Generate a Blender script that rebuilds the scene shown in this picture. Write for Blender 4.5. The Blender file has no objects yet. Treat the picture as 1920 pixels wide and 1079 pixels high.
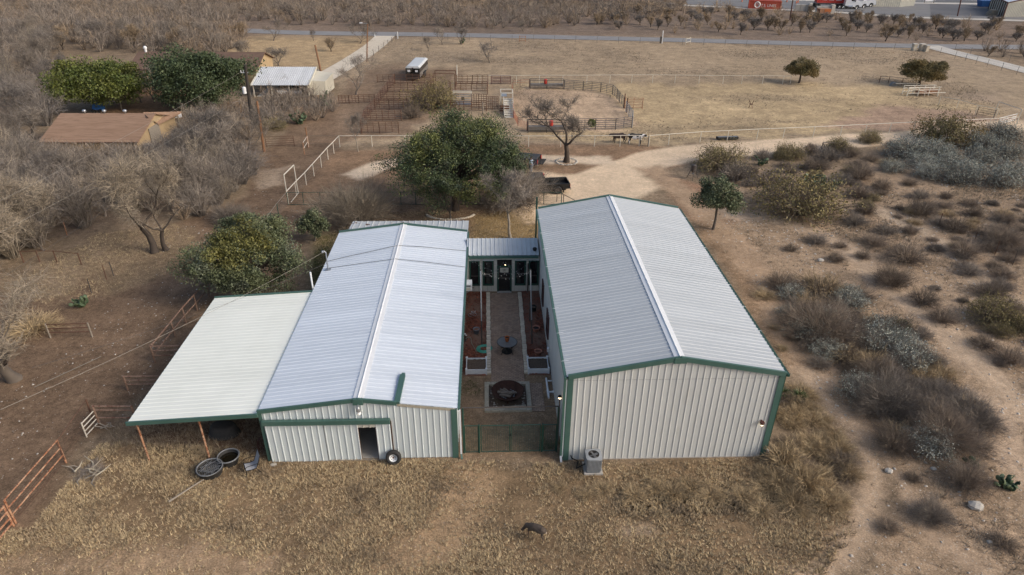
import bpy, math, random
import numpy as np
from mathutils import Vector, Matrix

# ------------------------------------------------------------------ camera, sky, sun, exposure
SC = bpy.context.scene
COL = SC.collection
PI = math.pi
HC, FPX = 23.5, 1249.0
_p, _y, _r = math.radians(29.35), math.radians(2.27), math.radians(.58)
FW = np.array([math.sin(_y)*math.cos(_p), math.cos(_y)*math.cos(_p), -math.sin(_p)])
RT = np.array([math.cos(_y), -math.sin(_y), 0.0])
UP = np.cross(RT, FW)
RT, UP = math.cos(_r)*RT + math.sin(_r)*UP, -math.sin(_r)*RT + math.cos(_r)*UP
cam_d = bpy.data.cameras.new('camera')
cam_d.sensor_width = 36.0
cam_d.lens = FPX/1920*36
cam_d.clip_start = .5
cam_d.clip_end = 6000
cam = bpy.data.objects.new('camera', cam_d)
COL.objects.link(cam)
cam.matrix_world = Matrix(((RT[0], UP[0], -FW[0], 0), (RT[1], UP[1], -FW[1], 0), (RT[2], UP[2], -FW[2], HC), (0, 0, 0, 1)))
SC.camera = cam

SUN_EL, SUN_AZ = math.radians(32), math.radians(112)      # azimuth clockwise from +Y
wd = bpy.data.worlds.new('World')
SC.world = wd
wd.use_nodes = True
_nt = wd.node_tree
_bg = _nt.nodes['Background']
_sky = _nt.nodes.new('ShaderNodeTexSky')
_sky.sky_type = 'NISHITA'
_sky.sun_disc = False
_sky.sun_elevation = SUN_EL
_sky.sun_rotation = SUN_AZ
_sky.air_density = 1.0
_sky.dust_density = 4.0
_sky.ozone_density = .6
_nt.links.new(_sky.outputs[0], _bg.inputs[0])
_bg.inputs[1].default_value = .15
sun_d = bpy.data.lights.new('sun', 'SUN')
sun_d.energy = 1.6
sun_d.angle = math.radians(22)
sun_d.color = (1.0, .95, .88)
sun = bpy.data.objects.new('sun', sun_d)
COL.objects.link(sun)
_sd = Vector((math.sin(SUN_AZ)*math.cos(SUN_EL), math.cos(SUN_AZ)*math.cos(SUN_EL), math.sin(SUN_EL)))
sun.rotation_euler = _sd.to_track_quat('Z', 'Y').to_euler()
sun.location = (60, -30, 60)
SC.view_settings.view_transform = 'Standard'
SC.view_settings.look = 'None'
SC.view_settings.exposure = 0.14
SC.view_settings.gamma = 1.0
SC.view_settings.use_curve_mapping = False

# ------------------------------------------------------------------ where a photo pixel falls in the place
CAMP = np.array([0, 0, HC])
def ray(px, py): return FW + RT*(px-960)/FPX - UP*(py-539.5)/FPX
def G(px, py, z=0.0):
    d = ray(px, py); return CAMP + d*(z-HC)/d[2]
def onY(px, py, Y):
    d = ray(px, py); return CAMP + d*Y/d[1]
def proj(P):
    q = np.asarray(P, float) - CAMP
    return 960+FPX*(q@RT)/(q@FW), 539.5-FPX*(q@UP)/(q@FW)
def mpp(px, py):                                            # metres per photo pixel on the ground there
    return float((G(px, py)-CAMP)@FW)/FPX
def hgt(px, py, ty):                                        # height of an upright thing based at px,py whose top shows at ty
    g = G(px, py); lo, hi = 0., 60.
    for _ in range(40):
        m = (lo+hi)/2
        if proj(g+[0, 0, m])[1] > ty: lo = m
        else: hi = m
    return lo

# ------------------------------------------------------------------ mesh helpers
class MB:
    def __init__(s): s.v = []; s.f = []
    def add(s, vs, fs):
        n = len(s.v); s.v += [tuple(map(float, p)) for p in vs]; s.f += [tuple(i+n for i in f) for f in fs]; return s
    def box(s, c, d, rz=0):
        x, y, z = d[0]/2, d[1]/2, d[2]/2; ca, sa = math.cos(rz), math.sin(rz)
        vs = [(c[0]+ca*a*x-sa*b*y, c[1]+sa*a*x+ca*b*y, c[2]+e*z) for e in (-1, 1) for a, b in ((-1, -1), (1, -1), (1, 1), (-1, 1))]
        return s.add(vs, [(3, 2, 1, 0), (4, 5, 6, 7), (0, 1, 5, 4), (1, 2, 6, 5), (2, 3, 7, 6), (3, 0, 4, 7)])
    def bx(s, x0, x1, y0, y1, z0, z1): return s.box(((x0+x1)/2, (y0+y1)/2, (z0+z1)/2), (x1-x0, y1-y0, z1-z0))
    def beam(s, a, b, w, h, up=(0, 0, 1)):
        a = Vector(a); b = Vector(b); d = (b-a).normalized(); u = Vector(up)
        sd = d.cross(u)
        if sd.length < 1e-4: sd = d.cross(Vector((1, 0, 0)))
        sd.normalize(); u = sd.cross(d)
        q = [(-1, -1), (1, -1), (1, 1), (-1, 1)]
        vs = [p+sd*(i*w/2)+u*(j*h/2) for p in (a, b) for i, j in q]
        return s.add(vs, [(3, 2, 1, 0), (4, 5, 6, 7), (0, 1, 5, 4), (1, 2, 6, 5), (2, 3, 7, 6), (3, 0, 4, 7)])
    def tube(s, pts, r, n=6, cap=True):
        pts = [Vector(p) for p in pts]; k = len(pts)
        rs = list(r) if hasattr(r, '__len__') else [r]*k
        ref = None; vs = []
        for i, p in enumerate(pts):
            d = (pts[min(i+1, k-1)]-pts[max(i-1, 0)])
            d = d.normalized() if d.length > 1e-9 else Vector((0, 0, 1))
            if ref is None: ref = d.orthogonal().normalized()
            else:
                ref = ref-d*ref.dot(d)
                ref = ref.normalized() if ref.length > 1e-6 else d.orthogonal().normalized()
            b = d.cross(ref)
            vs += [p+(ref*math.cos(2*PI*j/n)+b*math.sin(2*PI*j/n))*rs[i] for j in range(n)]
        fs = [(i*n+j, i*n+(j+1) % n, (i+1)*n+(j+1) % n, (i+1)*n+j) for i in range(k-1) for j in range(n)]
        if cap: fs += [tuple(reversed(range(n))), tuple((k-1)*n+j for j in range(n))]
        return s.add(vs, fs)
    def ring(s, c, R, r, axis=(0, 0, 1), n=16, m=6, sy=1.0):
        q = Vector((0, 0, 1)).rotation_difference(Vector(axis)); vs = []
        for i in range(n):
            t = 2*PI*i/n
            for j in range(m):
                u = 2*PI*j/m
                vs.append(Vector(c)+q @ Vector(((R+r*math.cos(u))*math.cos(t), sy*(R+r*math.cos(u))*math.sin(t), r*math.sin(u))))
        return s.add(vs, [(i*m+j, ((i+1) % n)*m+j, ((i+1) % n)*m+(j+1) % m, i*m+(j+1) % m) for i in range(n) for j in range(m)])
    def lathe(s, prof, c=(0, 0, 0), n=16, axis=(0, 0, 1), sx=1, sy=1, cap=True):
        q = Vector((0, 0, 1)).rotation_difference(Vector(axis)); vs = []
        for r, z in prof:
            vs += [Vector(c)+q @ Vector((sx*r*math.cos(2*PI*j/n), sy*r*math.sin(2*PI*j/n), z)) for j in range(n)]
        k = len(prof)
        fs = [(i*n+j, i*n+(j+1) % n, (i+1)*n+(j+1) % n, (i+1)*n+j) for i in range(k-1) for j in range(n)]
        if cap: fs += [tuple(reversed(range(n))), tuple((k-1)*n+j for j in range(n))]
        return s.add(vs, fs)
    def prism(s, poly, fa, fb):                             # poly in 2-D; fa, fb map it to the two ends
        n = len(poly)
        vs = [fa(*p) for p in poly]+[fb(*p) for p in poly]
        return s.add(vs, [tuple(reversed(range(n))), tuple(range(n, 2*n))]+[(i, (i+1) % n, n+(i+1) % n, n+i) for i in range(n)])
    def sidepoly(s, poly, y0, y1): return s.prism(poly, lambda a, b: (a, y0, b), lambda a, b: (a, y1, b))
    def frustum(s, x0, x1, y0, y1, z0, X0, X1, Y0, Y1, z1):
        vs = [(x0, y0, z0), (x1, y0, z0), (x1, y1, z0), (x0, y1, z0), (X0, Y0, z1), (X1, Y0, z1), (X1, Y1, z1), (X0, Y1, z1)]
        return s.add(vs, [(3, 2, 1, 0), (4, 5, 6, 7), (0, 1, 5, 4), (1, 2, 6, 5), (2, 3, 7, 6), (3, 0, 4, 7)])
    def ball(s, c, r, n=8, m=6):
        rr = r if hasattr(r, '__len__') else (r, r, r); vs = [(c[0], c[1], c[2]-rr[2])]
        for i in range(1, m):
            t = -PI/2+PI*i/m
            vs += [(c[0]+rr[0]*math.cos(t)*math.cos(2*PI*j/n), c[1]+rr[1]*math.cos(t)*math.sin(2*PI*j/n), c[2]+rr[2]*math.sin(t)) for j in range(n)]
        vs.append((c[0], c[1], c[2]+rr[2])); L = len(vs)-1
        fs = [(0, 1+(j+1) % n, 1+j) for j in range(n)]
        for i in range(m-2): fs += [(1+i*n+j, 1+i*n+(j+1) % n, 1+(i+1)*n+(j+1) % n, 1+(i+1)*n+j) for j in range(n)]
        fs += [(1+(m-2)*n+j, 1+(m-2)*n+(j+1) % n, L) for j in range(n)]
        return s.add(vs, fs)
    def mesh(s, name, org=(0, 0, 0), smooth=False):
        me = bpy.data.meshes.new(name)
        me.from_pydata([(a-org[0], b-org[1], c-org[2]) for a, b, c in s.v], [], s.f)
        if smooth: me.polygons.foreach_set('use_smooth', [True]*len(me.polygons))
        me.update(); return me
    def build(s, name, m, parent=None, smooth=False):
        if parent is None:
            a = np.array(s.v); org = (a[:, 0].mean(), a[:, 1].mean(), a[:, 2].min())
        else:
            org = wloc(parent)
        o = link(name, s.mesh(name, org, smooth), m, parent)
        if parent is None: o.location = org
        return o
def wloc(o):
    l = Vector(o.location)
    while o.parent is not None: o = o.parent; l = l+Vector(o.location)
    return l
def link(name, me, m, parent=None):
    o = bpy.data.objects.new(name, me); COL.objects.link(o)
    if m is not None and not me.materials: me.materials.append(MT[m] if isinstance(m, str) else m)
    if parent is not None: o.parent = parent; KIDS.setdefault(parent.name, []).append(o)
    return o
def npmesh(name, V, F, mat=None, smooth=False):              # V (n,3), F (m,k) arrays
    me = bpy.data.meshes.new(name); k = F.shape[1]
    me.vertices.add(len(V)); me.vertices.foreach_set('co', np.ascontiguousarray(V, np.float32).ravel())
    me.loops.add(F.size); me.loops.foreach_set('vertex_index', np.ascontiguousarray(F, np.int32).ravel())
    me.polygons.add(len(F)); me.polygons.foreach_set('loop_start', np.arange(0, F.size, k, dtype=np.int32))
    me.polygons.foreach_set('loop_total', np.full(len(F), k, np.int32))
    if smooth: me.polygons.foreach_set('use_smooth', np.ones(len(F), bool))
    me.update(calc_edges=True); me.validate()
    if mat is not None: me.materials.append(MT[mat] if isinstance(mat, str) else mat)
    return me
def tag(o, label, cat, group=None):
    o['label'] = label; o['category'] = cat
    if group: o['group'] = group
    return o
def kind(o, k, label=None):
    o['kind'] = k
    if label: o['label'] = label
    return o
def thing(name, label, cat, loc=(0, 0, 0), rz=0, group=None):
    o = bpy.data.objects.new(name, None); COL.objects.link(o); o.empty_display_size = .2
    o.location = loc; o.rotation_euler = (0, 0, rz)
    return tag(o, label, cat, group)
def put(o, loc, rz=0, sc=1):
    o.location = loc; o.rotation_euler = (0, 0, rz); o.scale = sc if hasattr(sc, '__len__') else (sc, sc, sc); return o
def dup(root, loc, rz=0, label=None, sc=1, group=None):
    def cp(o, par):
        c = o.copy(); COL.objects.link(c); c.parent = par
        for ch in KIDS.get(o.name, []): cp(ch, c)
        return c
    r = cp(root, None); put(r, loc, rz, sc)
    if label: r['label'] = label
    if group: r['group'] = group
    return r
KIDS = {}

# ------------------------------------------------------------------ materials
MT = {}
def lin(*c): return tuple(((x/255)/12.92 if x/255 <= .04045 else ((x/255+.055)/1.055)**2.4) for x in c)
def mat(name, c1, c2=None, scale=3.0, rough=.7, metal=0.0, detail=5, bump=0.0, bscale=None, isl=0.0, objr=0.0, c3=None, s3=None, t3=(.55, .7), emit=None, spec=.5, lo=.35, hi=.65, coord='Object', stretch=None, trans=0.0, alpha=1.0):
    m = bpy.data.materials.new(name); m.use_nodes = True; nt = m.node_tree; N = nt.nodes; L = nt.links
    b = N['Principled BSDF']; b.inputs['Roughness'].default_value = rough; b.inputs['Metallic'].default_value = metal
    b.inputs['Specular IOR Level'].default_value = spec
    def rgb(c): return (c[0], c[1], c[2], 1)
    tc = None
    def co():
        nonlocal tc
        if tc is None:
            t = N.new('ShaderNodeTexCoord'); tc = t.outputs[coord]
            if stretch:
                mp = N.new('ShaderNodeMapping'); mp.inputs['Scale'].default_value = stretch
                L.new(tc, mp.inputs[0]); tc = mp.outputs[0]
        return tc
    def noise(sc, det=detail, ro=.6):
        n = N.new('ShaderNodeTexNoise'); n.inputs['Scale'].default_value = sc; n.inputs['Detail'].default_value = det; n.inputs['Roughness'].default_value = ro
        L.new(co(), n.inputs['Vector']); return n.outputs['Fac']
    def mr(f, a, b_, c, d):
        r = N.new('ShaderNodeMapRange'); L.new(f, r.inputs[0])
        for i, x in enumerate((a, b_, c, d)): r.inputs[i+1].default_value = x
        return r.outputs[0]
    cur = None
    if c2 is None: b.inputs['Base Color'].default_value = rgb(c1)
    else:
        mx = N.new('ShaderNodeMix'); mx.data_type = 'RGBA'
        L.new(mr(noise(scale), lo, hi, 0, 1), mx.inputs[0]); mx.inputs[6].default_value = rgb(c1); mx.inputs[7].default_value = rgb(c2); cur = mx.outputs[2]
    if c3 is not None:
        mx = N.new('ShaderNodeMix'); mx.data_type = 'RGBA'
        L.new(mr(noise(s3 or scale*3), t3[0], t3[1], 0, 1), mx.inputs[0])
        if cur is None: mx.inputs[6].default_value = rgb(c1)
        else: L.new(cur, mx.inputs[6])
        mx.inputs[7].default_value = rgb(c3); cur = mx.outputs[2]
    if isl or objr:
        if isl: g = N.new('ShaderNodeNewGeometry').outputs['Random Per Island']; a = isl
        else: g = N.new('ShaderNodeObjectInfo').outputs['Random']; a = objr
        fac = mr(g, 0, 1, 1-a, 1+a)
        if isl and objr:
            m2 = N.new('ShaderNodeMath'); m2.operation = 'MULTIPLY'; L.new(fac, m2.inputs[0]); L.new(mr(N.new('ShaderNodeObjectInfo').outputs['Random'], 0, 1, 1-objr, 1+objr), m2.inputs[1]); fac = m2.outputs[0]
        hs = N.new('ShaderNodeHueSaturation'); L.new(fac, hs.inputs['Value'])
        if cur is None: hs.inputs['Color'].default_value = rgb(c1)
        else: L.new(cur, hs.inputs['Color'])
        cur = hs.outputs[0]
    if cur is not None: L.new(cur, b.inputs['Base Color'])
    if bump:
        bp = N.new('ShaderNodeBump'); bp.inputs['Strength'].default_value = bump; bp.inputs['Distance'].default_value = .05
        L.new(noise(bscale or scale*6, 4), bp.inputs['Height']); L.new(bp.outputs[0], b.inputs['Normal'])
    if emit:
        b.inputs['Emission Color'].default_value = rgb(emit[:3]); b.inputs['Emission Strength'].default_value = emit[3]
    if trans: b.inputs['Transmission Weight'].default_value = trans
    if alpha < 1: b.inputs['Alpha'].default_value = alpha
    MT[name] = m; return m

mat('roof_barn', (.63, .685, .755), (.59, .645, .715), .6, rough=.34, objr=.04, c3=(.52, .57, .64), s3=.9, t3=(.55, .85), spec=.65, stretch=(.25, 2, 1))
mat('roof_lean', (.80, .82, .76), (.75, .77, .71), .5, rough=.5, objr=.02, c3=(.62, .62, .56), s3=2.2, t3=(.66, .85))
mat('roof_hall', (.46, .49, .515), (.43, .46, .485), .6, rough=.45, objr=.04, c3=(.385, .41, .43), s3=.9, t3=(.55, .85), spec=.5, stretch=(.25, 2, 1))
mat('wall_barn', (.58, .635, .65), (.53, .585, .60), 1.0, rough=.5, objr=.025, c3=(.45, .445, .41), s3=1.2, t3=(.6, .85), stretch=(3, 3, .35))
mat('wall_hall', (.55, .565, .555), (.515, .53, .525), 1.0, rough=.5, objr=.025, c3=(.43, .42, .375), s3=1.2, t3=(.6, .85), stretch=(3, 3, .35))
mat('roof_porch', (.55, .58, .60), (.48, .51, .53), 1.0, rough=.45, objr=.03)
mat('roof_rusty', (.50, .52, .53), (.45, .47, .48), 1.0, rough=.5, c3=(.10, .045, .02), s3=2.4, t3=(.6, .63))
mat('trim_green', (.048, .108, .092), (.060, .128, .108), 1.2, rough=.5, c3=(.085, .145, .125), s3=.7, t3=(.55, .8))
mat('trim_dark', (.014, .055, .04), (.018, .065, .048), 2.0, rough=.5)
mat('siding', (.62, .60, .53), (.57, .55, .485), 1.2, rough=.7, objr=.03)
mat('glass', (.012, .014, .016), rough=.06, spec=.8)
mat('glass_top', (.17, .165, .16), (.13, .126, .122), 4, rough=.35, spec=.3)
mat('dark', (.012, .012, .012), rough=.8)
mat('rubber', (.016, .016, .017), (.03, .029, .028), 6, rough=.75)
mat('steel', (.42, .44, .47), (.33, .35, .38), 3, rough=.38, metal=.6)
mat('steel_dark', (.10, .085, .075), (.06, .05, .045), 4, rough=.6, metal=.2)
mat('white_paint', (.74, .76, .78), (.68, .70, .72), 3, rough=.45)
mat('white_pipe', (.62, .585, .51), (.55, .50, .42), 5, rough=.55, c3=(.33, .22, .13), s3=6, t3=(.66, .75), coord='Generated')
mat('rust', (.30, .11, .045), (.45, .30, .20), 5, rough=.8, c3=(.17, .06, .03), s3=9, t3=(.5, .6))
mat('rust_rail', (.19, .12, .085), (.27, .18, .135), 3, rough=.85, c3=(.13, .06, .04), s3=7, t3=(.5, .62))
mat('rust_dark', (.085, .042, .028), (.14, .072, .045), 2, rough=.85)
mat('panel_grey', (.17, .16, .15), (.11, .095, .085), 2, rough=.6)
mat('wood_old', (.30, .26, .21), (.22, .19, .155), 4, rough=.85, stretch=(1, 1, 4))
mat('timber', (.42, .38, .30), (.32, .29, .23), 3, rough=.85, c3=(.22, .20, .155), s3=10, t3=(.55, .7))
mat('pole_dark', (.03, .025, .022), (.045, .036, .03), 3, rough=.8)
mat('pole_wood', (.26, .13, .065), (.19, .10, .055), 3, rough=.85, stretch=(1, 1, .3))
mat('concrete', (.42, .40, .37), (.36, .34, .31), 2, rough=.85)
mat('cream_stone', (.64, .57, .46), (.55, .48, .38), 5, rough=.85, objr=.12)
mat('stone_white', (.50, .47, .42), (.36, .33, .29), 4, rough=.9, isl=.15)
mat('pebbles', (.40, .34, .28), (.52, .48, .43), .8, rough=.9, isl=.3)
mat('paver', (.29, .20, .145), (.36, .265, .20), .7, rough=.85, isl=.2)
mat('mulch', (.20, .062, .036), (.28, .10, .06), 1.2, rough=.95, isl=.4, c3=(.22, .145, .105), s3=.5, t3=(.5, .65))
mat('mulch_base', (.17, .066, .042), (.22, .14, .10), .6, rough=.95, bump=.6, bscale=30, detail=8)
mat('soil', (.085, .06, .045), (.13, .095, .07), 9, rough=.95, bump=.8, bscale=40)
mat('brown_rust_bowl', (.040, .020, .015), (.068, .034, .025), 3, rough=.8, spec=.2)
mat('log', (.13, .108, .088), (.21, .175, .145), 6, rough=.9)
mat('terracotta', (.42, .19, .13), (.36, .16, .11), 4, rough=.8)
mat('orange_pot', (.42, .12, .03), (.36, .10, .025), 4, rough=.7)
mat('grey_pot', (.15, .16, .18), (.12, .13, .15), 4, rough=.6)
mat('hose', (.06, .33, .24), (.08, .40, .30), 4, rough=.45)
mat('hose_pale', (.28, .33, .25), rough=.5)
mat('sling', (.36, .37, .40), (.31, .32, .35), 5, rough=.8)
mat('ac_grey', (.30, .32, .34), (.26, .28, .30), 4, rough=.5)
mat('ac_fin', (.17, .18, .195), (.14, .15, .16), 4, rough=.5)
mat('water', (.012, .010, .006), rough=.04, spec=.7)
mat('bulb', (.9, .9, .88), rough=.3)
mat('lamp_lit', (1, .8, .5), rough=.3, emit=(1, .74, .42, 6))
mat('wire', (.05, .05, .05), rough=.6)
mat('wire_pale', (.22, .20, .17), rough=.6)
mat('orange_net', (.55, .16, .08), rough=.8)
mat('red_paint', (.46, .035, .025), (.40, .03, .02), 3, rough=.5)
mat('red_container', (.40, .058, .032), (.46, .075, .042), .4, rough=.55)
mat('letter', (.78, .76, .74), rough=.6)
mat('shingle', (.25, .155, .10), (.31, .20, .135), .8, rough=.9, c3=(.19, .115, .075), s3=2.5, t3=(.5, .7), stretch=(.35, 3, 3))
mat('shingle_dark', (.12, .075, .055), (.15, .095, .07), 1, rough=.9)
mat('wall_tan', (.42, .31, .18), (.36, .26, .15), 1.5, rough=.85)
mat('wall_cream', (.58, .55, .46), (.52, .49, .41), .6, rough=.8)
mat('shed_roof', (.60, .62, .64), (.52, .54, .56), .7, rough=.45, objr=.04)
mat('navy_paint', (.010, .016, .05), (.012, .02, .06), 2, rough=.25, spec=.6)
mat('black_paint', (.012, .013, .014), (.018, .019, .02), 2, rough=.3, spec=.35)
mat('bed_liner', (.018, .018, .018), (.03, .03, .03), 6, rough=.8)
mat('tonneau', (.035, .036, .04), (.05, .052, .056), 2, rough=.6)
mat('tail_red', (.55, .02, .015), rough=.3)
mat('chrome', (.6, .6, .6), rough=.2, metal=1)
mat('skin', (.36, .20, .14), rough=.6)
mat('jacket_brown', (.13, .095, .07), (.10, .072, .052), 5, rough=.9)
mat('jeans', (.20, .24, .30), (.16, .19, .24), 5, rough=.9)
mat('shirt_blue', (.26, .34, .46), (.22, .29, .40), 5, rough=.9)
mat('hair_dark', (.02, .015, .012), rough=.8)
mat('hide_brown', (.022, .012, .010), (.04, .022, .018), 1.5, rough=.7)
mat('hide_spotted', (.66, .66, .66), (.012, .012, .012), 1.5, rough=.7, lo=.44, hi=.465, detail=1)
mat('horn', (.55, .48, .36), rough=.6)
mat('deer_hide', (.055, .042, .034), (.085, .065, .052), 5, rough=.85)
mat('deer_pale', (.50, .42, .34), rough=.85)
mat('asphalt', (.15, .15, .155), (.185, .185, .19), .35, rough=.9)
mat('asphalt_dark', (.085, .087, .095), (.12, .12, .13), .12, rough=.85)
mat('road_grey', (.20, .20, .205), (.245, .24, .24), .5, rough=.9, c3=(.30, .29, .27), s3=1.5, t3=(.6, .75))
mat('concrete_pale', (.52, .49, .44), (.45, .42, .375), .3, rough=.9)
mat('caliche', (.62, .55, .45), (.54, .47, .375), .5, rough=.95, c3=(.42, .345, .25), s3=.22, t3=(.6, .75))
mat('steel_wall', (.40, .39, .34), (.36, .35, .31), .4, rough=.6)
mat('brown_trim', (.07, .022, .018), rough=.6)
mat('truck_white', (.76, .77, .79), (.72, .73, .75), 1, rough=.3)
mat('blue_paint', (.02, .10, .30), rough=.5)
mat('maroon', (.10, .028, .03), (.075, .02, .024), 2, rough=.6)
# vegetation
mat('bark', (.10, .082, .068), (.15, .125, .105), 4, rough=.95, bump=.6, bscale=14)
mat('bark_dark', (.055, .042, .034), (.085, .066, .052), 4, rough=.95, bump=.6, bscale=14)
mat('twig_grey', (.25, .215, .18), (.17, .145, .125), .5, rough=.95, isl=.4, objr=.25)
mat('twig_straw', (.34, .285, .215), (.24, .20, .155), .5, rough=.95, isl=.4, objr=.15)
mat('twig_lilac', (.20, .178, .16), (.145, .127, .115), .5, rough=.95, isl=.4, objr=.25)
mat('twig_brown', (.25, .20, .155), (.175, .138, .108), 1.2, rough=.95, isl=.4, objr=.25)
mat('twig_orange', (.31, .235, .155), (.22, .17, .12), .6, rough=.95, isl=.35, objr=.22)
mat('twig_mass', (.24, .20, .165), (.19, .165, .145), .10, rough=.95, isl=.4, c3=(.26, .195, .135), s3=.16, t3=(.5, .62))
mat('twig_mass_tan', (.34, .26, .18), (.28, .225, .175), .10, rough=.95, isl=.35, c3=(.38, .27, .15), s3=.2, t3=(.5, .62))
mat('leaf_oak', (.058, .085, .034), (.165, .18, .052), .28, rough=.6, isl=.4, lo=.44, hi=.60, detail=2, c3=(.045, .064, .036), s3=.8, t3=(.5, .62))
mat('leaf_evergreen', (.085, .108, .056), (.12, .135, .06), .5, rough=.6, isl=.4, detail=2, c3=(.14, .16, .105), s3=.7, t3=(.52, .62))
mat('leaf_gold', (.175, .16, .038), (.12, .125, .042), .8, rough=.6, isl=.45)
mat('leaf_dark', (.04, .065, .03), (.08, .105, .042), .5, rough=.65, isl=.45)
mat('leaf_bright', (.066, .094, .020), (.125, .138, .028), .5, rough=.6, isl=.45)
mat('leaf_small_oak', (.085, .11, .058), (.13, .145, .07), 1, rough=.65, isl=.45)
mat('leaf_huisache', (.115, .108, .048), (.23, .165, .062), .5, rough=.8, isl=.4)
mat('leaf_yellow', (.25, .20, .075), (.18, .155, .075), .9, rough=.85, isl=.4, objr=.12)
mat('leaf_silver', (.36, .375, .325), (.23, .24, .205), .8, rough=.9, isl=.4, objr=.22)
mat('cactus', (.055, .095, .05), (.09, .12, .06), 4, rough=.6, isl=.25)
mat('yucca', (.06, .11, .035), (.10, .14, .05), 3, rough=.55, isl=.3)
mat('mistletoe', (.11, .13, .02), (.08, .10, .02), 2, rough=.7, isl=.3)
mat('grass_dry', (.51, .40, .245), (.42, .325, .20), .3, rough=.95, isl=.35, c3=(.28, .215, .14), s3=.6, t3=(.5, .66))
mat('grass_tall', (.42, .32, .19), (.31, .235, .145), .5, rough=.95, isl=.4, objr=.12)
mat('weed_dark', (.25, .20, .145), (.33, .265, .185), .5, rough=.95, isl=.4)
mat('grass_green', (.045, .085, .018), (.08, .10, .025), .8, rough=.9, isl=.4)

# ------------------------------------------------------------------ the ground
def vnoise(x, y, s, seed=0):
    x = x/s+seed*17.31; y = y/s+seed*9.77
    xi = np.floor(x).astype(np.int64); yi = np.floor(y).astype(np.int64); fx = x-xi; fy = y-yi
    fx = fx*fx*(3-2*fx); fy = fy*fy*(3-2*fy)
    def h(a, b):
        n = (a*374761393+b*668265263+seed*1442695041) & 0x7fffffff
        n = ((n ^ (n >> 13))*1274126177) & 0x7fffffff
        return ((n ^ (n >> 16)) & 0xffff)/65535.
    return (h(xi, yi)*(1-fx)+h(xi+1, yi)*fx)*(1-fy)+(h(xi, yi+1)*(1-fx)+h(xi+1, yi+1)*fx)*fy
def fbm(x, y, s, seed=0, o=4):
    r = 0; a = .5; t = 0
    for i in range(o): r = r+a*vnoise(x, y, s/2**i, seed+i); t += a; a *= .55
    return r/t
def inpoly(X, Y, P):
    r = np.zeros(X.shape, bool); n = len(P); j = n-1
    for i in range(n):
        xi, yi = P[i]; xj, yj = P[j]
        c = ((yi > Y) != (yj > Y)) & (X < (xj-xi)*(Y-yi)/((yj-yi) if yj != yi else 1e-9)+xi)
        r ^= c; j = i
    return r
def sdist(X, Y, P):                                         # signed distance, + inside
    d = np.full(X.shape, 1e9); n = len(P)
    for i in range(n):
        ax, ay = P[i]; bx, by = P[(i+1) % n]; vx, vy = bx-ax, by-ay
        t = np.clip(((X-ax)*vx+(Y-ay)*vy)/(vx*vx+vy*vy+1e-12), 0, 1)
        d = np.minimum(d, np.hypot(X-ax-t*vx, Y-ay-t*vy))
    return np.where(inpoly(X, Y, P), d, -d)
def gp(pix): return [tuple(G(a, b)[:2]) for a, b in pix]
def strip(pts, w):                                          # polygon round a polyline (world), width per point
    a = np.array(pts, float); L = []; R = []
    for i in range(len(a)):
        d = a[min(i+1, len(a)-1)]-a[max(i-1, 0)]; d /= np.hypot(*d); n = np.array([-d[1], d[0]]); ww = w[i] if hasattr(w, '__len__') else w
        L.append(a[i]+n*ww/2); R.append(a[i]-n*ww/2)
    return [tuple(p) for p in L+R[::-1]]
def smoothpoly(pts, k=6):                                   # Catmull-Rom through points
    p = [np.array(q, float) for q in pts]; p = [2*p[0]-p[1]]+p+[2*p[-1]-p[-2]]; o = []
    for i in range(1, len(p)-2):
        for t in np.linspace(0, 1, k, endpoint=False):
            a, b, c, d = p[i-1:i+3]
            o.append(.5*((2*b)+(-a+c)*t+(2*a-5*b+4*c-d)*t*t+(-a+3*b-3*c+d)*t**3))
    o.append(p[-2]); return o

def axis(a, b, st, far, g=1.16):
    c = list(np.arange(a, b+1e-6, st)); s = st; x = c[-1]
    while x < far[1]: s *= g; x += s; c.append(x)
    s = st; x = c[0]; pre = []
    while x > far[0]: s *= g; x -= s; pre.append(x)
    return np.array(pre[::-1]+c)
gx = axis(-40, 44, .42, (-1800, 1800)); gy = axis(14, 92, .42, (-500, 2600))
GX, GY = np.meshgrid(gx, gy); X = GX.ravel(); Y = GY.ravel()
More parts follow.
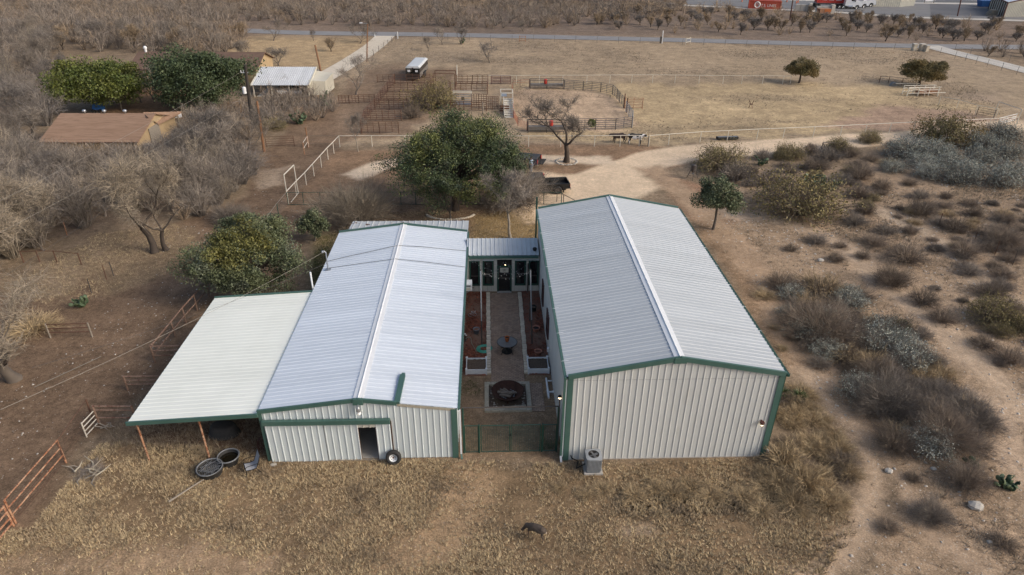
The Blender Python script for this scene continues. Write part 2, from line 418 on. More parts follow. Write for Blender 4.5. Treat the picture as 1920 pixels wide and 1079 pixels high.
# patches of soil: (pixel outline, colour sRGB, soft edge in metres, ragged edge in metres, pebbles)
n1 = fbm(X, Y, 9, 1); n2 = fbm(X, Y, 2.6, 5); n3 = fbm(X, Y, 28, 9)
col = np.empty((len(X), 3)); peb = np.full(len(X), .15)
base = np.array(lin(128, 109, 86)); col[:] = base
ZONES = [
 ([(-700, 20), (2700, 20), (2700, 75), (1900, 92), (1300, 78), (500, 62), (-700, 45)], (122, 104, 88), 3, 3, .05),       # scrub beyond the road
 ([(660, 68), (1280, 74), (1725, 92), (2100, 160), (1905, 235), (1500, 262), (1216, 272), (640, 272), (610, 240), (640, 150)], (155, 134, 106), 2, 2, .05),
 ([(960, 155), (1480, 158), (1700, 165), (1905, 225), (1500, 255), (1216, 270), (980, 262)], (168, 145, 108), 2, 3, .05),
 ([(470, 64), (700, 68), (660, 110), (600, 135), (470, 130), (410, 118)], (164, 139, 102), 1.5, 1, .05),                       # mown tan lawn
 ([(700, 120), (860, 130), (855, 172), (770, 250), (640, 265), (600, 215), (640, 170)], (124, 102, 80), 2, 2, .1),
 ([(965, 168), (1060, 164), (1130, 172), (1165, 195), (1188, 235), (1150, 246), (990, 246), (968, 235)], (178, 151, 121), 1.5, 1.2, .05),      # riding arena
 ([(1640, 195), (1760, 205), (1900, 225), (1700, 250), (1560, 240)], (160, 132, 108), 2, 2, .1),
 ([(-900, 470), (-900, 1300), (60, 1000), (130, 860), (250, 800), (330, 690), (400, 580), (560, 470), (600, 400), (640, 300), (620, 205), (560, 200), (500, 290), (460, 370), (330, 420), (210, 500), (100, 560)], (113, 91, 70), 1.0, 1.2, .05),    # trampled corral
 ([(480, 320), (545, 310), (530, 345), (490, 355)], (150, 130, 108), 1, 1, .4),
 ([(20, 250), (460, 250), (480, 320), (330, 400), (150, 440), (-300, 560), (-700, 420), (-500, 60), (60, 60)], (104, 89, 75), 3, 2, .1),
 ([(250, 160), (420, 170), (470, 215), (330, 240), (200, 215)], (118, 90, 62), 2, 2, .05),
 ([(180, 440), (330, 420), (390, 470), (260, 540), (190, 560)], (122, 102, 78), 1.5, 1.5, .1),
 ([(640, 285), (980, 270), (1200, 272), (1320, 290), (1060, 380), (1010, 400), (880, 470), (590, 430), (540, 390)], (131, 104, 78), 1.5, 1, .15),
 ([(590, 445), (640, 430), (620, 520), (580, 560)], (96, 88, 52), 1, .6, .02),
 ([(870, 455), (880, 405), (970, 400), (1010, 420), (1010, 460)], (134, 110, 68), 1, .8, .02),
 ([(1330, 330), (2600, 240), (2900, 700), (2900, 1500), (1700, 1200), (1640, 950), (1600, 860), (1430, 560), (1280, 400)], (150, 126, 99), 2.0, 2, .4),   # brush country on the right
 ([(1280, 395), (1335, 400), (1420, 480), (1530, 660), (1480, 700), (1300, 420)], (136, 110, 82), .8, .6, .25),
 ([(1240, 330), (1310, 345), (1390, 400), (1340, 440), (1270, 390)], (138, 106, 80), 1, .8, .4),
 ([(-500, 1500), (-300, 1050), (60, 1000), (190, 830), (420, 835), (505, 862), (860, 862), (1060, 868), (1440, 862), (1560, 900), (1610, 990), (1560, 1060), (1500, 1500)], (128, 105, 76), .7, .7, .03),   # dry yard grass
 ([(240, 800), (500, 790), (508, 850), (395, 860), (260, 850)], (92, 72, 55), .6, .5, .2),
 ([(860, 872), (1000, 880), (940, 930), (890, 1000), (850, 1060), (700, 1079), (820, 960)], (156, 128, 94), 1.0, 1.0, .15),
 ([(-150, 1079), (100, 1020), (330, 1015), (520, 1040), (500, 1150), (-150, 1200)], (150, 124, 94), 1.2, 1, .15),
 ([(1150, 985), (1220, 975), (1240, 1005), (1170, 1012)], (160, 138, 112), .5, .4, .5),
 ([(1130, 920), (1460, 915), (1590, 950), (1480, 975), (1200, 950)], (98, 80, 58), .7, .5, .1),
 ([(860, 700), (1040, 700), (1060, 770), (1060, 865), (858, 865), (855, 760)], (138, 113, 86), .5, .3, .1),
]
TRACKS = [   # bare wheel tracks and gravelled runs: (pixel line, width m, colour, soft, ragged, pebbles)
 ([(1420, 1120), (1560, 1060), (1630, 950), (1640, 880), (1600, 800), (1540, 740), (1500, 690)], 1.15, (172, 146, 117), .7, .4, .7),
 ([(1900, 1120), (1760, 1010), (1700, 920), (1640, 830), (1590, 760), (1540, 700)], 1.0, (168, 142, 114), .7, .45, .7),
 ([(1960, 800), (1850, 700), (1760, 610), (1650, 520), (1560, 450), (1440, 410), (1350, 400)], 2.0, (174, 149, 121), 1.0, .6, .7),
 ([(1960, 980), (1900, 850), (1840, 730)], 1.7, (170, 145, 118), .9, .6, .7),
 ([(1960, 640), (1840, 520), (1740, 440), (1650, 395)], 1.6, (166, 144, 118), 1, .8, .7),
 ([(1000, 400), (1100, 345), (1180, 315), (1240, 296), (1340, 282), (1500, 272), (1620, 262), (1720, 258), (1860, 240), (1960, 232)], 5.0, (206, 181, 149), .7, .25, .2),
 ([(960, 395), (1060, 375), (1130, 360), (1200, 330)], 6.5, (203, 178, 146), 1.2, .4, .2),
 ([(655, 333), (700, 315), (770, 300), (900, 295), (1060, 300), (1150, 300)], 2.8, (200, 178, 150), 1.0, .5, .3),
 ([(960, 330), (1060, 345), (1160, 335)], 5.0, (203, 178, 146), 1.2, .4, .2),
 ([(1215, 315), (1290, 372), (1350, 430), (1420, 505), (1475, 590), (1515, 680)], 2.4, (158, 131, 102), 1.4, .8, .5),
 ([(1850, 190), (1790, 175), (1740, 165)], 3, (165, 142, 118), 1.5, 1, .2),
]
smo = np.zeros(len(X)); trk = np.zeros(len(X))
def paint(d, c, soft, rag, pb, sm=None):
    global col, peb, smo
    d = d+(n2-.5)*2.4*rag+(n1-.5)*1.2*rag
    w = np.clip(d/soft+.5, 0, 1); w = w*w*(3-2*w)
    col = col*(1-w[:, None])+np.array(lin(*c))*w[:, None]; peb = peb*(1-w)+pb*w
    if sm is not None: smo = smo*(1-w)+sm*w
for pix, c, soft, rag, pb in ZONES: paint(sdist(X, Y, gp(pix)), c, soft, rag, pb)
for pix, wd_, c, soft, rag, pb in TRACKS: paint(sdist(X, Y, strip(smoothpoly(gp(pix)), wd_)), c, soft, rag, pb, .75 if pb < .35 else .45)
# broad mottling of grass and soil
past = np.clip((Y-62)/20, 0, 1)
pt = np.clip((fbm(X*.35, Y, 5.5, 21)-.50)*5, 0, 1)*past*np.clip((X+22)/6, 0, 1)
col = col*(1-.30*pt[:, None])+np.array(lin(104, 93, 84))*.30*pt[:, None]
MOT = 1.12*(.80+.40*n1)*(.86+.28*n2)*(.9+.2*n3)
col *= (MOT*(1-smo)+1.1*smo)[:, None]
lum = col.mean(1, keepdims=True); col = lum+(col-lum)*.84
Z = (fbm(X, Y, 3.0, 31)-.5)*.10*np.clip((np.hypot(np.maximum(np.abs(X+1)-17, 0), np.maximum(np.abs(Y-36)-14, 0)))/5, 0, 1)
ditch = np.clip(sdist(X, Y, strip(gp([(1160, 935), (1300, 935), (1450, 930), (1560, 900)]), 1.6))/.8+.3, 0, 1)
Z = Z-.28*ditch
FAR_OK = np.hypot(X, Y) < 250
Z = np.where(FAR_OK, Z, 0)
nx, ny = len(gx), len(gy); ii = np.arange((ny-1)*(nx-1)); r0 = ii//(nx-1); c0 = ii % (nx-1); a0 = r0*nx+c0
F4 = np.stack([a0, a0+1, a0+nx+1, a0+nx], 1)
gm = bpy.data.materials.new('ground'); gm.use_nodes = True; MT['ground'] = gm
def ground_nodes(nt):
    N, L = nt.nodes, nt.links; b = N['Principled BSDF']; b.inputs['Roughness'].default_value = .97; b.inputs['Specular IOR Level'].default_value = .15
    at = N.new('ShaderNodeAttribute'); at.attribute_name = 'soil'; pb = N.new('ShaderNodeAttribute'); pb.attribute_name = 'pebble'
    tc = N.new('ShaderNodeTexCoord').outputs['Object']
    def noise(s, d, ro=.65):
        n = N.new('ShaderNodeTexNoise'); n.inputs['Scale'].default_value = s; n.inputs['Detail'].default_value = d; n.inputs['Roughness'].default_value = ro; L.new(tc, n.inputs['Vector']); return n.outputs['Fac']
    def mr(f, a, b_, c, d):
        r = N.new('ShaderNodeMapRange'); L.new(f, r.inputs[0])
        for i, x in enumerate((a, b_, c, d)): r.inputs[i+1].default_value = x
        return r.outputs[0]
    def mul(a, b_):
        m = N.new('ShaderNodeMath'); m.operation = 'MULTIPLY'; L.new(a, m.inputs[0])
        if isinstance(b_, float): m.inputs[1].default_value = b_
        else: L.new(b_, m.inputs[1])
        return m.outputs[0]
    v = mul(mul(mr(noise(.55, 6), .3, .7, .72, 1.28), mr(noise(2.6, 6, .75), .3, .7, .62, 1.38)), mr(noise(13, 4), .3, .7, .6, 1.4))
    vm = N.new('ShaderNodeMix'); L.new(mr(at.outputs['Alpha'], 0, 1, .35, 1), vm.inputs[0]); vm.inputs[2].default_value = 1.0; L.new(v, vm.inputs[3]); v = vm.outputs[0]
    hs = N.new('ShaderNodeHueSaturation'); L.new(v, hs.inputs['Value']); L.new(at.outputs['Color'], hs.inputs['Color'])
    vo = N.new('ShaderNodeTexVoronoi'); vo.inputs['Scale'].default_value = 13.0; L.new(tc, vo.inputs['Vector'])
    sep = N.new('ShaderNodeSeparateColor'); L.new(vo.outputs['Color'], sep.inputs[0])
    keep = N.new('ShaderNodeMath'); keep.operation = 'LESS_THAN'; L.new(sep.outputs[0], keep.inputs[0]); L.new(mul(pb.outputs['Fac'], .32), keep.inputs[1])
    near = mr(vo.outputs['Distance'], .22, .42, 1, 0)
    mx = N.new('ShaderNodeMix'); mx.data_type = 'RGBA'; L.new(mul(keep.outputs[0], near), mx.inputs[0]); L.new(hs.outputs[0], mx.inputs[6])
    mx.inputs[7].default_value = (.46, .40, .33, 1)
    L.new(mx.outputs[2], b.inputs['Base Color'])
    bp = N.new('ShaderNodeBump'); bp.inputs['Strength'].default_value = .7; bp.inputs['Distance'].default_value = .08
    L.new(noise(5, 8, .75), bp.inputs['Height']); L.new(bp.outputs[0], b.inputs['Normal'])
ground_nodes(gm.node_tree)
gme = npmesh('ground', np.stack([X, Y, Z], 1), F4, gm, True)
ca = gme.attributes.new('soil', 'FLOAT_COLOR', 'POINT'); ca.data.foreach_set('color', np.concatenate([col, (1-smo)[:, None]], 1).astype(np.float32).ravel())
pa = gme.attributes.new('pebble', 'FLOAT', 'POINT'); pa.data.foreach_set('value', peb.astype(np.float32))
ground = link('ground', gme, None); kind(ground, 'structure', 'dry tan and brown ranch ground with bare tracks')

def sheet(name, P, z, m, label=None, par=None):
    me = bpy.data.meshes.new(name); me.from_pydata([(p[0], p[1], z) for p in P], [], [tuple(range(len(P)))]); me.update()
    o = link(name, me, m, par)
    if par is None: kind(o, 'structure', label)
    return o
def slab(name, P, z0, z1, m, label=None, par=None):
    mb = MB(); mb.prism(P, lambda a, b: (a, b, z0), lambda a, b: (a, b, z1))
    return mb, mb
ROADW = [((-700, 12), 6), ((200, 46), 6.2), ((380, 54), 6.2), ((560, 62), 6.4), ((840, 66), 6.4), ((1240, 75), 6.3), ((1480, 81.5), 6.2), ((1720, 87), 6.2), ((1900, 89), 6.2), ((2700, 95), 6.2)]
sheet('road', strip(smoothpoly([G(*p)[:2] for p, w in ROADW], 8), 5.4), .055, 'road_grey', 'grey two lane country road crossing behind the pasture')
sheet('caliche_driveway', strip(smoothpoly(gp([(722, 68), (700, 88), (665, 112), (630, 133), (600, 150), (575, 166)]), 6), 4.2), .05, 'caliche', 'white caliche driveway running down from the road')
sheet('concrete_driveway', strip(gp([(1742, 86), (1775, 96), (1850, 114), (1935, 136), (2300, 230)]), 4.2), .06, 'concrete_pale', 'pale concrete driveway running right from the gate pillars')
sheet('truck_yard', gp([(1270, -22), (2400, -20), (2400, 52), (1900, 37), (1700, 31), (1560, 21), (1290, 9)]), .06, 'asphalt', 'asphalt lorry yard at the top right')
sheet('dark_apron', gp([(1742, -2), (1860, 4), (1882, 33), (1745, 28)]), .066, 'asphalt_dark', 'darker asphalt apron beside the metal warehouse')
sheet('yard_kerb_strip', strip(gp([(1240, 6), (1290, 11), (1560, 23), (1700, 33), (1900, 39), (2300, 52)]), 3.4), .072, 'concrete_pale', 'pale concrete strip along the edge of the lorry yard')
sheet('yard_back_strip', strip(gp([(1250, -6), (1480, 0), (1700, 6), (1850, 8)]), 4.0), .069, 'concrete_pale', 'pale concrete strip at the back of the lorry yard')

# ------------------------------------------------------------------ ribbed metal buildings
PIT = .305
def ribsheet(O, U, V, N, u0, u1, v0, v1, h=.026, pitch=PIT, rw=.038):
    O, U, V, N = (np.array(a, float) for a in (O, U, V, N)); pts = [(u0, 0.)]
    k = math.floor(u0/pitch)
    while k*pitch < u1+pitch:
        c = (k+.5)*pitch
        for du, dd in ((-rw, 0), (-rw*.42, h), (rw*.42, h), (rw, 0)):
            if u0 < c+du < u1: pts.append((c+du, dd))
        k += 1
    pts.append((u1, 0.)); vs = []
    f0 = v0 if callable(v0) else (lambda u: v0)
    f1 = v1 if callable(v1) else (lambda u: v1)
    for u, d in pts: vs += [O+U*u+V*f0(u)+N*d, O+U*u+V*f1(u)+N*d]
    m = MB(); m.add(vs, [(2*i, 2*i+2, 2*i+3, 2*i+1) for i in range(len(pts)-1)]); return m
def panels(name, mt, par, O, U, V, N, L, v0, v1, skip=None, h=.026, u_start=0., step=3*PIT):
    u = u_start
    while u < L-.02:
        e = min(u+step, L); e = L if L-e < .15 else e
        ribsheet(O, U, V, N, u, e, v0, v1, h).build(name, mt, par); u = e
def norm(v): v = np.array(v, float); return v/np.linalg.norm(v)
def trim(name, a, b, w, h, m, par, up=(0, 0, 1)):
    mb = MB(); mb.beam(a, b, w, h, up); return mb.build(name, m, par)

def gable_roof(par, x0, x1, xr, y0, y1, he0, he1, hr, mt, ov=.10):
    for s, xe, he in ((-1, x0, he0), (1, x1, he1)):
        run = abs(xr-xe); V = norm((xr-xe, 0, hr-he)); ln = math.hypot(run, hr-he)
        O = np.array((xe, y0, he))-V*ov
        N = norm((s*(hr-he), 0, run))
        panels('roof_panel', mt, par, O, (0, 1, 0), V, N, y1-y0, 0, ln+ov-.05)
    m = MB()
    for s, xe, he in ((-1, x0, he0), (1, x1, he1)):
        V = norm((xe-xr, 0, he-hr)); N = norm((s*(hr-he), 0, abs(xr-xe))); A = np.array((xr, 0, hr))+N*.042
        a, b = A, A+V*.24
        m.add([(a[0], y0-.03, a[2]), (a[0], y1+.03, a[2]), (b[0], y1+.03, b[2]), (b[0], y0-.03, b[2])], [(0, 1, 2, 3)])
        c = b-N*.03; m.add([(b[0], y0-.03, b[2]), (b[0], y1+.03, b[2]), (c[0], y1+.03, c[2]), (c[0], y0-.03, c[2])], [(0, 1, 2, 3)])
    m.build('ridge_cap', 'white_paint', par)
    m = MB(); m.tube([(xr, y0-.03, hr+.050), (xr, y1+.03, hr+.050)], .035, 6); m.build('ridge_roll', 'white_paint', par)

# ---- the barn with its lean-to
bx0, bx1, bxr, by0, by1, bhe, bhr = -10.77, -1.64, -6.15, 24.70, 44.64, 3.11, 3.69
bsl = (bhr-bhe)/(bx1-bxr); bhl = bhr-bsl*(bxr-bx0)
barn = thing('metal_barn', 'low white metal barn with green trim and a lean-to roof on its left', 'barn', ((bx0+bx1)/2, (by0+by1)/2, 0))
gable_roof(barn, bx0, bx1, bxr, by0-.02, by1, bhl, bhe, bhr, 'roof_barn')
def broof(x): return bhr-abs(x-bxr)*bsl-.02
xd = -4.74; zh = 2.42
# front wall: full height right of the doors, only the gable above them
u_d = xd-bx0
panels('wall_panel', 'wall_barn', barn, (bx0, by0, 0), (1, 0, 0), (0, 0, 1), (0, -1, 0), bx1-bx0, .02, lambda u: broof(bx0+u), u_start=u_d)
panels('gable_panel', 'wall_barn', barn, (bx0, by0, 0), (1, 0, 0), (0, 0, 1), (0, -1, 0), u_d, 2.5, lambda u: broof(bx0+u))
panels('back_wall_panel', 'wall_barn', barn, (bx0, by1, 0), (1, 0, 0), (0, 0, 1), (0, 1, 0), bx1-bx0, .02, lambda u: broof(bx0+u))
panels('side_wall_panel', 'wall_barn', barn, (bx1, by0, 0), (0, 1, 0), (0, 0, 1), (1, 0, 0), by1-by0, .02, bhe-.06)
panels('left_wall_panel', 'wall_barn', barn, (bx0, by0, 0), (0, 1, 0), (0, 0, 1), (-1, 0, 0), by1-by0, .02, bhl-.06)
MB().bx(bx0+.05, bx1-.05, by0+.02, by1-.05, -.05, .035).build('floor_slab', 'concrete', barn)
MB().bx(bx0+.1, bx1-.1, by0+5.2, by0+5.3, .04, 2.9).build('inner_partition', 'wood_old', barn)
# rake trims, gutters, corner trims
zf = by0-.06
trim('rake_trim', (bx0-.10, zf, bhl+.00), (bxr, zf, bhr+.02), .10, .20, 'trim_green', barn)
trim('rake_trim', (bxr, zf, bhr+.02), (bxr+1.78, zf, bhr+.02-1.78*bsl), .10, .20, 'trim_green', barn)
trim('rake_trim', (bx0-.10, by1+.05, bhl+.03), (bxr, by1+.05, bhr+.05), .09, .18, 'trim_green', barn)
trim('rake_trim', (bxr, by1+.05, bhr+.05), (bx1+.1, by1+.05, bhe+.03), .09, .18, 'trim_green', barn)
MB().frustum(bxr-.24, bxr+.24, zf-.09, zf+.06, bhr-.22, bxr-.22, bxr+.22, zf-.09, zf+.06, bhr+.10).build('ridge_end_cap', 'trim_green', barn)
trim('gable_under_strip', (bxr+1.8, by0-.036, bhr-1.8*bsl-.1), (bx1, by0-.036, bhe-.1), .012, .14, 'timber', barn)
# stray length of rake flashing lying up the right slope
p0 = np.array((bxr+1.80, zf-.02, bhr-1.80*bsl+.06)); p1 = np.array((bxr+1.86, zf+2.05, bhr-1.86*bsl+.12))
mb = MB(); mb.beam(p0, p1, .26, .12); mb.beam(p1, p1+[.02, .18, -.02], .16, .09); mb.build('loose_flashing', 'trim_green', barn)
trim('gutter', (bx1+.16, by0-.02, bhe-.06), (bx1+.16, by1, bhe-.06), .12, .13, 'trim_green', barn)
trim('corner_trim', (bx1-.09, by0-.042, 0), (bx1-.09, by0-.042, bhe-.05), .26, .03, 'trim_green', barn, up=(0, 1, 0))
trim('corner_trim', (bx1+.042, by0+.10, 0), (bx1+.042, by0+.10, bhe-.05), .03, .26, 'trim_green', barn, up=(0, 1, 0))
trim('corner_trim', (bx0-.02, by0-.042, 0), (bx0-.02, by0-.042, bhl-.08), .16, .03, 'trim_green', barn, up=(0, 1, 0))
trim('downspout', (bx1+.20, by0-.03, .22), (bx1+.20, by0-.03, bhe-.1), .08, .07, 'white_paint', barn, up=(0, 1, 0))
mb = MB(); mb.beam((bx1+.20, by0-.03, .24), (bx1+.24, by0-.22, .06), .08, .07); mb.build('downspout_elbow', 'trim_green', barn)
# track cover and sliding leaves
trim('track_cover', (bx0+.05, by0-.17, 2.51), (xd, by0-.17, 2.51), .17, .24, 'trim_green', barn)
leaf = ribsheet((bx0, by0-.13, 0), (1, 0, 0), (0, 0, 1), (0, -1, 0), .12, 2.86, .03, 2.40, h=.028).build('sliding_door', 'wall_barn', barn)
xa, xo0, xo1 = 2.62, 4.46, 5.30
ribsheet((bx0, by0-.07, 0), (1, 0, 0), (0, 0, 1), (0, -1, 0), xa, xo0, .03, 2.41, h=.028).build('sliding_door', 'wall_barn', barn)
ribsheet((bx0, by0-.07, 0), (1, 0, 0), (0, 0, 1), (0, -1, 0), xo1, u_d-.03, .03, 2.41, h=.028).build('sliding_door', 'wall_barn', barn)
ribsheet((bx0, by0-.068, 0), (1, 0, 0), (0, 0, 1), (0, -1, 0), xo0, xo1, 2.06, 2.41, h=.028).build('door_head_panel', 'siding', barn)
for a, nm in ((bx0+xo0, 'door_jamb'), (bx0+xo1, 'door_jamb'), (xd+.02, 'door_edge')):
    trim(nm, (a, by0-.05, .02), (a, by0-.05, 2.06 if nm == 'door_jamb' else 2.40), .03, .05, 'rust_dark', barn, up=(0, 1, 0))
trim('door_sill', (bx0+.1, by0-.09, .02), (xd, by0-.09, .02), .10, .04, 'wood_old', barn)
trim('leaf_edge', (bx0+2.86, by0-.11, .03), (bx0+2.86, by0-.11, 2.4), .02, .06, 'ac_fin', barn, up=(0, 1, 0))
mb = MB(); mb.lathe([(.05, -.02), (.10, -.12), (.105, -.30), (.07, -.34)], (bxr+.02, by0-.25, bhr-.18), 10); mb.beam((bxr+.02, by0, bhr-.2), (bxr+.02, by0-.26, bhr-.2), .05, .05)
fl = mb.build('floodlight', 'steel', barn)
MB().lathe([(.10, -.34), (.11, -.46), (.05, -.52)], (bxr+.02, by0-.25, bhr-.18), 10).build('floodlight_lens', 'bulb', fl)
# rear porch roof, rusty at one end
pz0, pz1 = 2.85, 2.58
O = np.array((bx0+.3, by1+3.22, pz1)); V = norm((0, -3.2, pz0-pz1)); N = norm((0, pz0-pz1, 3.2))
L = bx1-bx0-.3+.12; u = 0; i = 0
while u < L-.05:
    e = min(u+.915, L); e = L if L-e < .2 else e
    ribsheet(O, (1, 0, 0), V, N, u, e, 0, 3.2, h=.04, pitch=.46).build('porch_roof_panel', 'roof_rusty' if i < 5 else 'roof_porch', barn); u = e; i += 1
for x in (bx0+.5, (bx0+bx1)/2, bx1): trim('porch_post', (x, by1+3.0, 0), (x, by1+3.0, pz1-.02), .1, .1, 'trim_green', barn, up=(0, 1, 0))
# lean-to
sx0, sy0, sy1, sz0, sz1 = -16.86, 24.62, 36.08, 2.62, bhl-.10
V = norm((bx0-sx0, 0, sz1-sz0)); N = norm((-(sz1-sz0), 0, bx0-sx0)); ln = math.hypot(bx0-sx0, sz1-sz0)
panels('lean_to_panel', 'roof_lean', barn, (sx0, sy0, sz0), (0, 1, 0), V, N, sy1-sy0, -.06, ln-.02, h=.016)
trim('lean_to_fascia', (sx0-.12, sy0-.05, sz0-.05), (bx0-.08, sy0-.05, sz1-.05), .09, .20, 'trim_green', barn)
trim('lean_to_fascia', (sx0-.05, sy1+.04, sz0+.02), (bx0-.05, sy1+.04, sz1+.02), .08, .18, 'trim_green', barn)
trim('lean_to_fascia', (sx0-.10, sy0, sz0-.10), (sx0-.10, sy1, sz0-.10), .05, .10, 'trim_dark', barn)
mb = MB()
for i in range(6):
    x = sx0+.4+i*1.1; z = sz0+(sz1-sz0)*(x-sx0)/(bx0-sx0)-.10; mb.beam((x, sy0+.05, z), (x, sy1-.05, z), .06, .15)
mb.build('purlins', 'rust_dark', barn)
for px_, py_ in ((280, 862.7), (394.8, 858)):
    g = G(px_, py_); MB().tube([(g[0], sy0+.25, 0), (g[0], sy0+.25, sz0+(sz1-sz0)*(g[0]-sx0)/(bx0-sx0)-.05)], .05, 8).build('post', 'rust', barn)
for y in (sy0+4.0, sy0+7.8, sy1-.2):
    for x in (sx0+.35, sx0+2.9): MB().tube([(x, y, 0), (x, y, sz0+.02+(sz1-sz0)*(x-sx0)/(bx0-sx0)-.05)], .05, 7).build('post', 'white_pipe', barn)
# vent pipe, electric mast, thin dark lines across the roof
q = (-10.85, 36.55); MB().tube([(q[0]-.12, q[1], 2.2), (q[0]-.12, q[1], 4.15)], .055, 8).build('vent_pipe', 'white_paint', barn)
mst = np.array((-10.45, 38.75, 0.)); mst[2] = bhl+.05
mb = MB(); mb.tube([mst, mst+[0, 0, 1.25], mst+[-.1, 0, 1.36], mst+[-.22, 0, 1.30]], .045, 8); mb.ball(mst+[-.2, 0, 1.3], .09); mb.box(mst+[0, 0, .02], (.35, .3, .04))
mb.build('service_mast', 'steel', barn)
def onroof(px_, py_):
    for z in np.linspace(2.9, 3.8, 91):
        g = G(px_, py_, z)
        if broof(g[0])+.02 <= z: break
    return (g[0], g[1], broof(g[0])+.075)
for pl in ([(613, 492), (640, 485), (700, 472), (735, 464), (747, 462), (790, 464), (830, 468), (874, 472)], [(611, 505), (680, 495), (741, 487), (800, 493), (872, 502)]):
    MB().tube([onroof(*p) for p in pl], .014, 4).build('roof_line', 'wire', barn)  # thin dark line following the roof slopes

# ---- the tall hall on the right
hx0, hx1, hy0, hy1, hhe, hhr = 3.596, 13.60, 24.38, 44.03, 5.107, 6.053
hxr = (hx0+hx1)/2; hsl = (hhr-hhe)/(hxr-hx0)
hall = thing('metal_hall', 'tall beige metal building with green trim on the right of the courtyard', 'metal building', (hxr, (hy0+hy1)/2, 0))
gable_roof(hall, hx0, hx1, hxr, hy0-.02, hy1, hhe, hhe, hhr, 'roof_hall')
hroof = lambda u: hhr-abs(hx0+u-hxr)*hsl-.02
panels('wall_panel', 'wall_hall', hall, (hx0, hy0, 0), (1, 0, 0), (0, 0, 1), (0, -1, 0), hx1-hx0, .05, hroof)
panels('back_wall_panel', 'wall_hall', hall, (hx0, hy1, 0), (1, 0, 0), (0, 0, 1), (0, 1, 0), hx1-hx0, .05, hroof)
panels('left_wall_panel', 'wall_hall', hall, (hx0, hy0, 0), (0, 1, 0), (0, 0, 1), (-1, 0, 0), hy1-hy0, .05, hhe-.06)
panels('right_wall_panel', 'wall_hall', hall, (hx1, hy0, 0), (0, 1, 0), (0, 0, 1), (1, 0, 0), hy1-hy0, .05, hhe-.06)
MB().bx(hx0-.03, hx1+.03, hy0-.03, hy1+.03, -.1, .05).build('foundation', 'concrete', hall)
for yy in (hy0-.07, hy1+.06):
    trim('rake_trim', (hx0-.02, yy, hhe+.01), (hxr, yy, hhr+.01), .11, .24, 'trim_green', hall)
    trim('rake_trim', (hxr, yy, hhr+.01), (hx1+.02, yy, hhe+.01), .11, .24, 'trim_green', hall)
MB().frustum(hxr-.3, hxr+.3, hy0-.15, hy0-.02, hhr-.22, hxr-.25, hxr+.25, hy0-.15, hy0-.02, hhr+.08).build('ridge_end_cap', 'trim_green', hall)
for x, s in ((hx0, -1), (hx1, 1)):
    trim('gutter', (x+s*.15, hy0-.1, hhe-.07), (x+s*.15, hy1, hhe-.07), .12, .13, 'trim_green' if s < 0 else 'trim_dark', hall)
    trim('corner_trim', (x-s*.10, hy0-.042, 0), (x-s*.10, hy0-.042, hhe-.1), .26, .03, 'trim_green', hall, up=(0, 1, 0))
    trim('corner_trim', (x+s*.042, hy0+.12, 0), (x+s*.042, hy0+.12, hhe-.1), .03, .28, 'trim_dark' if s > 0 else 'trim_green', hall, up=(0, 1, 0))
trim('downspout', (hx0-.16, hy0-.02, .25), (hx0-.16, hy0-.02, hhe-.12), .10, .08, 'trim_green', hall, up=(0, 1, 0))
trim('conduit', (hx0-.075, hy0-.01, .25), (hx0-.075, hy0-.01, hhe-.12), .05, .05, 'wall_barn', hall, up=(0, 1, 0))
trim('downspout_elbow', (hx0-.16, hy0-.02, .30), (hx0-.14, hy0-.22, .04), .10, .08, 'steel', hall)
trim('downspout', (hx1+.15, hy0+.2, .25), (hx1+.15, hy0+.2, hhe-.12), .10, .08, 'trim_dark', hall, up=(0, 1, 0))
trim('downspout_elbow', (hx1+.15, hy0+.2, .32), (hx1+.3, hy0+.12, .1), .10, .08, 'white_paint', hall)
trim('sheet_lap', (hx0+.2, hy0-.004, 4.86), (hx1-.2, hy0-.004, 4.86), .006, .012, 'ac_fin', hall)
trim('porch_post', (hx0+.05, hy1+2.6, 0), (hx0+.05, hy1+2.6, hhe-.1), .12, .12, 'trim_dark', hall, up=(0, 1, 0))
for y in np.arange(hy0+1.2, hy1, 2.4):
    for x, s in ((hx0, -1), (hx1, 1)): trim('gutter_strap', (x+s*.24, y, hhe-.02), (x-s*.12, y, hhe+.035), .03, .012, 'white_paint', hall)
wq = onY(1427.5, 788, hy0)
mb = MB(); mb.lathe([(.10, .02), (.12, -.05), (.06, -.16)], (wq[0], hy0-.16, wq[2]), 10); mb.beam((wq[0], hy0, wq[2]), (wq[0], hy0-.16, wq[2]), .06, .06)
lp = mb.build('wall_lamp', 'brown_trim', hall); MB().ball((wq[0], hy0-.17, wq[2]-.15), .06).build('lamp_bulb', 'lamp_lit', lp)
for yc, w in ((38.0, 1.0), (34.2, 1.15)):
    wf = MB(); z0, z1 = .95, 2.45; x = hx0-.05
    for a in (yc-w/2, yc+w/2): wf.beam((x, a, z0), (x, a, z1), .08, .10, (0, 1, 0))
    for z in (z0, z1, (z0+z1)/2): wf.beam((x, yc-w/2, z), (x, yc+w/2, z), .10, .08)
    f = wf.build('window', 'brown_trim', hall); MB().bx(x-.005, x+.015, yc-w/2, yc+w/2, z0, z1).build('pane', 'glass', f)
mb = MB(); mb.bx(hx0-.14, hx0-.03, 32.9, 33.1, .5, .75); mb.build('wall_outlet_box', 'white_paint', hall)
mb = MB(); mb.tube([(hx0+.35, hy0-.02, .28), (hx0+.36, hy0-.14, .30), (hx0+.4, hy0-.16, .2)], .03, 6); mb.build('line_entry', 'dark', hall)

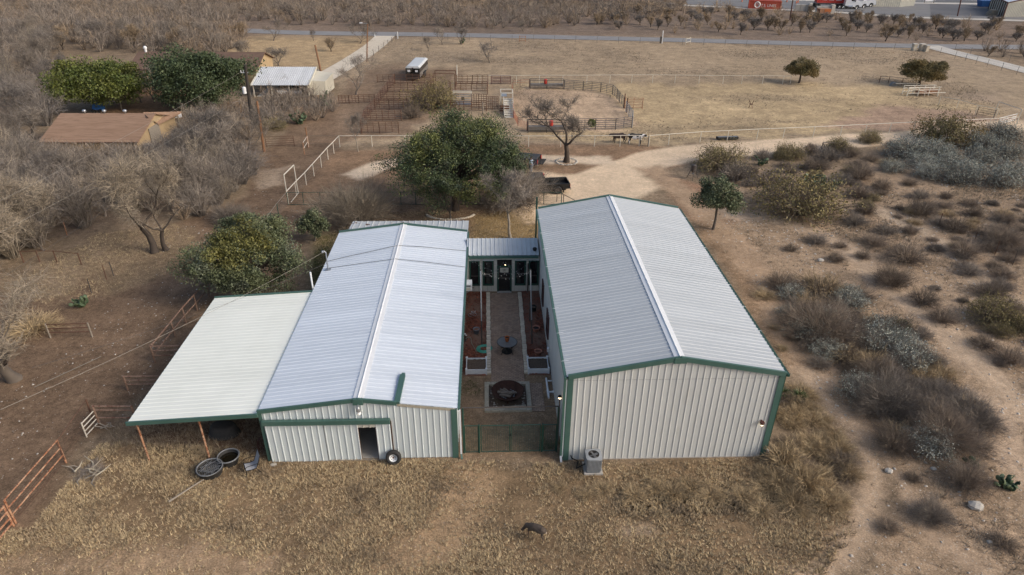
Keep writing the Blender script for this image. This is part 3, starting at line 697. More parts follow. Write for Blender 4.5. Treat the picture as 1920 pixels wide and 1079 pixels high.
# ---- the link between them
lY = 41.23; lz = 2.74
house = thing('link_house', 'low cream link with tall windows and a glazed door closing the courtyard', 'house', ((bx1+hx0)/2, lY, 0))
def sid(u0, u1, z0, z1):
    u = u0
    while u < u1-.01:
        e = min(u+.31, u1); MB().bx(bx1+u+.004, bx1+e-.004, lY, lY+.06, z0, z1).build('siding_board', 'siding', house); u = e
W4 = [(-1.37, -.63), (-.42, .34), (1.82, 2.60), (2.78, 3.50)]; D = (.58, 1.60)
lw = hx0-bx1-.05
edges = sorted([x for w in W4 for x in w]+list(D))
MB().bx(bx1+.03, hx0-.05, lY+.065, lY+.12, 0, lz).build('inner_wall', 'dark', house)
sid(.03, lw, 2.52, lz)
prev = bx1+.03
for a, b, z0 in sorted([(w[0], w[1], .50) for w in W4]+[(D[0], D[1], 0)]):
    sid(prev-bx1, a-bx1, 0, 2.51)
    if z0: sid(a-bx1, b-bx1, 0, z0-.0)
    prev = b
sid(prev-bx1, lw, 0, 2.51)
for a, b in W4:
    f = MB(); z0, z1 = .50, 2.50; y = lY-.03
    for x in (a+.05, b-.05): f.bx(x-.055, x+.055, y-.04, y+.06, z0, z1)
    for z in (z0+.05, z1-.05): f.bx(a+.105, b-.105, y-.039, y+.059, z-.055, z+.055)
    f = f.build('window', 'trim_dark', house)
    MB().bx(a+.1, b-.1, y+.045, y+.06, z0+.1, z1-.1).build('pane', 'glass', f)
    MB().bx(a+.11, b-.11, y+.02, y+.045, 1.22, 1.27).build('meeting_rail', 'steel_dark', f)
    MB().bx(a-.02, b+.02, y-.09, y+.05, z1+.005, z1+.04).build('head_flashing', 'white_paint', f)
f = MB(); a, b = D; y = lY-.03
for x in (a+.05, b-.05): f.bx(x-.06, x+.06, y-.05, y+.06, 0, 2.06)
f.bx(a+.112, b-.112, y-.049, y+.059, 1.95, 2.05); f = f.build('door', 'trim_dark', house)
MB().bx(a+.115, b-.115, y+.02, y+.05, .06, 1.95).build('pane', 'glass', f)
MB().bx(a+.2, b-.22, y+.012, y+.018, 1.52, 1.90).build('door_picture', 'wall_cream', f)
mb = MB(); cx, cz = (a+b)/2, 1.71
for t in range(5):
    an = PI/2+t*2*PI/5; an2 = an+4*PI/5; mb.beam((cx+.13*math.cos(an), y+.008, cz+.13*math.sin(an)), (cx+.13*math.cos(an2), y+.008, cz+.13*math.sin(an2)), .006, .022, (0, 1, 0))
mb.build('star_emblem', 'dark', f)
MB().bx(b-.17, b-.14, y-.02, y+.03, .95, 1.08).build('handle', 'steel', f)
MB().bx(a, b, lY-.25, lY-.0, 0, .03).build('door_step', 'concrete', house)
trim('gutter', (bx1+.25, lY-.20, 2.82), (hx0-.17, lY-.20, 2.82), .13, .16, 'trim_green', house)
rz0, rz1, rd = 2.93, 3.30, 2.0
V = norm((0, rd, rz1-rz0)); N = norm((0, -(rz1-rz0), rd)); ln = math.hypot(rd, rz1-rz0)
panels('roof_panel', 'roof_porch', house, (bx1+.12, lY-.16, rz0), (1, 0, 0), V, N, hx0-.12-bx1-.12, 0, ln, h=.04)
MB().bx(bx1+.03, hx0-.05, lY+1.8, lY+1.9, 0, 3.2).build('rear_wall', 'siding', house)
lq = onY(947.3, 493, lY)
mb = MB(); mb.lathe([(.09, .04), (.11, -.02), (.07, -.10)], (lq[0], lY-.14, lq[2]+.05), 10); mb.beam((lq[0], lY, lq[2]+.05), (lq[0], lY-.14, lq[2]+.05), .05, .05)
lp = mb.build('wall_lamp', 'dark', house); MB().ball((lq[0], lY-.15, lq[2]-.06), .055).build('lamp_bulb', 'lamp_lit', lp)
mb = MB(); mb.lathe([(.1, 0), (.1, .14), (.16, .14), (.13, .24)], (3.2, lY+.35, 3.0), 10); mb.build('roof_vent', 'dark', house)
MB().bx(-1.16, -1.10, lY-.03, lY, .30, .36).build('outlet', 'dark', house)

# ------------------------------------------------------------------ vegetation makers (numpy ribbons and leaf faces)
def ribbons(P, w, rng):                                     # P (n,k,3) points along each twig, w (n,) width at the foot
    n, k, _ = P.shape; d = P[:, -1]-P[:, 0]
    s = np.cross(d, rng.normal(size=(n, 3))); s /= np.linalg.norm(s, axis=1)[:, None]+1e-9
    V = np.empty((n, 2*k, 3))
    for i in range(k):
        t = (1-.8*i/(k-1))*w[:, None]/2
        V[:, 2*i] = P[:, i]-s*t; V[:, 2*i+1] = P[:, i]+s*t
    b = (np.arange(n)*2*k)[:, None]; F = []
    for i in range(k-1): F.append(np.concatenate([b+2*i, b+2*i+1, b+2*i+3, b+2*i+2], 1))
    return V.reshape(-1, 3), np.concatenate(F)
def leaves(C, size, rng, flat=.0, asp=1.7):                 # lozenge leaf faces at C (n,3)
    n = len(C); a = rng.normal(size=(n, 3)); a[:, 2] *= 1-flat; a /= np.linalg.norm(a, axis=1)[:, None]+1e-9
    b = np.cross(a, rng.normal(size=(n, 3))); b /= np.linalg.norm(b, axis=1)[:, None]+1e-9
    L = (size*rng.uniform(.6, 1.3, n))[:, None]; a = a*L*asp/2; b = b*L/2
    V = np.stack([C-a, C+b, C+a, C-b], 1).reshape(-1, 3); i = np.arange(n)*4
    return V, np.stack([i, i+1, i+2, i+3], 1)
def join(*vf):
    V = []; F = []; o = 0
    for v, f in vf: V.append(v); F.append(f+o); o += len(v)
    return np.concatenate(V), np.concatenate(F)
def unit(v): return v/(np.linalg.norm(v, axis=-1, keepdims=True)+1e-9)

def dome_shrub(seed, n=230, sub=5, w=.020, flat=.8, tips=None, spread=1.0):   # radius 1, height ~flat; multi-stemmed twiggy dome
    g = np.random.default_rng(seed)
    az = g.uniform(0, 2*PI, n); el = np.arcsin(g.uniform(.05, 1, n)); lumps = 1+.18*np.sin(az*3+seed)+.12*np.sin(az*5+2*seed)
    D = np.stack([np.cos(az)*np.cos(el)*spread, np.sin(az)*np.cos(el)*spread, np.sin(el)*flat], 1)
    R = (lumps*g.uniform(.62, 1.02, n))[:, None]
    P0 = np.stack([np.cos(az), np.sin(az), 0*az], 1)*g.uniform(0, .22, n)[:, None]
    P2 = D*R+P0*.3; P1 = (P0+P2)/2+np.array([0, 0, .10])+g.normal(size=(n, 3))*.05
    main = ribbons(np.stack([P0, P1, P2], 1), np.full(n, w*1.3)*g.uniform(.7, 1.3, n), g)
    t = g.uniform(.35, 1, (n, sub, 1)); S0 = np.where(t < .5, P0[:, None]+(P1-P0)[:, None]*t*2, P1[:, None]+(P2-P1)[:, None]*(t-.5)*2).reshape(-1, 3)
    dirs = unit(np.repeat(unit(P2-P0), sub, 0)+g.normal(size=(n*sub, 3))*.55+np.array([0, 0, .25]))
    ln = g.uniform(.14, .34, n*sub)[:, None]
    S2 = S0+dirs*ln; S2[:, 2] = np.maximum(S2[:, 2], .01); S1 = (S0+S2)/2+g.normal(size=S0.shape)*.03
    tw = ribbons(np.stack([S0, S1, S2], 1), np.full(n*sub, w*.75)*g.uniform(.6, 1.2, n*sub), g)
    return join(main, tw), S2
def tree_skel(seed, height=1.0, trunk=.28, spread=.55, levels=3, nl=4, lean=0.0, tr=.045, up=.35, wob=.10):
    """limbs as tube paths (thick) and end points to hang twigs on; total height about `height`"""
    g = random.Random(seed); tubes = []; ends = []
    def path(p, d, L, r0, r1, k=4, w=wob):
        pts = [Vector(p)]; rs = [r0]; d = Vector(d).normalized()
        for i in range(k):
            d = (d+Vector((g.uniform(-1, 1), g.uniform(-1, 1), g.uniform(-.4, .8)))*w*2).normalized()
            pts.append(pts[-1]+d*L/k); rs.append(r0+(r1-r0)*(i+1)/k)
        return pts, rs, d
    a = g.uniform(0, 2*PI)
    pts, rs, d = path((0, 0, 0), (math.cos(a)*lean, math.sin(a)*lean, 1), trunk*height, tr*height*1.15, tr*height*.8, 3)
    rs[0] *= 1.25; tubes.append((pts, rs, 7))
    def grow(p, d, L, r, lv):
        for i in range(nl if lv == levels else g.choice((2, 3, 3))):
            az = g.uniform(0, 2*PI) if lv < levels else 2*PI*i/nl+g.uniform(-.5, .5)
            nd = (Vector(d)*.55+Vector((math.cos(az)*spread, math.sin(az)*spread, up+g.uniform(-.15, .25)))).normalized()
            LL = L*g.uniform(.75, 1.15); rr = r*g.uniform(.5, .7)
            pts, rs, dd = path(p, nd, LL, rr, rr*.5, 4)
            tubes.append((pts, rs, 5 if lv >= levels-1 else 4))
            for q in pts[2:]: ends.append((q, dd, LL))
            if lv > 1: grow(pts[-1], dd, LL*.68, rr*.62, lv-1)
    grow(pts[-1], d, height*.36, rs[-1], levels)
    return tubes, ends
def bare_tree_meshes(seed, twn=9, tww=.010, twl=.16, **kw):
    tubes, ends = tree_skel(seed, **kw); m = MB()
    for p, r, n in tubes: m.tube(p, r, n, cap=False)
    g = np.random.default_rng(seed+99)
    E = np.array([e[0] for e in ends]); Dv = np.array([e[1] for e in ends]); n = len(E)
    S0 = np.repeat(E, twn, 0)+g.normal(size=(n*twn, 3))*.012; dr = unit(np.repeat(Dv, twn, 0)*.5+g.normal(size=(n*twn, 3))*.75+np.array([0, 0, .28]))
    ln = g.uniform(.5, 1.2, n*twn)[:, None]*twl
    S1 = S0+dr*ln*.5+g.normal(size=S0.shape)*.012; d2 = unit(dr+g.normal(size=dr.shape)*.45); S2 = S1+d2*ln*.55
    A = ribbons(np.stack([S0, S1, S2], 1), np.full(n*twn, tww)*g.uniform(.6, 1.2, n*twn), g)
    T0 = np.repeat(S1, 2, 0); T2 = T0+unit(np.repeat(dr, 2, 0)+g.normal(size=T0.shape)*.8)*np.repeat(ln, 2, 0)*.5
    B = ribbons(np.stack([T0, (T0+T2)/2+g.normal(size=T0.shape)*.008, T2], 1), np.full(len(T0), tww*.7), g)
    return m.mesh('trunk', smooth=True), join(A, B), S2
def crown_pts(rng, n, R, clumps, shell=.62, bottom=-.55, cr=.34):   # points of a clumpy crown in an ellipsoid R
    c = unit(rng.normal(size=(clumps*3, 3))); c = c[c[:, 2] > bottom][:clumps]; lob = 1+.20*np.sin(3.1*c[:, 0]+2*c[:, 1]+rng.uniform(0, 6))+.14*np.sin(5*c[:, 1]+4*c[:, 2]+rng.uniform(0, 6)); c *= (rng.uniform(shell-.18, .90, len(c))*np.clip(lob, .66, 1.12))[:, None]
    k = rng.integers(0, len(c), n); sz = rng.uniform(.5, 1.5, len(c))*cr
    o = unit(rng.normal(size=(n, 3)))*(rng.uniform(0, 1, n)**.45)[:, None]*sz[k][:, None]
    return (c[k]+o)*np.array(R), c*np.array(R)
def evergreen(name, label, g, R, zc, nleaf, size, leafm, barkm, seed, clumps=60, trunk_r=.28, cr=.34, shell=.62, twigs=600, lean=(0, 0), bottom=-.55, gold=None):
    rng = np.random.default_rng(seed); t = thing(name, label, 'tree', (g[0], g[1], 0))
    C, cen = crown_pts(rng, nleaf, R, clumps, shell, bottom, cr)
    off = np.array([lean[0], lean[1], zc]); C = C+off; cen = cen+off; C[:, 2] = np.maximum(C[:, 2], .25)
    m = MB(); rnd = random.Random(seed)
    fork = Vector((lean[0]*.3, lean[1]*.3, zc-R[2]*.45))
    m.tube([(0, 0, -.05), (.08, .03, fork.z*.4), fork], [trunk_r*1.25, trunk_r, trunk_r*.8], 9, cap=False)
    for c in cen[::2]:
        mid = fork.lerp(Vector(c), .5)+Vector((rnd.uniform(-.3, .3), rnd.uniform(-.3, .3), rnd.uniform(-.1, .4)))
        m.tube([fork, mid, c], [trunk_r*.45, trunk_r*.22, trunk_r*.06], 5, cap=False)
    link('trunk', m.mesh('trunk', smooth=True), barkm, t)
    if gold is not None:
        q = ((C-gold[0])/gold[1]); k = ((q*q).sum(1)+.35*np.sin(C[:, 0]*2.2+C[:, 2]*3)+rng.normal(size=len(C))*.30) < .8
        link('yellow_foliage', npmesh('yellow_foliage', *leaves(C[k], size, rng), 'leaf_gold'), None, t); C = C[~k]
    V, F = leaves(C, size, rng)
    k = rng.integers(0, len(cen), twigs); T0 = cen[k]; T2 = T0+unit(rng.normal(size=(twigs, 3)))*min(R)*cr*1.05
    link('crown', npmesh('crown', V, F, leafm), None, t)
    link('twigs', npmesh('twigs', *ribbons(np.stack([T0, (T0+T2)/2, T2], 1), np.full(twigs, .035), rng), barkm), None, t)
    return t
def mesquite(nm, mt, barkm, seed, **kw):
    a, tw, tips = bare_tree_meshes(seed, **kw); a.materials.append(MT[barkm])
    return a, npmesh('branches', *tw, mt), tips
def plant_tree(name, pr, g, sc, rz, label, cat='tree', group=None):
    t = thing(name, label, cat, (g[0], g[1], -.03), rz, group); t.scale = sc if hasattr(sc, '__len__') else (sc,)*3
    link('trunk', pr[0], None, t); link('branches', pr[1], None, t); return t

RND = random.Random(11)
# single trees that stand out ------------------------------------------------
g = G(853, 394); evergreen('live_oak', 'big dark green live oak standing behind the courtyard', g, (6.05, 5.4, 4.2), 4.55, 98000, .085, 'leaf_oak', 'bark_dark', 3, clumps=190, trunk_r=.34, cr=.19, shell=.72, bottom=-.7, twigs=1500)
g = G(476, 556); evergreen('yellowing_evergreen', 'dense yellow green evergreen tree beside the lean-to roof', g, (4.15, 3.7, 2.75), 2.95, 72000, .078, 'leaf_evergreen', 'bark_dark', 8, clumps=150, trunk_r=.2, cr=.20, shell=.74, bottom=-.9, twigs=1000, gold=(np.array((-.2, -1.2, 4.6)), np.array((2.4, 2.4, 1.4))))
g = G(590, 452); evergreen('small_evergreen', 'small grey green evergreen shrub between the barn and the yellowing tree', g, (1.15, 1.1, 1.3), 1.5, 6500, .09, 'leaf_small_oak', 'bark', 18, clumps=26, trunk_r=.08, cr=.36, twigs=120)
g = G(1337, 431); evergreen('young_live_oak', 'small round live oak on a thin trunk right of the tall hall', g, (1.95, 1.8, 1.62), 3.0, 11000, .095, 'leaf_small_oak', 'bark', 21, clumps=40, trunk_r=.11, cr=.32, twigs=200, bottom=-.5)
g = G(193, 207); evergreen('green_tree', 'bright green broad tree behind the brown shingled shed', g, (6.0, 5.0, 3.3), 4.0, 32000, .16, 'leaf_bright', 'bark_dark', 23, clumps=90, cr=.28, twigs=200, bottom=-.95)
g = G(388, 203); evergreen('dark_green_tree', 'dark green broad tree left of the black power pole', g, (7.2, 5.5, 3.9), 4.3, 40000, .17, 'leaf_dark', 'bark_dark', 25, clumps=110, cr=.27, twigs=200, bottom=-.95)
g = G(1498, 156); evergreen('huisache_tree', 'round olive brown tree alone in the pasture, left of the pair', g, (2.7, 2.5, 1.75), 2.2, 16000, .11, 'leaf_huisache', 'bark_dark', 27, clumps=44, trunk_r=.15, cr=.3, twigs=200, bottom=-.75)
g = G(1722, 161); evergreen('huisache_tree', 'wider olive brown tree beside the white cattle chute in the pasture', g, (3.8, 3.2, 1.8), 2.3, 22000, .11, 'leaf_huisache', 'bark_dark', 29, clumps=54, trunk_r=.18, cr=.3, twigs=240, bottom=-.7)

# bare tree kinds (unit height 1) -------------------------------------------
KW = dict(trunk=.12, spread=.66, levels=3, nl=4, tr=.022, up=.46, wob=.17)
GREY = [mesquite('g', 'twig_grey', 'bark', s, twn=5, tww=.0062, **KW) for s in (1, 2, 3, 4)]
LILAC = [mesquite('l', 'twig_lilac', 'bark', s, twn=5, tww=.0062, **KW) for s in (5, 6)]
STRAW = [mesquite('s', 'twig_straw', 'bark', s, twn=5, tww=.0062, **KW) for s in (7, 8)]
def wisp(seed, mt, n=120, sub=5, w=.0055):                  # upright fountain of thin bare stems, height 1
    g = np.random.default_rng(seed); az = g.uniform(0, 6.28, n)+.5*np.sin(np.arange(n)*.7+seed); q = g.uniform(0, 1, n)**.7; H_ = (1-.35*q)*g.uniform(.5, 1.05, n)
    d = np.stack([np.cos(az), np.sin(az), 0*az], 1); P0 = d*g.uniform(.01, .10, n)[:, None]; P1 = d*(q*.22)[:, None]+np.stack([0*az, 0*az, H_*.55], 1)+g.normal(size=(n, 3))*.025; P2 = d*(q*.52)[:, None]+np.stack([0*az, 0*az, H_*(1-.25*q)], 1)+g.normal(size=(n, 3))*.04
    A = ribbons(np.stack([P0, P1, P2], 1), w*1.7*g.uniform(.6, 1.5, n), g); t = g.uniform(.1, 1, (n, sub, 1)); S0 = (P1[:, None]+(P2-P1)[:, None]*t).reshape(-1, 3)
    S2 = S0+unit(np.repeat(unit(P2-P1), sub, 0)*.8+g.normal(size=S0.shape)*.6)*g.uniform(.06, .24, n*sub)[:, None]; S1 = (S0+S2)/2+g.normal(size=S0.shape)*.015
    m = MB()
    for i in range(5): m.tube([(0, 0, 0), P1[i]*.5, P1[i]], [.016, .012, .006], 4, False)
    tm = m.mesh('trunk', smooth=True); tm.materials.append(MT['bark']); return tm, npmesh('branches', *join(A, ribbons(np.stack([S0, S1, S2], 1), np.full(n*sub, w), g)), mt), S2
WISP = [wisp(61, 'twig_grey'), wisp(62, 'twig_lilac'), wisp(63, 'twig_grey'), wisp(64, 'twig_straw'), wisp(65, 'twig_lilac'), wisp(66, 'twig_grey')]
ORANGE = [mesquite('o', 'twig_orange', 'bark_dark', s, twn=9, tww=.013, twl=.15, trunk=.12, spread=.45, levels=2, nl=6, tr=.026, up=.55, wob=.12) for s in (9, 10, 11)]
FARGREY = [mesquite('f', 'twig_lilac', 'bark_dark', s, twn=8, tww=.014, twl=.17, trunk=.12, spread=.6, levels=2, nl=6, tr=.026, up=.4, wob=.12) for s in (12, 13, 14)]
def shrubmesh(seed, mt, n=230, **kw):
    (V, F), tips = dome_shrub(seed, n, **kw); return npmesh('dry_shrub', V, F, mt)
SH_BROWN = [shrubmesh(s, 'twig_brown', 340, w=.013) for s in (1, 2, 3, 4)]
SH_BIG = [shrubmesh(s, 'twig_brown', 900, sub=6, w=.0065) for s in (31, 32)]; SH_BIGG = [shrubmesh(s, 'twig_grey', 900, sub=6, w=.0065) for s in (33, 34)]
SH_STR = [shrubmesh(s, 'twig_straw', 1200, sub=6, w=.0065) for s in (35,)]
SH_GREY = [shrubmesh(s, 'twig_grey', 330, w=.014) for s in (5, 6)]
SH_STRAW = [shrubmesh(s, 'grass_tall', 300, sub=3, w=.022, flat=.75) for s in (7, 8, 9)]
def leafy(seed, twm, leafm, nl=900, size=.075, n=150):
    g = np.random.default_rng(seed); (V, F), tips = dome_shrub(seed, n, w=.016)
    k = g.integers(0, len(tips), nl); C = tips[k]+g.normal(size=(nl, 3))*.055; C[:, 2] = np.maximum(C[:, 2], .05)
    lv, lf = leaves(C, size, g); me = npmesh('shrub', np.concatenate([V, lv]), np.concatenate([F, lf+len(V)]), twm); me.materials.append(MT[leafm])
    mi = np.zeros(len(F)+len(lf), np.int32); mi[len(F):] = 1; me.polygons.foreach_set('material_index', mi); return me
SH_YEL = [leafy(s, 'twig_brown', 'leaf_yellow', 5000, .028, 260) for s in (11, 12, 13)]
SH_SILVER = [leafy(s, 'twig_grey', 'leaf_silver', 3400, .034, 240) for s in (14, 15, 16)]
SH_GREEN = [leafy(s, 'twig_brown', 'leaf_huisache', 7000, .03) for s in (17, 18)]
SH_BRIGHT = [leafy(19, 'twig_brown', 'grass_green', 3000, .04)]
KSH = dict(brown=(SH_BROWN, 'dry_shrub', .85), grey=(SH_GREY, 'dry_shrub', .9), straw=(SH_STRAW, 'bunch_grass', .9), yellow=(SH_YEL, 'yellowing_shrub', .8), silver=(SH_SILVER, 'silver_shrub', .85), green=(SH_GREEN, 'green_shrub', .8), bright=(SH_BRIGHT, 'green_shrub', .7))
def shrub(kd, px_, py_, wpx, label, group=None, hs=1.0):
    wpx *= 1.15
    me, nm, fl = KSH[kd]; me = (SH_BIG if kd == 'brown' else SH_STR if label.startswith('large bare grey bush') else SH_BIGG if kd == 'grey' else me) if wpx > 88 else me; r = wpx*mpp(px_, py_)/2; g = G(px_, py_)
    o = link(nm, RND.choice(me), None); k = r*RND.uniform(.92, 1.08)
    put(o, (g[0], g[1]+r*.55, -.02), RND.uniform(0, 6.28), (k, k*RND.uniform(.85, 1.05), r*hs*RND.uniform(.9, 1.1)))
    tag(o, label, 'shrub' if kd != 'straw' else 'grass clump', group); return o
# named shrubs of the brush country on the right
for kd, x, y, w, lab in [
 ('yellow', 1512, 416, 150, 'widest yellow green shrub, left of the gravelled track on the right'),
 ('brown', 1683, 546, 78, 'round dry grey brown shrub alone in the middle of the right slope'),
 ('brown', 1820, 488, 68, 'dry grey brown shrub beside the thin rusty posts at right'),
 ('brown', 1557, 657, 150, 'big dark bare shrub with silver bushes behind it, right of the tall hall'),
 ('grey', 1693, 802, 165, 'largest bare grey brush clump at the right of the two tracks'),
 ('brown', 1795, 862, 150, 'second large bare brush clump, right of the largest one'),
 ('brown', 1830, 930, 95, 'dry dark shrub with a pale boulder at its foot, lower right'),
 ('yellow', 1880, 617, 88, 'golden topped shrub at the right edge of the photograph'),
 ('straw', 1552, 566, 95, 'tan feathery shrub beside the lower right roof eave'),
 ('silver', 1600, 568, 45, 'small pale upright shrub right of the tan feathery one'),
 ('silver', 1665, 668, 95, 'silver leaved shrub right of the big dark bare shrub'),
 ('silver', 1716, 700, 85, 'silver leaved shrub below and right of the green patch'),
 ('bright', 1697, 622, 36, 'low bright green shrub among the silver bushes'),
 ('silver', 1482, 600, 42, 'small silver shrub close to the right eave of the hall'),
 ('yellow', 1357, 325, 95, 'olive yellow shrub beside the deer feeder'),
 ('yellow', 1577, 288, 52, 'thin yellow shrub beside the broken wooden gate'),
 ('yellow', 1637, 272, 44, 'small yellow shrub on the verge of the gravel road'),
 ('yellow', 1487, 302, 58, 'pale yellow shrub right of the prickly pear on the road verge'),
 ('green', 1795, 276, 115, 'large dark olive shrub above the silver bushes at the road'),
 ('brown', 1677, 276, 26, 'bare upright twiggy bush at the edge of the gravel road'),
 ('brown', 1540, 325, 62, 'dry shrub under the road, left of centre of the brush'),
 ('grey', 1385, 345, 75, 'bare grey bush in front of the olive yellow shrub'),
 ('brown', 1875, 262, 60, 'rusty brown shrub behind the silver bushes at the right edge'),
 ('silver', 1450, 700, 34, 'little silver sprig at the front right corner of the hall'),
 ('brown', 1893, 1040, 62, 'low dry shrub in the lower right corner'),
 ('straw', 1522, 938, 104, 'broad blond bunch grass clump in front of the hall corner'),
 ('straw', 1480, 892, 92, 'blond bunch grass clump at the right front corner of the hall'),
 ('straw', 1600, 905, 56, 'reddish tan bunch grass clump beside the left wheel track'),
]: shrub(kd, x, y, w, lab)
for x, y, w in [(1710, 303, 78), (1680, 326, 46), (1747, 337, 54), (1793, 322, 62), (1810, 350, 72), (1847, 314, 62), (1900, 304, 66), (1757, 302, 62), (1897, 357, 72), (1910, 332, 60), (1893, 270, 70), (1780, 300, 50), (1850, 285, 60), (1830, 335, 55), (1735, 318, 50)]:
    shrub('silver', x, y, w, 'silver grey leaved shrub in the thicket below the gravel road at right', 'silver shrubs at the right edge', 1.05)
for x, y, w in [(1637, 412, 46), (1685, 396, 24), (1730, 411, 42), (1827, 404, 38), (1890, 422, 44), (1660, 442, 42), (1717, 446, 52), (1793, 442, 47), (1903, 465, 52), (1540, 462, 52), (1580, 466, 36), (1630, 490, 58), (1653, 472, 46), (1713, 506, 46), (1827, 519, 42), (1890, 550, 66), (1747, 583, 40), (1813, 570, 46), (1790, 613, 52), (1853, 663, 42), (1887, 692, 24), (1553, 697, 48), (1757, 992, 50), (1663, 1005, 52), (1707, 912, 42), (1670, 836, 42), (1600, 312, 42), (1633, 340, 44), (1420, 356, 52), (1713, 353, 42), (1490, 330, 40), (1575, 345, 40), (1610, 372, 44), (1660, 365, 40), (1745, 380, 44), (1850, 385, 42), (1780, 375, 38), (1560, 300, 36), (1450, 345, 40), (1620, 640, 46), (1640, 700, 54), (1740, 690, 60), (1610, 600, 40), (1900, 600, 40), (1870, 480, 36), (1760, 470, 34), (1600, 430, 34), (1690, 290, 36), (1530, 280, 30), (1600, 690, 70), (1660, 730, 80), (1720, 745, 80), (1770, 760, 70), (1640, 770, 60), (1750, 820, 80), (1680, 860, 60), (1830, 800, 60), (1590, 640, 60), (1520, 610, 50), (1500, 640, 44), (1740, 640, 44), (1770, 545, 44), (1860, 560, 40), (1680, 480, 40), (1560, 500, 36), (1480, 480, 26), (1520, 540, 40), (1470, 545, 40)]:
    shrub(RND.choice(['brown', 'brown', 'grey']) if w > 30 else 'brown', x+RND.uniform(-14, 14), y+RND.uniform(-6, 6), w*RND.choice((.55, .8, 1, 1.2, 1.6)), 'small dry grey brown shrub scattered over the stony slope at right', 'small dry shrubs on the right slope')
for x, y, w in [(1440, 565, 52), (1540, 858, 72), (1497, 808, 62), (1575, 880, 60), (1450, 935, 80), (1560, 930, 60), (1500, 850, 66), (1455, 620, 30), (1470, 660, 30), (1400, 950, 70), (1560, 965, 80), (1340, 945, 66), (1265, 940, 60), (1190, 940, 54), (1130, 930, 50), (1100, 940, 44), (1300, 930, 60), (1230, 930, 52), (1500, 965, 80), (1435, 975, 70), (1440, 905, 60), (1530, 780, 50), (1050, 925, 40)]:
    shrub('straw', x, y, w, 'loose tan bunch grass along the ditch and east wall of the hall', 'tan grass clumps by the hall', .62)

def scatter(pix, n, seed, sp=.0):
    P = gp(pix); a = np.array(P); lo, hi = a.min(0), a.max(0); r = random.Random(seed); out = []; tries = 0
    while len(out) < n and tries < n*60:
        tries += 1; x, y = r.uniform(lo[0], hi[0]), r.uniform(lo[1], hi[1])
        if not inpoly(np.array([x]), np.array([y]), P)[0]: continue
        if sp and any((x-u)**2+(y-v)**2 < sp*sp for u, v in out): continue
        out.append((x, y))
    return out
def brush(pix, n, kinds, wm, label, group, seed, sp, hs=(.75, 1.15)):
    for x, y in scatter(pix, n, seed, sp):
        px_, py_ = proj((x, y, 0)); shrub(RND.choice(kinds), px_, py_, RND.uniform(*wm)/mpp(px_, py_), label, group, RND.uniform(*hs))
brush([(1490, 560), (1590, 545), (1680, 620), (1760, 690), (1860, 820), (1850, 880), (1740, 880), (1640, 780), (1560, 690), (1490, 640)], 62, ['brown', 'grey', 'brown', 'straw', 'silver'], (1.4, 2.8), 'tangled dry brush in the belt between the two tracks at right', 'brush belt between the tracks', 5, .95)
brush([(1440, 740), (1500, 740), (1560, 800), (1600, 880), (1590, 960), (1480, 985), (1440, 900), (1470, 830)], 34, ['straw', 'straw', 'brown', 'straw'], (1.0, 1.9), 'tall tan weeds along the right side of the hall', 'tall weeds by the hall', 6, .6, (.6, 1.0))
brush([(1340, 320), (1480, 290), (1640, 285), (1700, 330), (1640, 400), (1560, 380), (1440, 370)], 34, ['brown', 'grey', 'brown', 'yellow'], (1.2, 2.6), 'dry brush below the gravel road, left of the silver thicket', 'brush below the gravel road', 7, 1.3)
brush([(1640, 400), (1960, 380), (1960, 560), (1850, 540), (1720, 450)], 40, ['brown', 'grey', 'brown', 'straw'], (.9, 2.0), 'dry brush on the far stony slope at the right edge', 'brush on the far right slope', 8, 1.5, (.6, .9))
brush([(1860, 600), (1980, 600), (1990, 760), (1930, 760)], 8, ['brown', 'yellow'], (1.2, 2.2), 'dry brush beyond the upper track at the right edge', 'brush beyond the upper track', 9, 1.3)

# prickly pears, yucca, mistletoe
def prickly(px_, py_, wpx, label, n=26):
    r = wpx*mpp(px_, py_)/2; g = G(px_, py_); m = MB()
    tips = [(Vector((g[0], g[1]+r*.4, 0)), Vector((0, 0, 1)))]*4; k = min(1.3, max(.8, r))
    for i in range(n*2):
        p, d = RND.choice(tips[-14:]+tips[:4]); s = RND.uniform(.11, .16)*k; d = (d*.6+Vector((RND.uniform(-1, 1), RND.uniform(-1, 1), RND.uniform(-.1, .8)))).normalized()
        if p.z < .1: p = Vector((g[0]+RND.uniform(-.25, .25)*r, g[1]+r*.4+RND.uniform(-.25, .25)*r, .05)); 
        if p.z+d.z*s*2 > r*1.2: continue
        b = MB(); b.ball((0, 0, s*1.15), (s, s*.2, s*1.3), 8, 6); R = d.to_track_quat('Z', 'Y').to_matrix() @ Matrix.Rotation(RND.uniform(0, 3.14), 3, 'Z')
        m.add([R @ Vector(v)+p for v in b.v], b.f); tips.append((p+d*s*2.1, d))
    return tag(m.build('prickly_pear', 'cactus', None, True), label, 'cactus')
prickly(1428, 312, 30, 'prickly pear cactus on the verge below the gravel road', 30)
prickly(1520, 356, 46, 'dark prickly pear cactus behind the widest yellow shrub', 40)
prickly(1556, 362, 44, 'lighter prickly pear cactus right of the dark one', 40)
prickly(1893, 922, 44, 'green prickly pear cactus at the lower right edge', 34)
prickly(1828, 880, 36, 'pale prickly pear pads behind the dry shrub with the boulder', 12)
prickly(150, 580, 40, 'grey green prickly pear beside the corral trees at left', 34)
prickly(560, 235, 44, 'prickly pear patch at the foot of the thicket by the rusty post', 34)
prickly(612, 200, 44, 'prickly pear patch under the bare tree by the cattle pens', 30)
prickly(866, 83, 20, 'prickly pear at the foot of a bare tree near the road', 18)
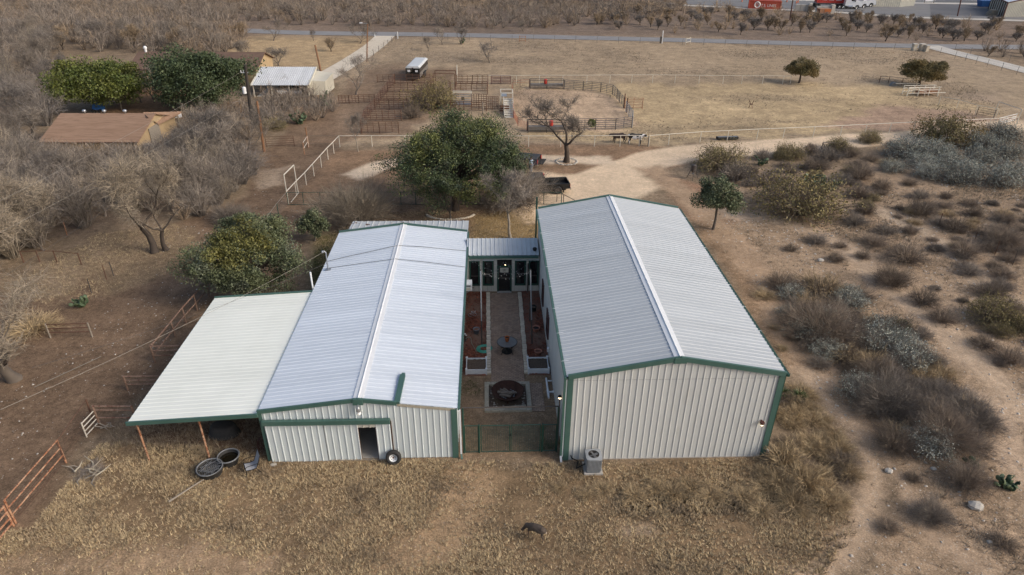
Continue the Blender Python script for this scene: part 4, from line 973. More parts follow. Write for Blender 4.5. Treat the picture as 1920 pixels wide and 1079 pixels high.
def yucca(px_, py_, r, label):
    g = G(px_, py_); rg = np.random.default_rng(4); n = 110; az = rg.uniform(0, 6.28, n); el = np.arcsin(rg.uniform(.05, 1, n)); D_ = np.stack([np.cos(az)*np.cos(el), np.sin(az)*np.cos(el), np.sin(el)], 1)*r*rg.uniform(.7, 1.05, n)[:, None]
    P = np.stack([D_*.05, D_*.55+[0, 0, .05], D_*[1, 1, .85]], 1); o = link('yucca', npmesh('yucca', *ribbons(P, np.full(n, .06), rg), 'yucca'), None); o.location = (g[0], g[1], .1); return tag(o, label, 'yucca')
yucca(1497, 748, .62, 'spiky green yucca beside the right wall of the hall')
yucca(1470, 742, .5, 'grassy green yucca pressed against the right wall of the hall')

# bare trees that stand out -------------------------------------------------
def solo(pr, px_, py_, ty, rz, label, wx=1.0, nm='bare_tree'):
    h = hgt(px_, py_, ty); return plant_tree(nm, pr, G(px_, py_), (h*wx, h*wx, h), rz, label)
BIG = mesquite('b', 'twig_grey', 'bark_dark', 41, twn=14, tww=.006, twl=.12, trunk=.30, spread=.95, levels=3, nl=3, tr=.040, up=.16, wob=.16, lean=.12)
BIG2 = mesquite('b', 'twig_straw', 'bark_dark', 44, twn=6, tww=.0042, twl=.13, trunk=.26, spread=.85, levels=4, nl=3, tr=.028, up=.24, wob=.15, lean=.0)
BIG3 = mesquite('b', 'twig_straw', 'bark', 47, twn=6, tww=.0042, twl=.13, trunk=.24, spread=.9, levels=4, nl=4, tr=.036, up=.12, wob=.18, lean=.3)
THIN = mesquite('t', 'twig_grey', 'wood_old', 52, twn=10, tww=.006, twl=.13, trunk=.38, spread=.8, levels=3, nl=4, tr=.022, up=.3, wob=.12)
solo(BIG, 1062, 304, 186, 1.2, 'bare mesquite tree ringed with white stones on the gravel turning area', 1.05)
solo(BIG2, 290, 474, 262, .4, 'large straw coloured bare tree with dark double trunk beside the corral', .95)
solo(BIG2, 312, 470, 300, 2.2, 'second straw coloured bare tree joined to the double trunk', .8)
solo(BIG3, 28, 712, 520, 2.0, 'leaning bare tree with stout grey trunk at the left edge', 1.25)
solo(BIG3, -30, 520, 335, 4.2, 'straw coloured bare tree crown cut by the left edge', 1.1)
solo(THIN, 957, 448, 322, 0, 'slender bare tree standing behind the link roof', .85)
solo(GREY[0], 668, 178, 98, .6, 'dark bare mesquite beside the cattle pens', 1.15)
solo(LILAC[0], 918, 118, 72, 1.0, 'small bare mesquite alone in the far pasture', 1.35)
solo(GREY[1], 803, 96, 62, 2.0, 'thin bare mesquite in the far pasture, leftmost of three', 1.0)
solo(GREY[2], 829, 84, 46, 3.0, 'bare mesquite in the far pasture, middle of three', 1.0)
solo(LILAC[1], 865, 84, 44, .5, 'bare mesquite over a prickly pear, rightmost of three', 1.1)
solo(GREY[3], 981, 60, 32, .2, 'dark bare mesquite on the far verge of the road', 1.1)
solo(GREY[0], 513, 77, 34, .2, 'dark bare tree on the tan lawn left of the driveway', 1.2)
solo(GREY[2], 676, 82, 42, 1.7, 'wide bare tree where the white driveway leaves the road', 1.4)
solo(LILAC[0], 588, 77, 50, 1.0, 'slim bare tree on the tan lawn near the road', .8)
solo(GREY[1], 467, 121, 66, 2.7, 'curved bare tree behind the white roofed shed', 1.2)
solo(LILAC[1], 522, 124, 84, .9, 'spreading bare shrub tree touching the white shed roof', 1.7)
solo(ORANGE[1], 621, 97, 66, .9, 'round olive bush tree beside the white driveway', 1.3)
solo(ORANGE[0], 455, 70, 36, .3, 'rusty orange tree left of the dark bare tree', 1.6)
solo(THIN, 672, 285, 215, 1.0, 'thin young tree on a pale trunk at the white pipe fence', .6)
solo(GREY[1], 845, 412, 315, 2.2, 'bare grey tree rising in front of the big live oak', .9)
solo(GREY[3], 550, 172, 132, .4, 'bare tree in front of the white roofed shed', 1.3)
g = G(1108, 227, 0); hh = 4.3; g = G(1108, 227, hh); rg = np.random.default_rng(5)
o = link('mistletoe', npmesh('mistletoe', *leaves(unit(rg.normal(size=(260, 3)))*(rg.uniform(0, 1, 260)**.4)[:, None]*.42, .16, rg), 'mistletoe'), None); mz = G(1062, 303)
o.location = G(1108, 227, 4.1)*[1, 0, 0]+[0, mz[1]+.4, 4.1]; tag(o, 'ball of green mistletoe in the stone ringed mesquite', 'mistletoe')
for x, y, w, kd, lab, hs in [(662, 432, 150, 'grey', 'large bare grey bush behind the rusty end of the porch roof', 1.05), (425, 424, 78, 'grey', 'pale lilac bare bush behind the yellowing evergreen', .9), (964, 402, 128, 'grey', 'bare grey bush hiding the cab of the black pickup', 1.5), (812, 210, 90, 'yellow', 'feathery tan shrub among the cattle pens behind the oak', 1.1), (770, 225, 44, 'brown', 'dry brown shrub inside the cattle pens', 1.2), (512, 245, 44, 'yellow', 'olive shrub at the foot of the black power pole', 1.0), (160, 900, 60, 'grey', 'pile of cut grey branches lying in the yard grass', .4), (40, 640, 120, 'straw', 'tangle of straw coloured twigs under the leaning tree', .7)]:
    shrub(kd, x, y, w, lab, hs=hs)

# thickets: (outline of the bases in pixels, count, kinds, height range m, highest pixel row, name, label, group)
POOL = []
def thicket(pix, n, kinds, hr, label, group, seed, sp, cap=None, nm='bare_tree', wx=(.9, 1.3), mass='twig_mass', wt=1.0):
    r = random.Random(seed)
    for x, y in scatter(pix, n, seed, sp):
        h = r.uniform(*hr); px_, py_ = proj((x, y, 0))
        if cap:
            c = cap(px_)
            if c is not None:
                mx = hgt(px_, py_, c) if py_ > c else 0
                if mx < 1.0: continue
                h = min(h, mx*r.uniform(.85, 1.0))
        w = h*r.uniform(*wx); top = proj((x, y, h))[1]
        if not (-40 < px_ < 1960) or py_ < -30 or top > 1080: continue
        POOL.append(((py_-top)*wt*(1.0 if top > 4 else .5), nm, r.choice(kinds), (x, y), (w, w, h), r.uniform(0, 6.28), label, group, mass))
def vase(seed, n=34, sub=4):                                # light tree for the masses: ribbons of two triangles
    g = np.random.default_rng(seed); az = g.uniform(0, 6.28, n); q = g.uniform(.05, 1, n)**.6
    P0 = np.stack([np.cos(az), np.sin(az), 0*az], 1)*.04; P1 = np.stack([np.cos(az)*q*.46, np.sin(az)*q*.46, (1-.45*q*q)*g.uniform(.6, .95, n)], 1)
    A = ribbons(np.stack([P0, P1], 1), np.full(n, .022), g)
    t = g.uniform(.35, 1, (n, sub, 1)); S0 = (P0[:, None]+(P1-P0)[:, None]*t).reshape(-1, 3); S1 = S0+unit(np.repeat(unit(P1-P0), sub, 0)+g.normal(size=S0.shape)*.6+[0, 0, .2])*g.uniform(.12, .34, n*sub)[:, None]
    return join(A, ribbons(np.stack([S0, S1], 1), np.full(n*sub, .018), g))
VASE = [vase(s, 28, 4) for s in range(6)]
def plant_pool(limit):
    POOL.sort(key=lambda e: -e[0]); rest = {}
    for i, (s_, nm, kd, g, sc, rz, label, group, mass) in enumerate(POOL):
        if i < limit: plant_tree(nm, kd, g, sc, rz, label, group=group)
        else: rest.setdefault((group, mass), []).append((g, sc, rz))
    for (group, mass), L_ in rest.items():
        parts = []
        for i, (g, sc, rz) in enumerate(L_):
            V, F = VASE[i % 6]; c, s_ = math.cos(rz), math.sin(rz)
            parts.append((np.stack([(V[:, 0]*c-V[:, 1]*s_)*sc[0]+g[0], (V[:, 0]*s_+V[:, 1]*c)*sc[1]+g[1], V[:, 2]*sc[2]], 1), F))
        kind(link('brush', npmesh('brush', *join(*parts), mass), None), 'stuff', group)
capA = lambda x: 262 if 75 < x < 300 else (240 if 300 <= x < 350 else None)
thicket([(-250, 290), (230, 292), (300, 285), (420, 270), (470, 285), (440, 335), (330, 400), (250, 420), (130, 430), (60, 470), (-200, 520)], 175, GREY[:2]+LILAC[:1]+WISP, (2.4, 6.0), 'leafless grey tree in the thicket in front of the brown shingled shed', 'bare thicket at left', 3, 1.15, capA)
thicket([(-250, 95), (95, 95), (110, 200), (70, 285), (-250, 285)], 140, GREY+LILAC+WISP, (3.2, 6.0), 'leafless grey tree in the wood left of the brown shingled shed', 'bare wood at upper left', 4, 1.8)
thicket([(-260, 45), (420, 50), (470, 66), (430, 112), (240, 98), (100, 98), (-260, 90)], 260, GREY+LILAC+ORANGE[:1], (3.4, 5.4), 'leafless grey tree in the wood behind the two green trees', 'bare wood behind the green trees', 5, 2.0)
thicket([(225, 165), (285, 165), (300, 205), (215, 205)], 9, GREY+STRAW[:1], (3, 4.5), 'pale bare tree between the two green trees', 'bare trees between the green trees', 6, 1.6)
thicket([(350, 225), (480, 215), (500, 260), (430, 275), (350, 285)], 26, GREY[:1]+WISP, (2.4, 4.2), 'bare tree between the shed gable and the black power pole', 'bare trees by the power pole', 7, 1.4)
thicket([(500, 188), (600, 182), (640, 200), (600, 225), (540, 238), (500, 240)], 34, WISP+LILAC[:1], (1.8, 3.2), 'bare brush tree right of the power pole below the white roofed shed', 'bare brush below the white shed', 8, 1.3)
thicket([(-260, -8), (1270, -14), (1290, 22), (1120, 52), (900, 55), (600, 48), (380, 40), (-260, 32)], 1000, FARGREY+LILAC+ORANGE[:2]+GREY[:1], (2.2, 4.2), 'grey brown leafless brush tree in the dense scrub beyond the road', 'dense scrub beyond the road', 9, 1.9, wx=(1.0, 1.5))
thicket([(1110, 24), (1290, 18), (1560, 34), (1700, 44), (1960, 50), (1960, 82), (1700, 76), (1480, 68), (1240, 62), (1110, 52)], 170, ORANGE+FARGREY, (1.9, 3.8), 'tan brown brush tree in the open scrub between the road and the lorry yard', 'open scrub before the lorry yard', 10, 2.4, wx=(1.0, 1.4), mass='twig_mass_tan', wt=2.2)
thicket([(1830, 92), (1960, 95), (1960, 118), (1880, 108)], 7, ORANGE+GREY[:1], (2.6, 3.8), 'brown bush tree beyond the concrete driveway at the right edge', 'trees beyond the concrete driveway', 12, 3)
thicket([(-60, 360), (90, 380), (120, 430), (60, 500), (-60, 560)], 20, STRAW+WISP[:4], (3.5, 6.5), 'straw grey bare tree at the left edge below the thicket', 'bare trees at the left edge', 21, 1.6)
thicket([(330, 300), (470, 290), (480, 330), (400, 400), (330, 420)], 30, WISP+GREY[:1], (2.2, 4.4), 'bare tree at the right end of the left thicket', 'bare trees at the thicket end', 22, 1.3)
thicket([(82, 297), (290, 297), (300, 318), (82, 318)], 30, WISP, (2.2, 3.2), 'low bare brush against the front of the brown shingled shed', 'bare brush before the shed', 23, .8, lambda x: 258)
plant_pool(270)
for x, y, ty, lab in [(1660, 78, 36, 'large fan shaped bare tree on the far verge of the road'), (1428, 38, 20, 'round tan bush tree in front of the lorry yard, leftmost of two'), (1705, 42, 22, 'tan bush tree in front of the lorry yard between pole and road'), (1755, 44, 24, 'tan bush tree left of the brown utility pole'), (1853, 106, 80, 'small leaning tree beside the concrete driveway')]:
    solo(RND.choice(ORANGE), x, y, ty, RND.uniform(0, 6), lab, 1.2)

# dry grass, low weeds and loose stones (too many to count)
def tufts(name, P, n, mt, label, seed, ln=(.07, .2), per=7, w=.016, clear=(), dens=None):
    rg = np.random.default_rng(seed); a = np.array(P); lo, hi = a.min(0), a.max(0)
    xs = rg.uniform(lo[0], hi[0], n); ys = rg.uniform(lo[1], hi[1], n); ok = inpoly(xs, ys, P)
    for c in clear: ok &= ~((xs > c[0]) & (xs < c[1]) & (ys > c[2]) & (ys < c[3]))
    if dens: ok &= rg.uniform(0, 1, n) < dens(xs, ys)
    xs, ys = xs[ok], ys[ok]; n = len(xs); C = np.repeat(np.stack([xs, ys, 0*xs-.03], 1), per, 0); m = len(C)
    az = rg.uniform(0, 6.28, m); el = rg.uniform(.35, 1.35, m); D_ = np.stack([np.cos(az)*np.cos(el), np.sin(az)*np.cos(el), np.sin(el)], 1)
    sz = np.repeat(rg.uniform(.5, 1.4, n), per); L_ = (rg.uniform(*ln, m)*sz)[:, None]
    C = C+np.stack([np.cos(az), np.sin(az), 0*az], 1)*.03; sd_ = np.stack([-np.sin(az), np.cos(az), rg.normal(size=m)*.4], 1)*w/2
    V = np.stack([C-sd_, C+sd_, C+D_*L_], 1).reshape(-1, 3); F = np.arange(3*m).reshape(-1, 3)
    o = link(name, npmesh(name, V, F, mt), None); return kind(o, 'stuff', label)
HOUSES = [(-10.9, -1.5, 24.6, 47.8), (3.4, 13.8, 24.2, 44.2), (-1.7, 3.7, 27.8, 43.5)]
bare = [sdist_pix for sdist_pix in ()]
def offtrack(x, y):
    d = np.ones(len(x))
    for pix, w_, c_, a_, b_, e_ in TRACKS: d = np.minimum(d, np.clip(-sdist(x, y, strip(smoothpoly(gp(pix)), w_))/.7+.15, .04, 1))
    return d
def yard_dens(x, y):
    d = np.clip((fbm(x, y, 2.4, 5)-.28)*3.2, .12, 1)
    for pix in ([(860, 872), (1000, 880), (940, 930), (890, 1000), (850, 1060), (700, 1079), (820, 960)], [(-150, 1079), (100, 1020), (330, 1015), (520, 1040), (500, 1150), (-150, 1200)], [(1150, 985), (1220, 975), (1240, 1005), (1170, 1012)]):
        d = d*np.clip(.72-sdist(x, y, gp(pix))/1.2, .15, 1)
    return d
tufts('dry_grass', gp([(-300, 1150), (-60, 1010), (60, 990), (190, 830), (420, 838), (510, 864), (860, 864), (1060, 870), (1440, 862), (1560, 900), (1610, 990), (1560, 1060), (1500, 1150)]), 62000, 'grass_dry', 'short dry golden grass of the front yard', 1, (.08, .2), 9, .036, HOUSES, yard_dens)
tufts('dry_grass', gp([(190, 830), (240, 780), (500, 790), (508, 862), (420, 860)]), 2600, 'weed_dark', 'taller brown weeds growing under the lean-to', 2, (.1, .32), 8, .014, HOUSES)
tufts('rear_grass', gp([(590, 450), (700, 400), (1000, 392), (1010, 470), (880, 470), (600, 560)]), 16000, 'grass_dry', 'thin dry lawn behind the link house', 3, (.07, .16), 7, .03, HOUSES)
tufts('weeds', gp([(1290, 400), (1400, 360), (2000, 330), (2000, 1150), (1480, 1150), (1620, 980), (1600, 880), (1440, 560)]), 80000, 'weed_dark', 'low dry weeds over the stony slope on the right', 4, (.08, .26), 9, .03, HOUSES, lambda x, y: np.clip((fbm(x, y, 3.4, 41)-.40)*3.5, .05, 1)*offtrack(x, y))
tufts('weeds', gp([(180, 440), (330, 420), (400, 470), (260, 540), (100, 580), (0, 540)]), 6000, 'grass_dry', 'dry grass under the bare trees at left', 6, (.08, .22), 7, .018)
tufts('pasture_grass', gp([(660, 75), (1280, 80), (1725, 98), (1900, 215), (1500, 255), (1216, 268), (980, 262), (960, 160), (860, 150), (700, 120)]), 40000, 'weed_dark', 'grey brown weed patches in the pasture', 7, (.1, .25), 6, .05, (), lambda x, y: np.clip((fbm(x*.35, y, 5.5, 21)-.47)*6, .02, 1))
tufts('green_grass', gp([(1015, 795), (1058, 795), (1058, 845), (1010, 848)]), 700, 'grass_green', 'green grass patch behind the courtyard gate', 8, (.06, .16), 8, .018, (), lambda x, y: np.clip((fbm(x, y, .8, 3)-.4)*5, 0, 1))
tufts('green_grass', gp([(860, 715), (890, 712), (905, 740), (862, 745)]), 260, 'grass_green', 'green grass patch beside the fire pit', 9, (.06, .14), 8, .018)
tufts('green_grass', gp([(590, 470), (618, 462), (600, 520), (585, 530)]), 1500, 'grass_green', 'green grass strip beside the barn roof', 10, (.06, .14), 7, .018, HOUSES)
tufts('courtyard_grass', gp([(860, 705), (905, 715), (905, 775), (1050, 775), (1058, 862), (858, 862)]), 2600, 'weed_dark', 'thin brown grass inside the courtyard gate', 11, (.04, .12), 6, .016)
def stones(name, pix, n, size, mt, label, seed, dens=None):
    rg = np.random.default_rng(seed); P = gp(pix); a = np.array(P); lo, hi = a.min(0), a.max(0)
    xs = rg.uniform(lo[0], hi[0], n*2); ys = rg.uniform(lo[1], hi[1], n*2); ok = inpoly(xs, ys, P)
    for c in HOUSES: ok &= ~((xs > c[0]) & (xs < c[1]) & (ys > c[2]) & (ys < c[3]))
    if dens: ok &= rg.uniform(0, 1, n*2) < dens(xs, ys)
    xs, ys = xs[ok][:n], ys[ok][:n]; n = len(xs); b = MB(); b.ball((0, 0, 0), 1, 5, 4); bv = np.array(b.v)
    s = (rg.uniform(0, 1, n)**3*(size[1]-size[0])+size[0])[:, None, None]*rg.uniform(.6, 1.2, (n, 1, 3))*[1, 1, .6]
    rz = rg.uniform(0, 6.28, n); bb = np.stack([bv[None, :, 0]*np.cos(rz)[:, None]-bv[None, :, 1]*np.sin(rz)[:, None], bv[None, :, 0]*np.sin(rz)[:, None]+bv[None, :, 1]*np.cos(rz)[:, None], np.repeat(bv[None, :, 2], n, 0)], 2)
    V = bb*s*(1+rg.normal(size=bb.shape)*.12)+np.stack([xs, ys, 0*xs], 1)[:, None]
    tri = np.array([f if len(f) == 4 else (f[0], f[1], f[2], f[2]) for f in b.f]); t3 = np.concatenate([tri[:, :3], tri[[len(f) == 4 for f in b.f]][:, [0, 2, 3]]])
    F = (t3[None]+(np.arange(n)*len(bv))[:, None, None]).reshape(-1, 3)
    o = link(name, npmesh(name, V.reshape(-1, 3), F, mt), None); return kind(o, 'stuff', label)
stones('loose_stones', [(1290, 400), (1400, 370), (2000, 330), (2000, 1150), (1480, 1150), (1640, 950), (1600, 860), (1440, 560)], 11000, (.02, .11), 'pebbles', 'pale loose limestone pebbles on the right slope', 2, lambda x, y: np.clip((fbm(x, y, 3, 61)-.38)*4, .15, 1))
stones('loose_stones', [(-60, 950), (120, 830), (250, 790), (400, 570), (560, 470), (600, 400), (480, 350), (330, 430), (150, 640), (-60, 800)], 900, (.02, .07), 'stone_white', 'pale stones scattered over the brown corral dirt', 3)
for x, y, s, lab in [(1828, 952, .30, 'pale boulder at the foot of the dry shrub, lower right'), (1750, 880, .12, 'white stone on the bare slope left of the boulder'), (1666, 885, .16, 'white limestone lump between the two tracks'), (1538, 490, .22, 'white rock outcrop in the middle of the gravelled track'), (1855, 1018, .11, 'white cobble near the lower right corner'), (1510, 868, .12, 'round pale stone beside the chair')][:5]:
    g = G(x, y); m = MB(); m.ball((g[0], g[1], s*.35), (s*1.2, s, s*.7), 8, 6); m.v = [(a+RND.uniform(-.15, .15)*s, b+RND.uniform(-.15, .15)*s, c+RND.uniform(-.1, .1)*s) for a, b, c in m.v]
    tag(m.build('boulder', 'stone_white'), lab, 'rock')

# ------------------------------------------------------------------ courtyard
def sub(name, m, mt, par, smooth=False): return m.build(name, mt, par, smooth)
pxa, pxb, py0, py1 = .08, 2.02, 30.55, lY-.28
base = MB().bx(pxa, pxb, py0, py1, -.02, .022).build('paved_path', 'soil'); kind(base, 'structure', 'brown brick paved path through the middle of the courtyard')
def pavers(x0, x1, y0, y1, seed, par):
    rg = random.Random(seed); m = MB(); y = y0; row = 0
    while y < y1-.03:
        x = x0-(.10 if row % 2 else 0)
        while x < x1-.02:
            a, b = max(x, x0), min(x+.20, x1)
            if b-a > .03:
                h = .030+rg.uniform(0, .006); m.frustum(a+.006, b-.006, y+.006, y+.112, .0, a+.011, b-.011, y+.011, y+.107, h)
            x += .20
        y += .118; row += 1
    return kind(m.build('pavers', 'paver', par), 'stuff')
pavers(pxa, pxb, py0, py1, 3, base)
strip2 = MB().bx(2.22, 2.98, 28.05, 30.55, -.02, .022).build('paved_strip', 'soil'); kind(strip2, 'structure', 'narrow strip of brown brick paving beside the fire pit frame')
pavers(2.22, 2.98, 28.05, 30.55, 5, strip2)
for x, nm in ((pxa-.14, 0), (pxb+.14, 1)):                   # scalloped edging blocks
    y = 31.55; eb = None; i = 0; m = MB(); m.bx(-.13, .13, -.108, .108, 0, .10); m.frustum(-.13, .13, -.108, .108, .10, -.11, .11, -.085, .085, .125); emesh = m.mesh('edging_stone')
    while y < lY-.35:
        o = link('edging_stone', emesh, 'cream_stone', base)
        o.location = Vector((x+RND.uniform(-.02, .02), y, 0))-Vector(base.location); o.rotation_euler = (RND.uniform(-.04, .04), RND.uniform(-.04, .04), RND.uniform(-.08, .08)); y += .272; i += 1
def mulch_bed(x0, x1, label, seed):
    b = MB().bx(x0, x1, 31.3, lY-.02, -.02, .02).build('mulch_bed', 'mulch_base'); kind(b, 'structure', label)
    rg = np.random.default_rng(seed); n = 5200; C = np.stack([rg.uniform(x0+.03, x1-.03, n), rg.uniform(31.35, lY-.1, n), rg.uniform(.022, .06, n)], 1)
    d = np.clip((fbm(C[:, 0], C[:, 1], 2.0, seed)-.36)*4, .1, 1); C = C[rg.uniform(0, 1, n) < d]
    V, F = leaves(C, .07, rg, .7, 2.4); o = link('bark_chips', npmesh('bark_chips', V-np.array(b.location), F, 'mulch'), None, b); kind(o, 'stuff')
mulch_bed(bx1+.06, pxa-.28, 'red brown mulch bed along the barn wall', 2)
mulch_bed(pxb+.28, hx0-.05, 'red brown mulch bed along the hall wall', 6)
def planter(x0, x1, y0, y1, label):
    t = thing('raised_planter', label, 'planter', ((x0+x1)/2, (y0+y1)/2, 0)); h = .36
    for x in (x0, x1):
        for y in (y0, y1):
            m = MB(); m.bx(x-.05, x+.05, y-.05, y+.05, 0, h+.06); m.frustum(x-.065, x+.065, y-.065, y+.065, h+.06, x-.01, x+.01, y-.01, y+.01, h+.11); m.build('corner_post', 'white_paint', t)
    for k in range(2):
        z0 = .03+k*.165
        for y in (y0, y1): MB().bx(x0+.05, x1-.05, y-.02, y+.02, z0, z0+.16).build('side_board', 'white_paint', t)
        for x in (x0, x1): MB().bx(x-.02, x+.02, y0+.05, y1-.05, z0, z0+.16).build('side_board', 'white_paint', t)
    m = MB(); nx_, ny_ = 10, 9; rg = random.Random(len(label))
    vs = [(x0+.03+(x1-x0-.06)*i/nx_, y0+.03+(y1-y0-.06)*j/ny_, .20+.08*j/ny_+rg.uniform(-.02, .03)) for j in range(ny_+1) for i in range(nx_+1)]
    m.add(vs, [(j*(nx_+1)+i, j*(nx_+1)+i+1, (j+1)*(nx_+1)+i+1, (j+1)*(nx_+1)+i) for j in range(ny_) for i in range(nx_)]); m.build('soil', 'soil', t)
planter(-1.36, -.20, 31.45, 32.60, 'white raised planter full of soil beside the green hose')
planter(2.26, 3.44, 31.45, 32.60, 'white raised planter of soil in front of the terracotta pot by the hall')
# patio table
t = thing('patio_table', 'round glass patio table with black metal legs on the paved path', 'table', (1.07, 33.70, .03))
c = np.array((1.07, 33.70, .03))
MB().lathe([(.60, .70), (.60, .715), (.02, .716)], c, 28).build('table_top', 'glass_top', t, False)
MB().ring(c+[0, 0, .705], .61, .018, n=28).build('rim', 'dark', t)
for i in range(4):
    a = PI/4+i*PI/2; d = np.array((math.cos(a), math.sin(a), 0))
    MB().tube([c+d*.42+[0, 0, .69], c+d*.50+[0, 0, .62], c+d*.36+[0, 0, .42], c+d*.34+[0, 0, .25], c+d*.52+[0, 0, 0]], .018, 6).build('leg', 'dark', t)
MB().ring(c+[0, 0, .42], .33, .012, n=18).build('stretcher_ring', 'dark', t)
MB().lathe([(.33, 0), (.33, .05), (.10, .11), (.05, .28), (.03, .60)], c, 18).build('umbrella_base', 'dark', t, True)
def pot(loc, h, r0, r1, mt, label, dark='soil', name='flower_pot', n=18):
    t = thing(name, label, 'pot', loc); c = np.array(loc)
    MB().lathe([(r0, 0), (r1*.94, h*.82), (r1*1.06, h*.83), (r1*1.06, h), (r1*.93, h), (r1*.85, h*.75)], c, n, cap=False).build('pot_body', mt, t, True)
    MB().lathe([(r1*.86, h*.76), (.01, h*.78)], c, n, cap=False).build('pot_soil', dark, t); return t
pot((1.07, 33.78, .748), .30, .10, .145, 'orange_pot', 'orange clay pot standing on the glass table', 'dark')
def at(px_, py_, z=.03): g = G(px_, py_); return (g[0], g[1], z)
pot(at(893.2, 625.5), .34, .17, .21, 'grey_pot', 'blue grey flower pot in the mulch by the barn', 'mulch_base')
pot(at(1004.8, 622), .30, .15, .24, 'terracotta', 'brown wide rimmed clay pot in the mulch by the hall', 'dark')
pot(at(1008.6, 667), .34, .15, .22, 'terracotta', 'pink terracotta pot behind the right hand planter', 'mulch_base')
pot(at(999.5, 583), .32, .20, .22, 'dark', 'black pot with a red tag behind the silver post', 'soil')
# hose
hc = np.array(at(908, 656)); rg = random.Random(4); pts = []
for i in range(12*14):
    a = 2*PI*i/14; R = .50-.26*((i/14) % 6)/6+rg.uniform(-.02, .02); pts.append(hc+[R*math.cos(a), R*.95*math.sin(a), .015+.004*(i/14)])
hs = tag(MB().tube(pts, .016, 5).build('garden_hose', 'hose'), 'coil of green garden hose lying between mulch and path', 'hose')
tail = smoothpoly([at(894, 663), at(890, 655), at(884, 644), at(883.5, 637), at(880, 633.8), at(876, 634.5), at(872.5, 637)], 5)
sub('hose_tail', MB().tube([np.array(p)+[0, 0, .02] for p in tail], .015, 5), 'hose_pale', hs)
g = at(872.2, 641); t = thing('standpipe', 'black garden standpipe at the end of the hose', 'tap', g)
MB().tube([g, (g[0], g[1], .55)], .035, 7).build('pipe', 'dark', t); mb = MB(); mb.beam((g[0], g[1], .5), (g[0]+.12, g[1]-.02, .48), .04, .04); mb.ball((g[0], g[1], .58), .05); mb.build('tap_head', 'white_paint', t)
# poles of the string lights
def light_pole(px_, py_, top, label, lean=(0, 0), z1=None):
    g = np.array(at(px_, py_, 0)); h = z1 or 3.3; t = thing('string_light_post', label, 'post', g); tp = g+[lean[0], lean[1], h]; md = g+(tp-g)*.34
    MB().tube([g, md], .045, 8).build('lower_post', 'steel_dark', t); MB().tube([md, tp], .038, 8).build('upper_tube', 'steel', t)
    MB().ball(tp, .05).build('cap', 'dark', t); return tp
hp = hgt(903.6, 648, 507); hp2 = hgt(997.6, 645, 506)
P1 = light_pole(903.6, 648, 507, 'tall silver light post in the mulch beside the barn', z1=hp)
P2 = light_pole(997.6, 645, 506, 'tall silver light post in the mulch beside the hall', (-.22, 0), hp2)
g3 = np.array(at(989, 546, 0)); tag(MB().tube([g3-[0, .2, 0], g3+[0, -.2, 2.3]], .05, 7).build('string_light_post', 'steel_dark'), 'short dark light post in front of the rightmost courtyard window', 'post')
g4 = np.array(at(993, 604, 0)); tag(MB().tube([g4, g4+[0, 0, 1.5]], .045, 7).build('stake', 'steel_dark'), 'dark stake in the mulch behind the silver post', 'stake')
def string(a, b, sag, nb, label, mt='wire'):
    a, b = np.array(a), np.array(b); t = thing('string_lights', label, 'string lights', (a+b)/2)
    f = lambda s: a+(b-a)*s-np.array([0, 0, 4*sag*s*(1-s)])
    MB().tube([f(s) for s in np.linspace(0, 1, 13)], .007, 3).build('cable', mt, t)
    nb = nb*2//3
    for i in range(nb): MB().ball(f((i+.5)/nb)-[0, 0, .06], .015, 6, 4).build('bulb', 'bulb', t)
wL = (bx1+.35, lY-.3, 2.7); wR = (hx0-.3, lY-.3, 2.7); mid = (1.09, lY-.1, 2.55)
for a, b, s, n, lab in [(P1-[0, 0, .1], mid, .5, 12, 'string of bulbs from the left silver post to the lamp over the door'), (P2-[0, 0, .1], mid, .5, 12, 'string of bulbs from the right silver post to the lamp over the door'), (P1-[0, 0, .2], g3+[0, -.2, 2.3], .45, 14, 'string of bulbs crossing from the left silver post to the short dark post'), (P2-[0, 0, .2], wL, .45, 14, 'string of bulbs crossing from the right silver post to the barn corner'), (P1-[0, 0, .05], P2-[0, 0, .05], .5, 11, 'string of bulbs hanging between the two silver posts'), (wL, wR, .4, 9, 'string of bulbs hanging along the courtyard windows')]: string(a, b, s, n, lab)
# little wire animal, cooler on the wall, pvc pipe
g = np.array(at(885.4, 595)); m = MB()
for a in (-.13, .16): m.ring(g+[a, a*.3, .16], .13, .014, (.2, 1, .1), 12, 5)
m.tube([g+[-.13, -.04, .16], g+[0, 0, .34], g+[.16, .05, .16]], .014, 5); m.tube([g+[0, 0, .34], g+[.2, .06, .36], g+[.24, .14, .42]], .012, 5); m.ball(g+[-.02, 0, .38], .05)
tag(m.build('garden_ornament', 'steel'), 'small wire bicycle ornament in the mulch by the barn', 'ornament')
t = thing('wall_air_conditioner', 'white air conditioner box sticking out of the barn wall', 'air conditioner', (bx1+.3, 39.2, 1.35))
MB().bx(bx1+.04, bx1+.50, 38.9, 39.6, 1.38, 1.86).build('casing', 'white_paint', t); MB().bx(bx1+.12, bx1+.42, 38.885, 38.902, 1.44, 1.62).build('grille', 'wall_cream', t); MB().bx(bx1+.12, bx1+.42, 38.885, 38.902, 1.68, 1.80).build('grille', 'ac_fin', t)
for y in (39.0, 39.5): trim('bracket', (bx1+.03, y, 1.1), (bx1+.42, y, 1.37), .03, .03, 'steel', t)
a, b, c_ = at(1024, 711, .06), at(1029, 748, .06), at(1038, 738.5, .06); md = np.array(a)+(np.array(b)-a)*.72
m = MB(); m.tube([a, b], .055, 8); m.tube([md, (md[0]+.28, md[1]+.02, .06)], .055, 8); m.tube([np.array(a)+(np.array(b)-a)*.6, np.array(a)+(np.array(b)-a)*.85], .07, 8); m.tube([(md[0]+.22, md[1]+.02, .06), (md[0]+.34, md[1]+.02, .06)], .072, 8)
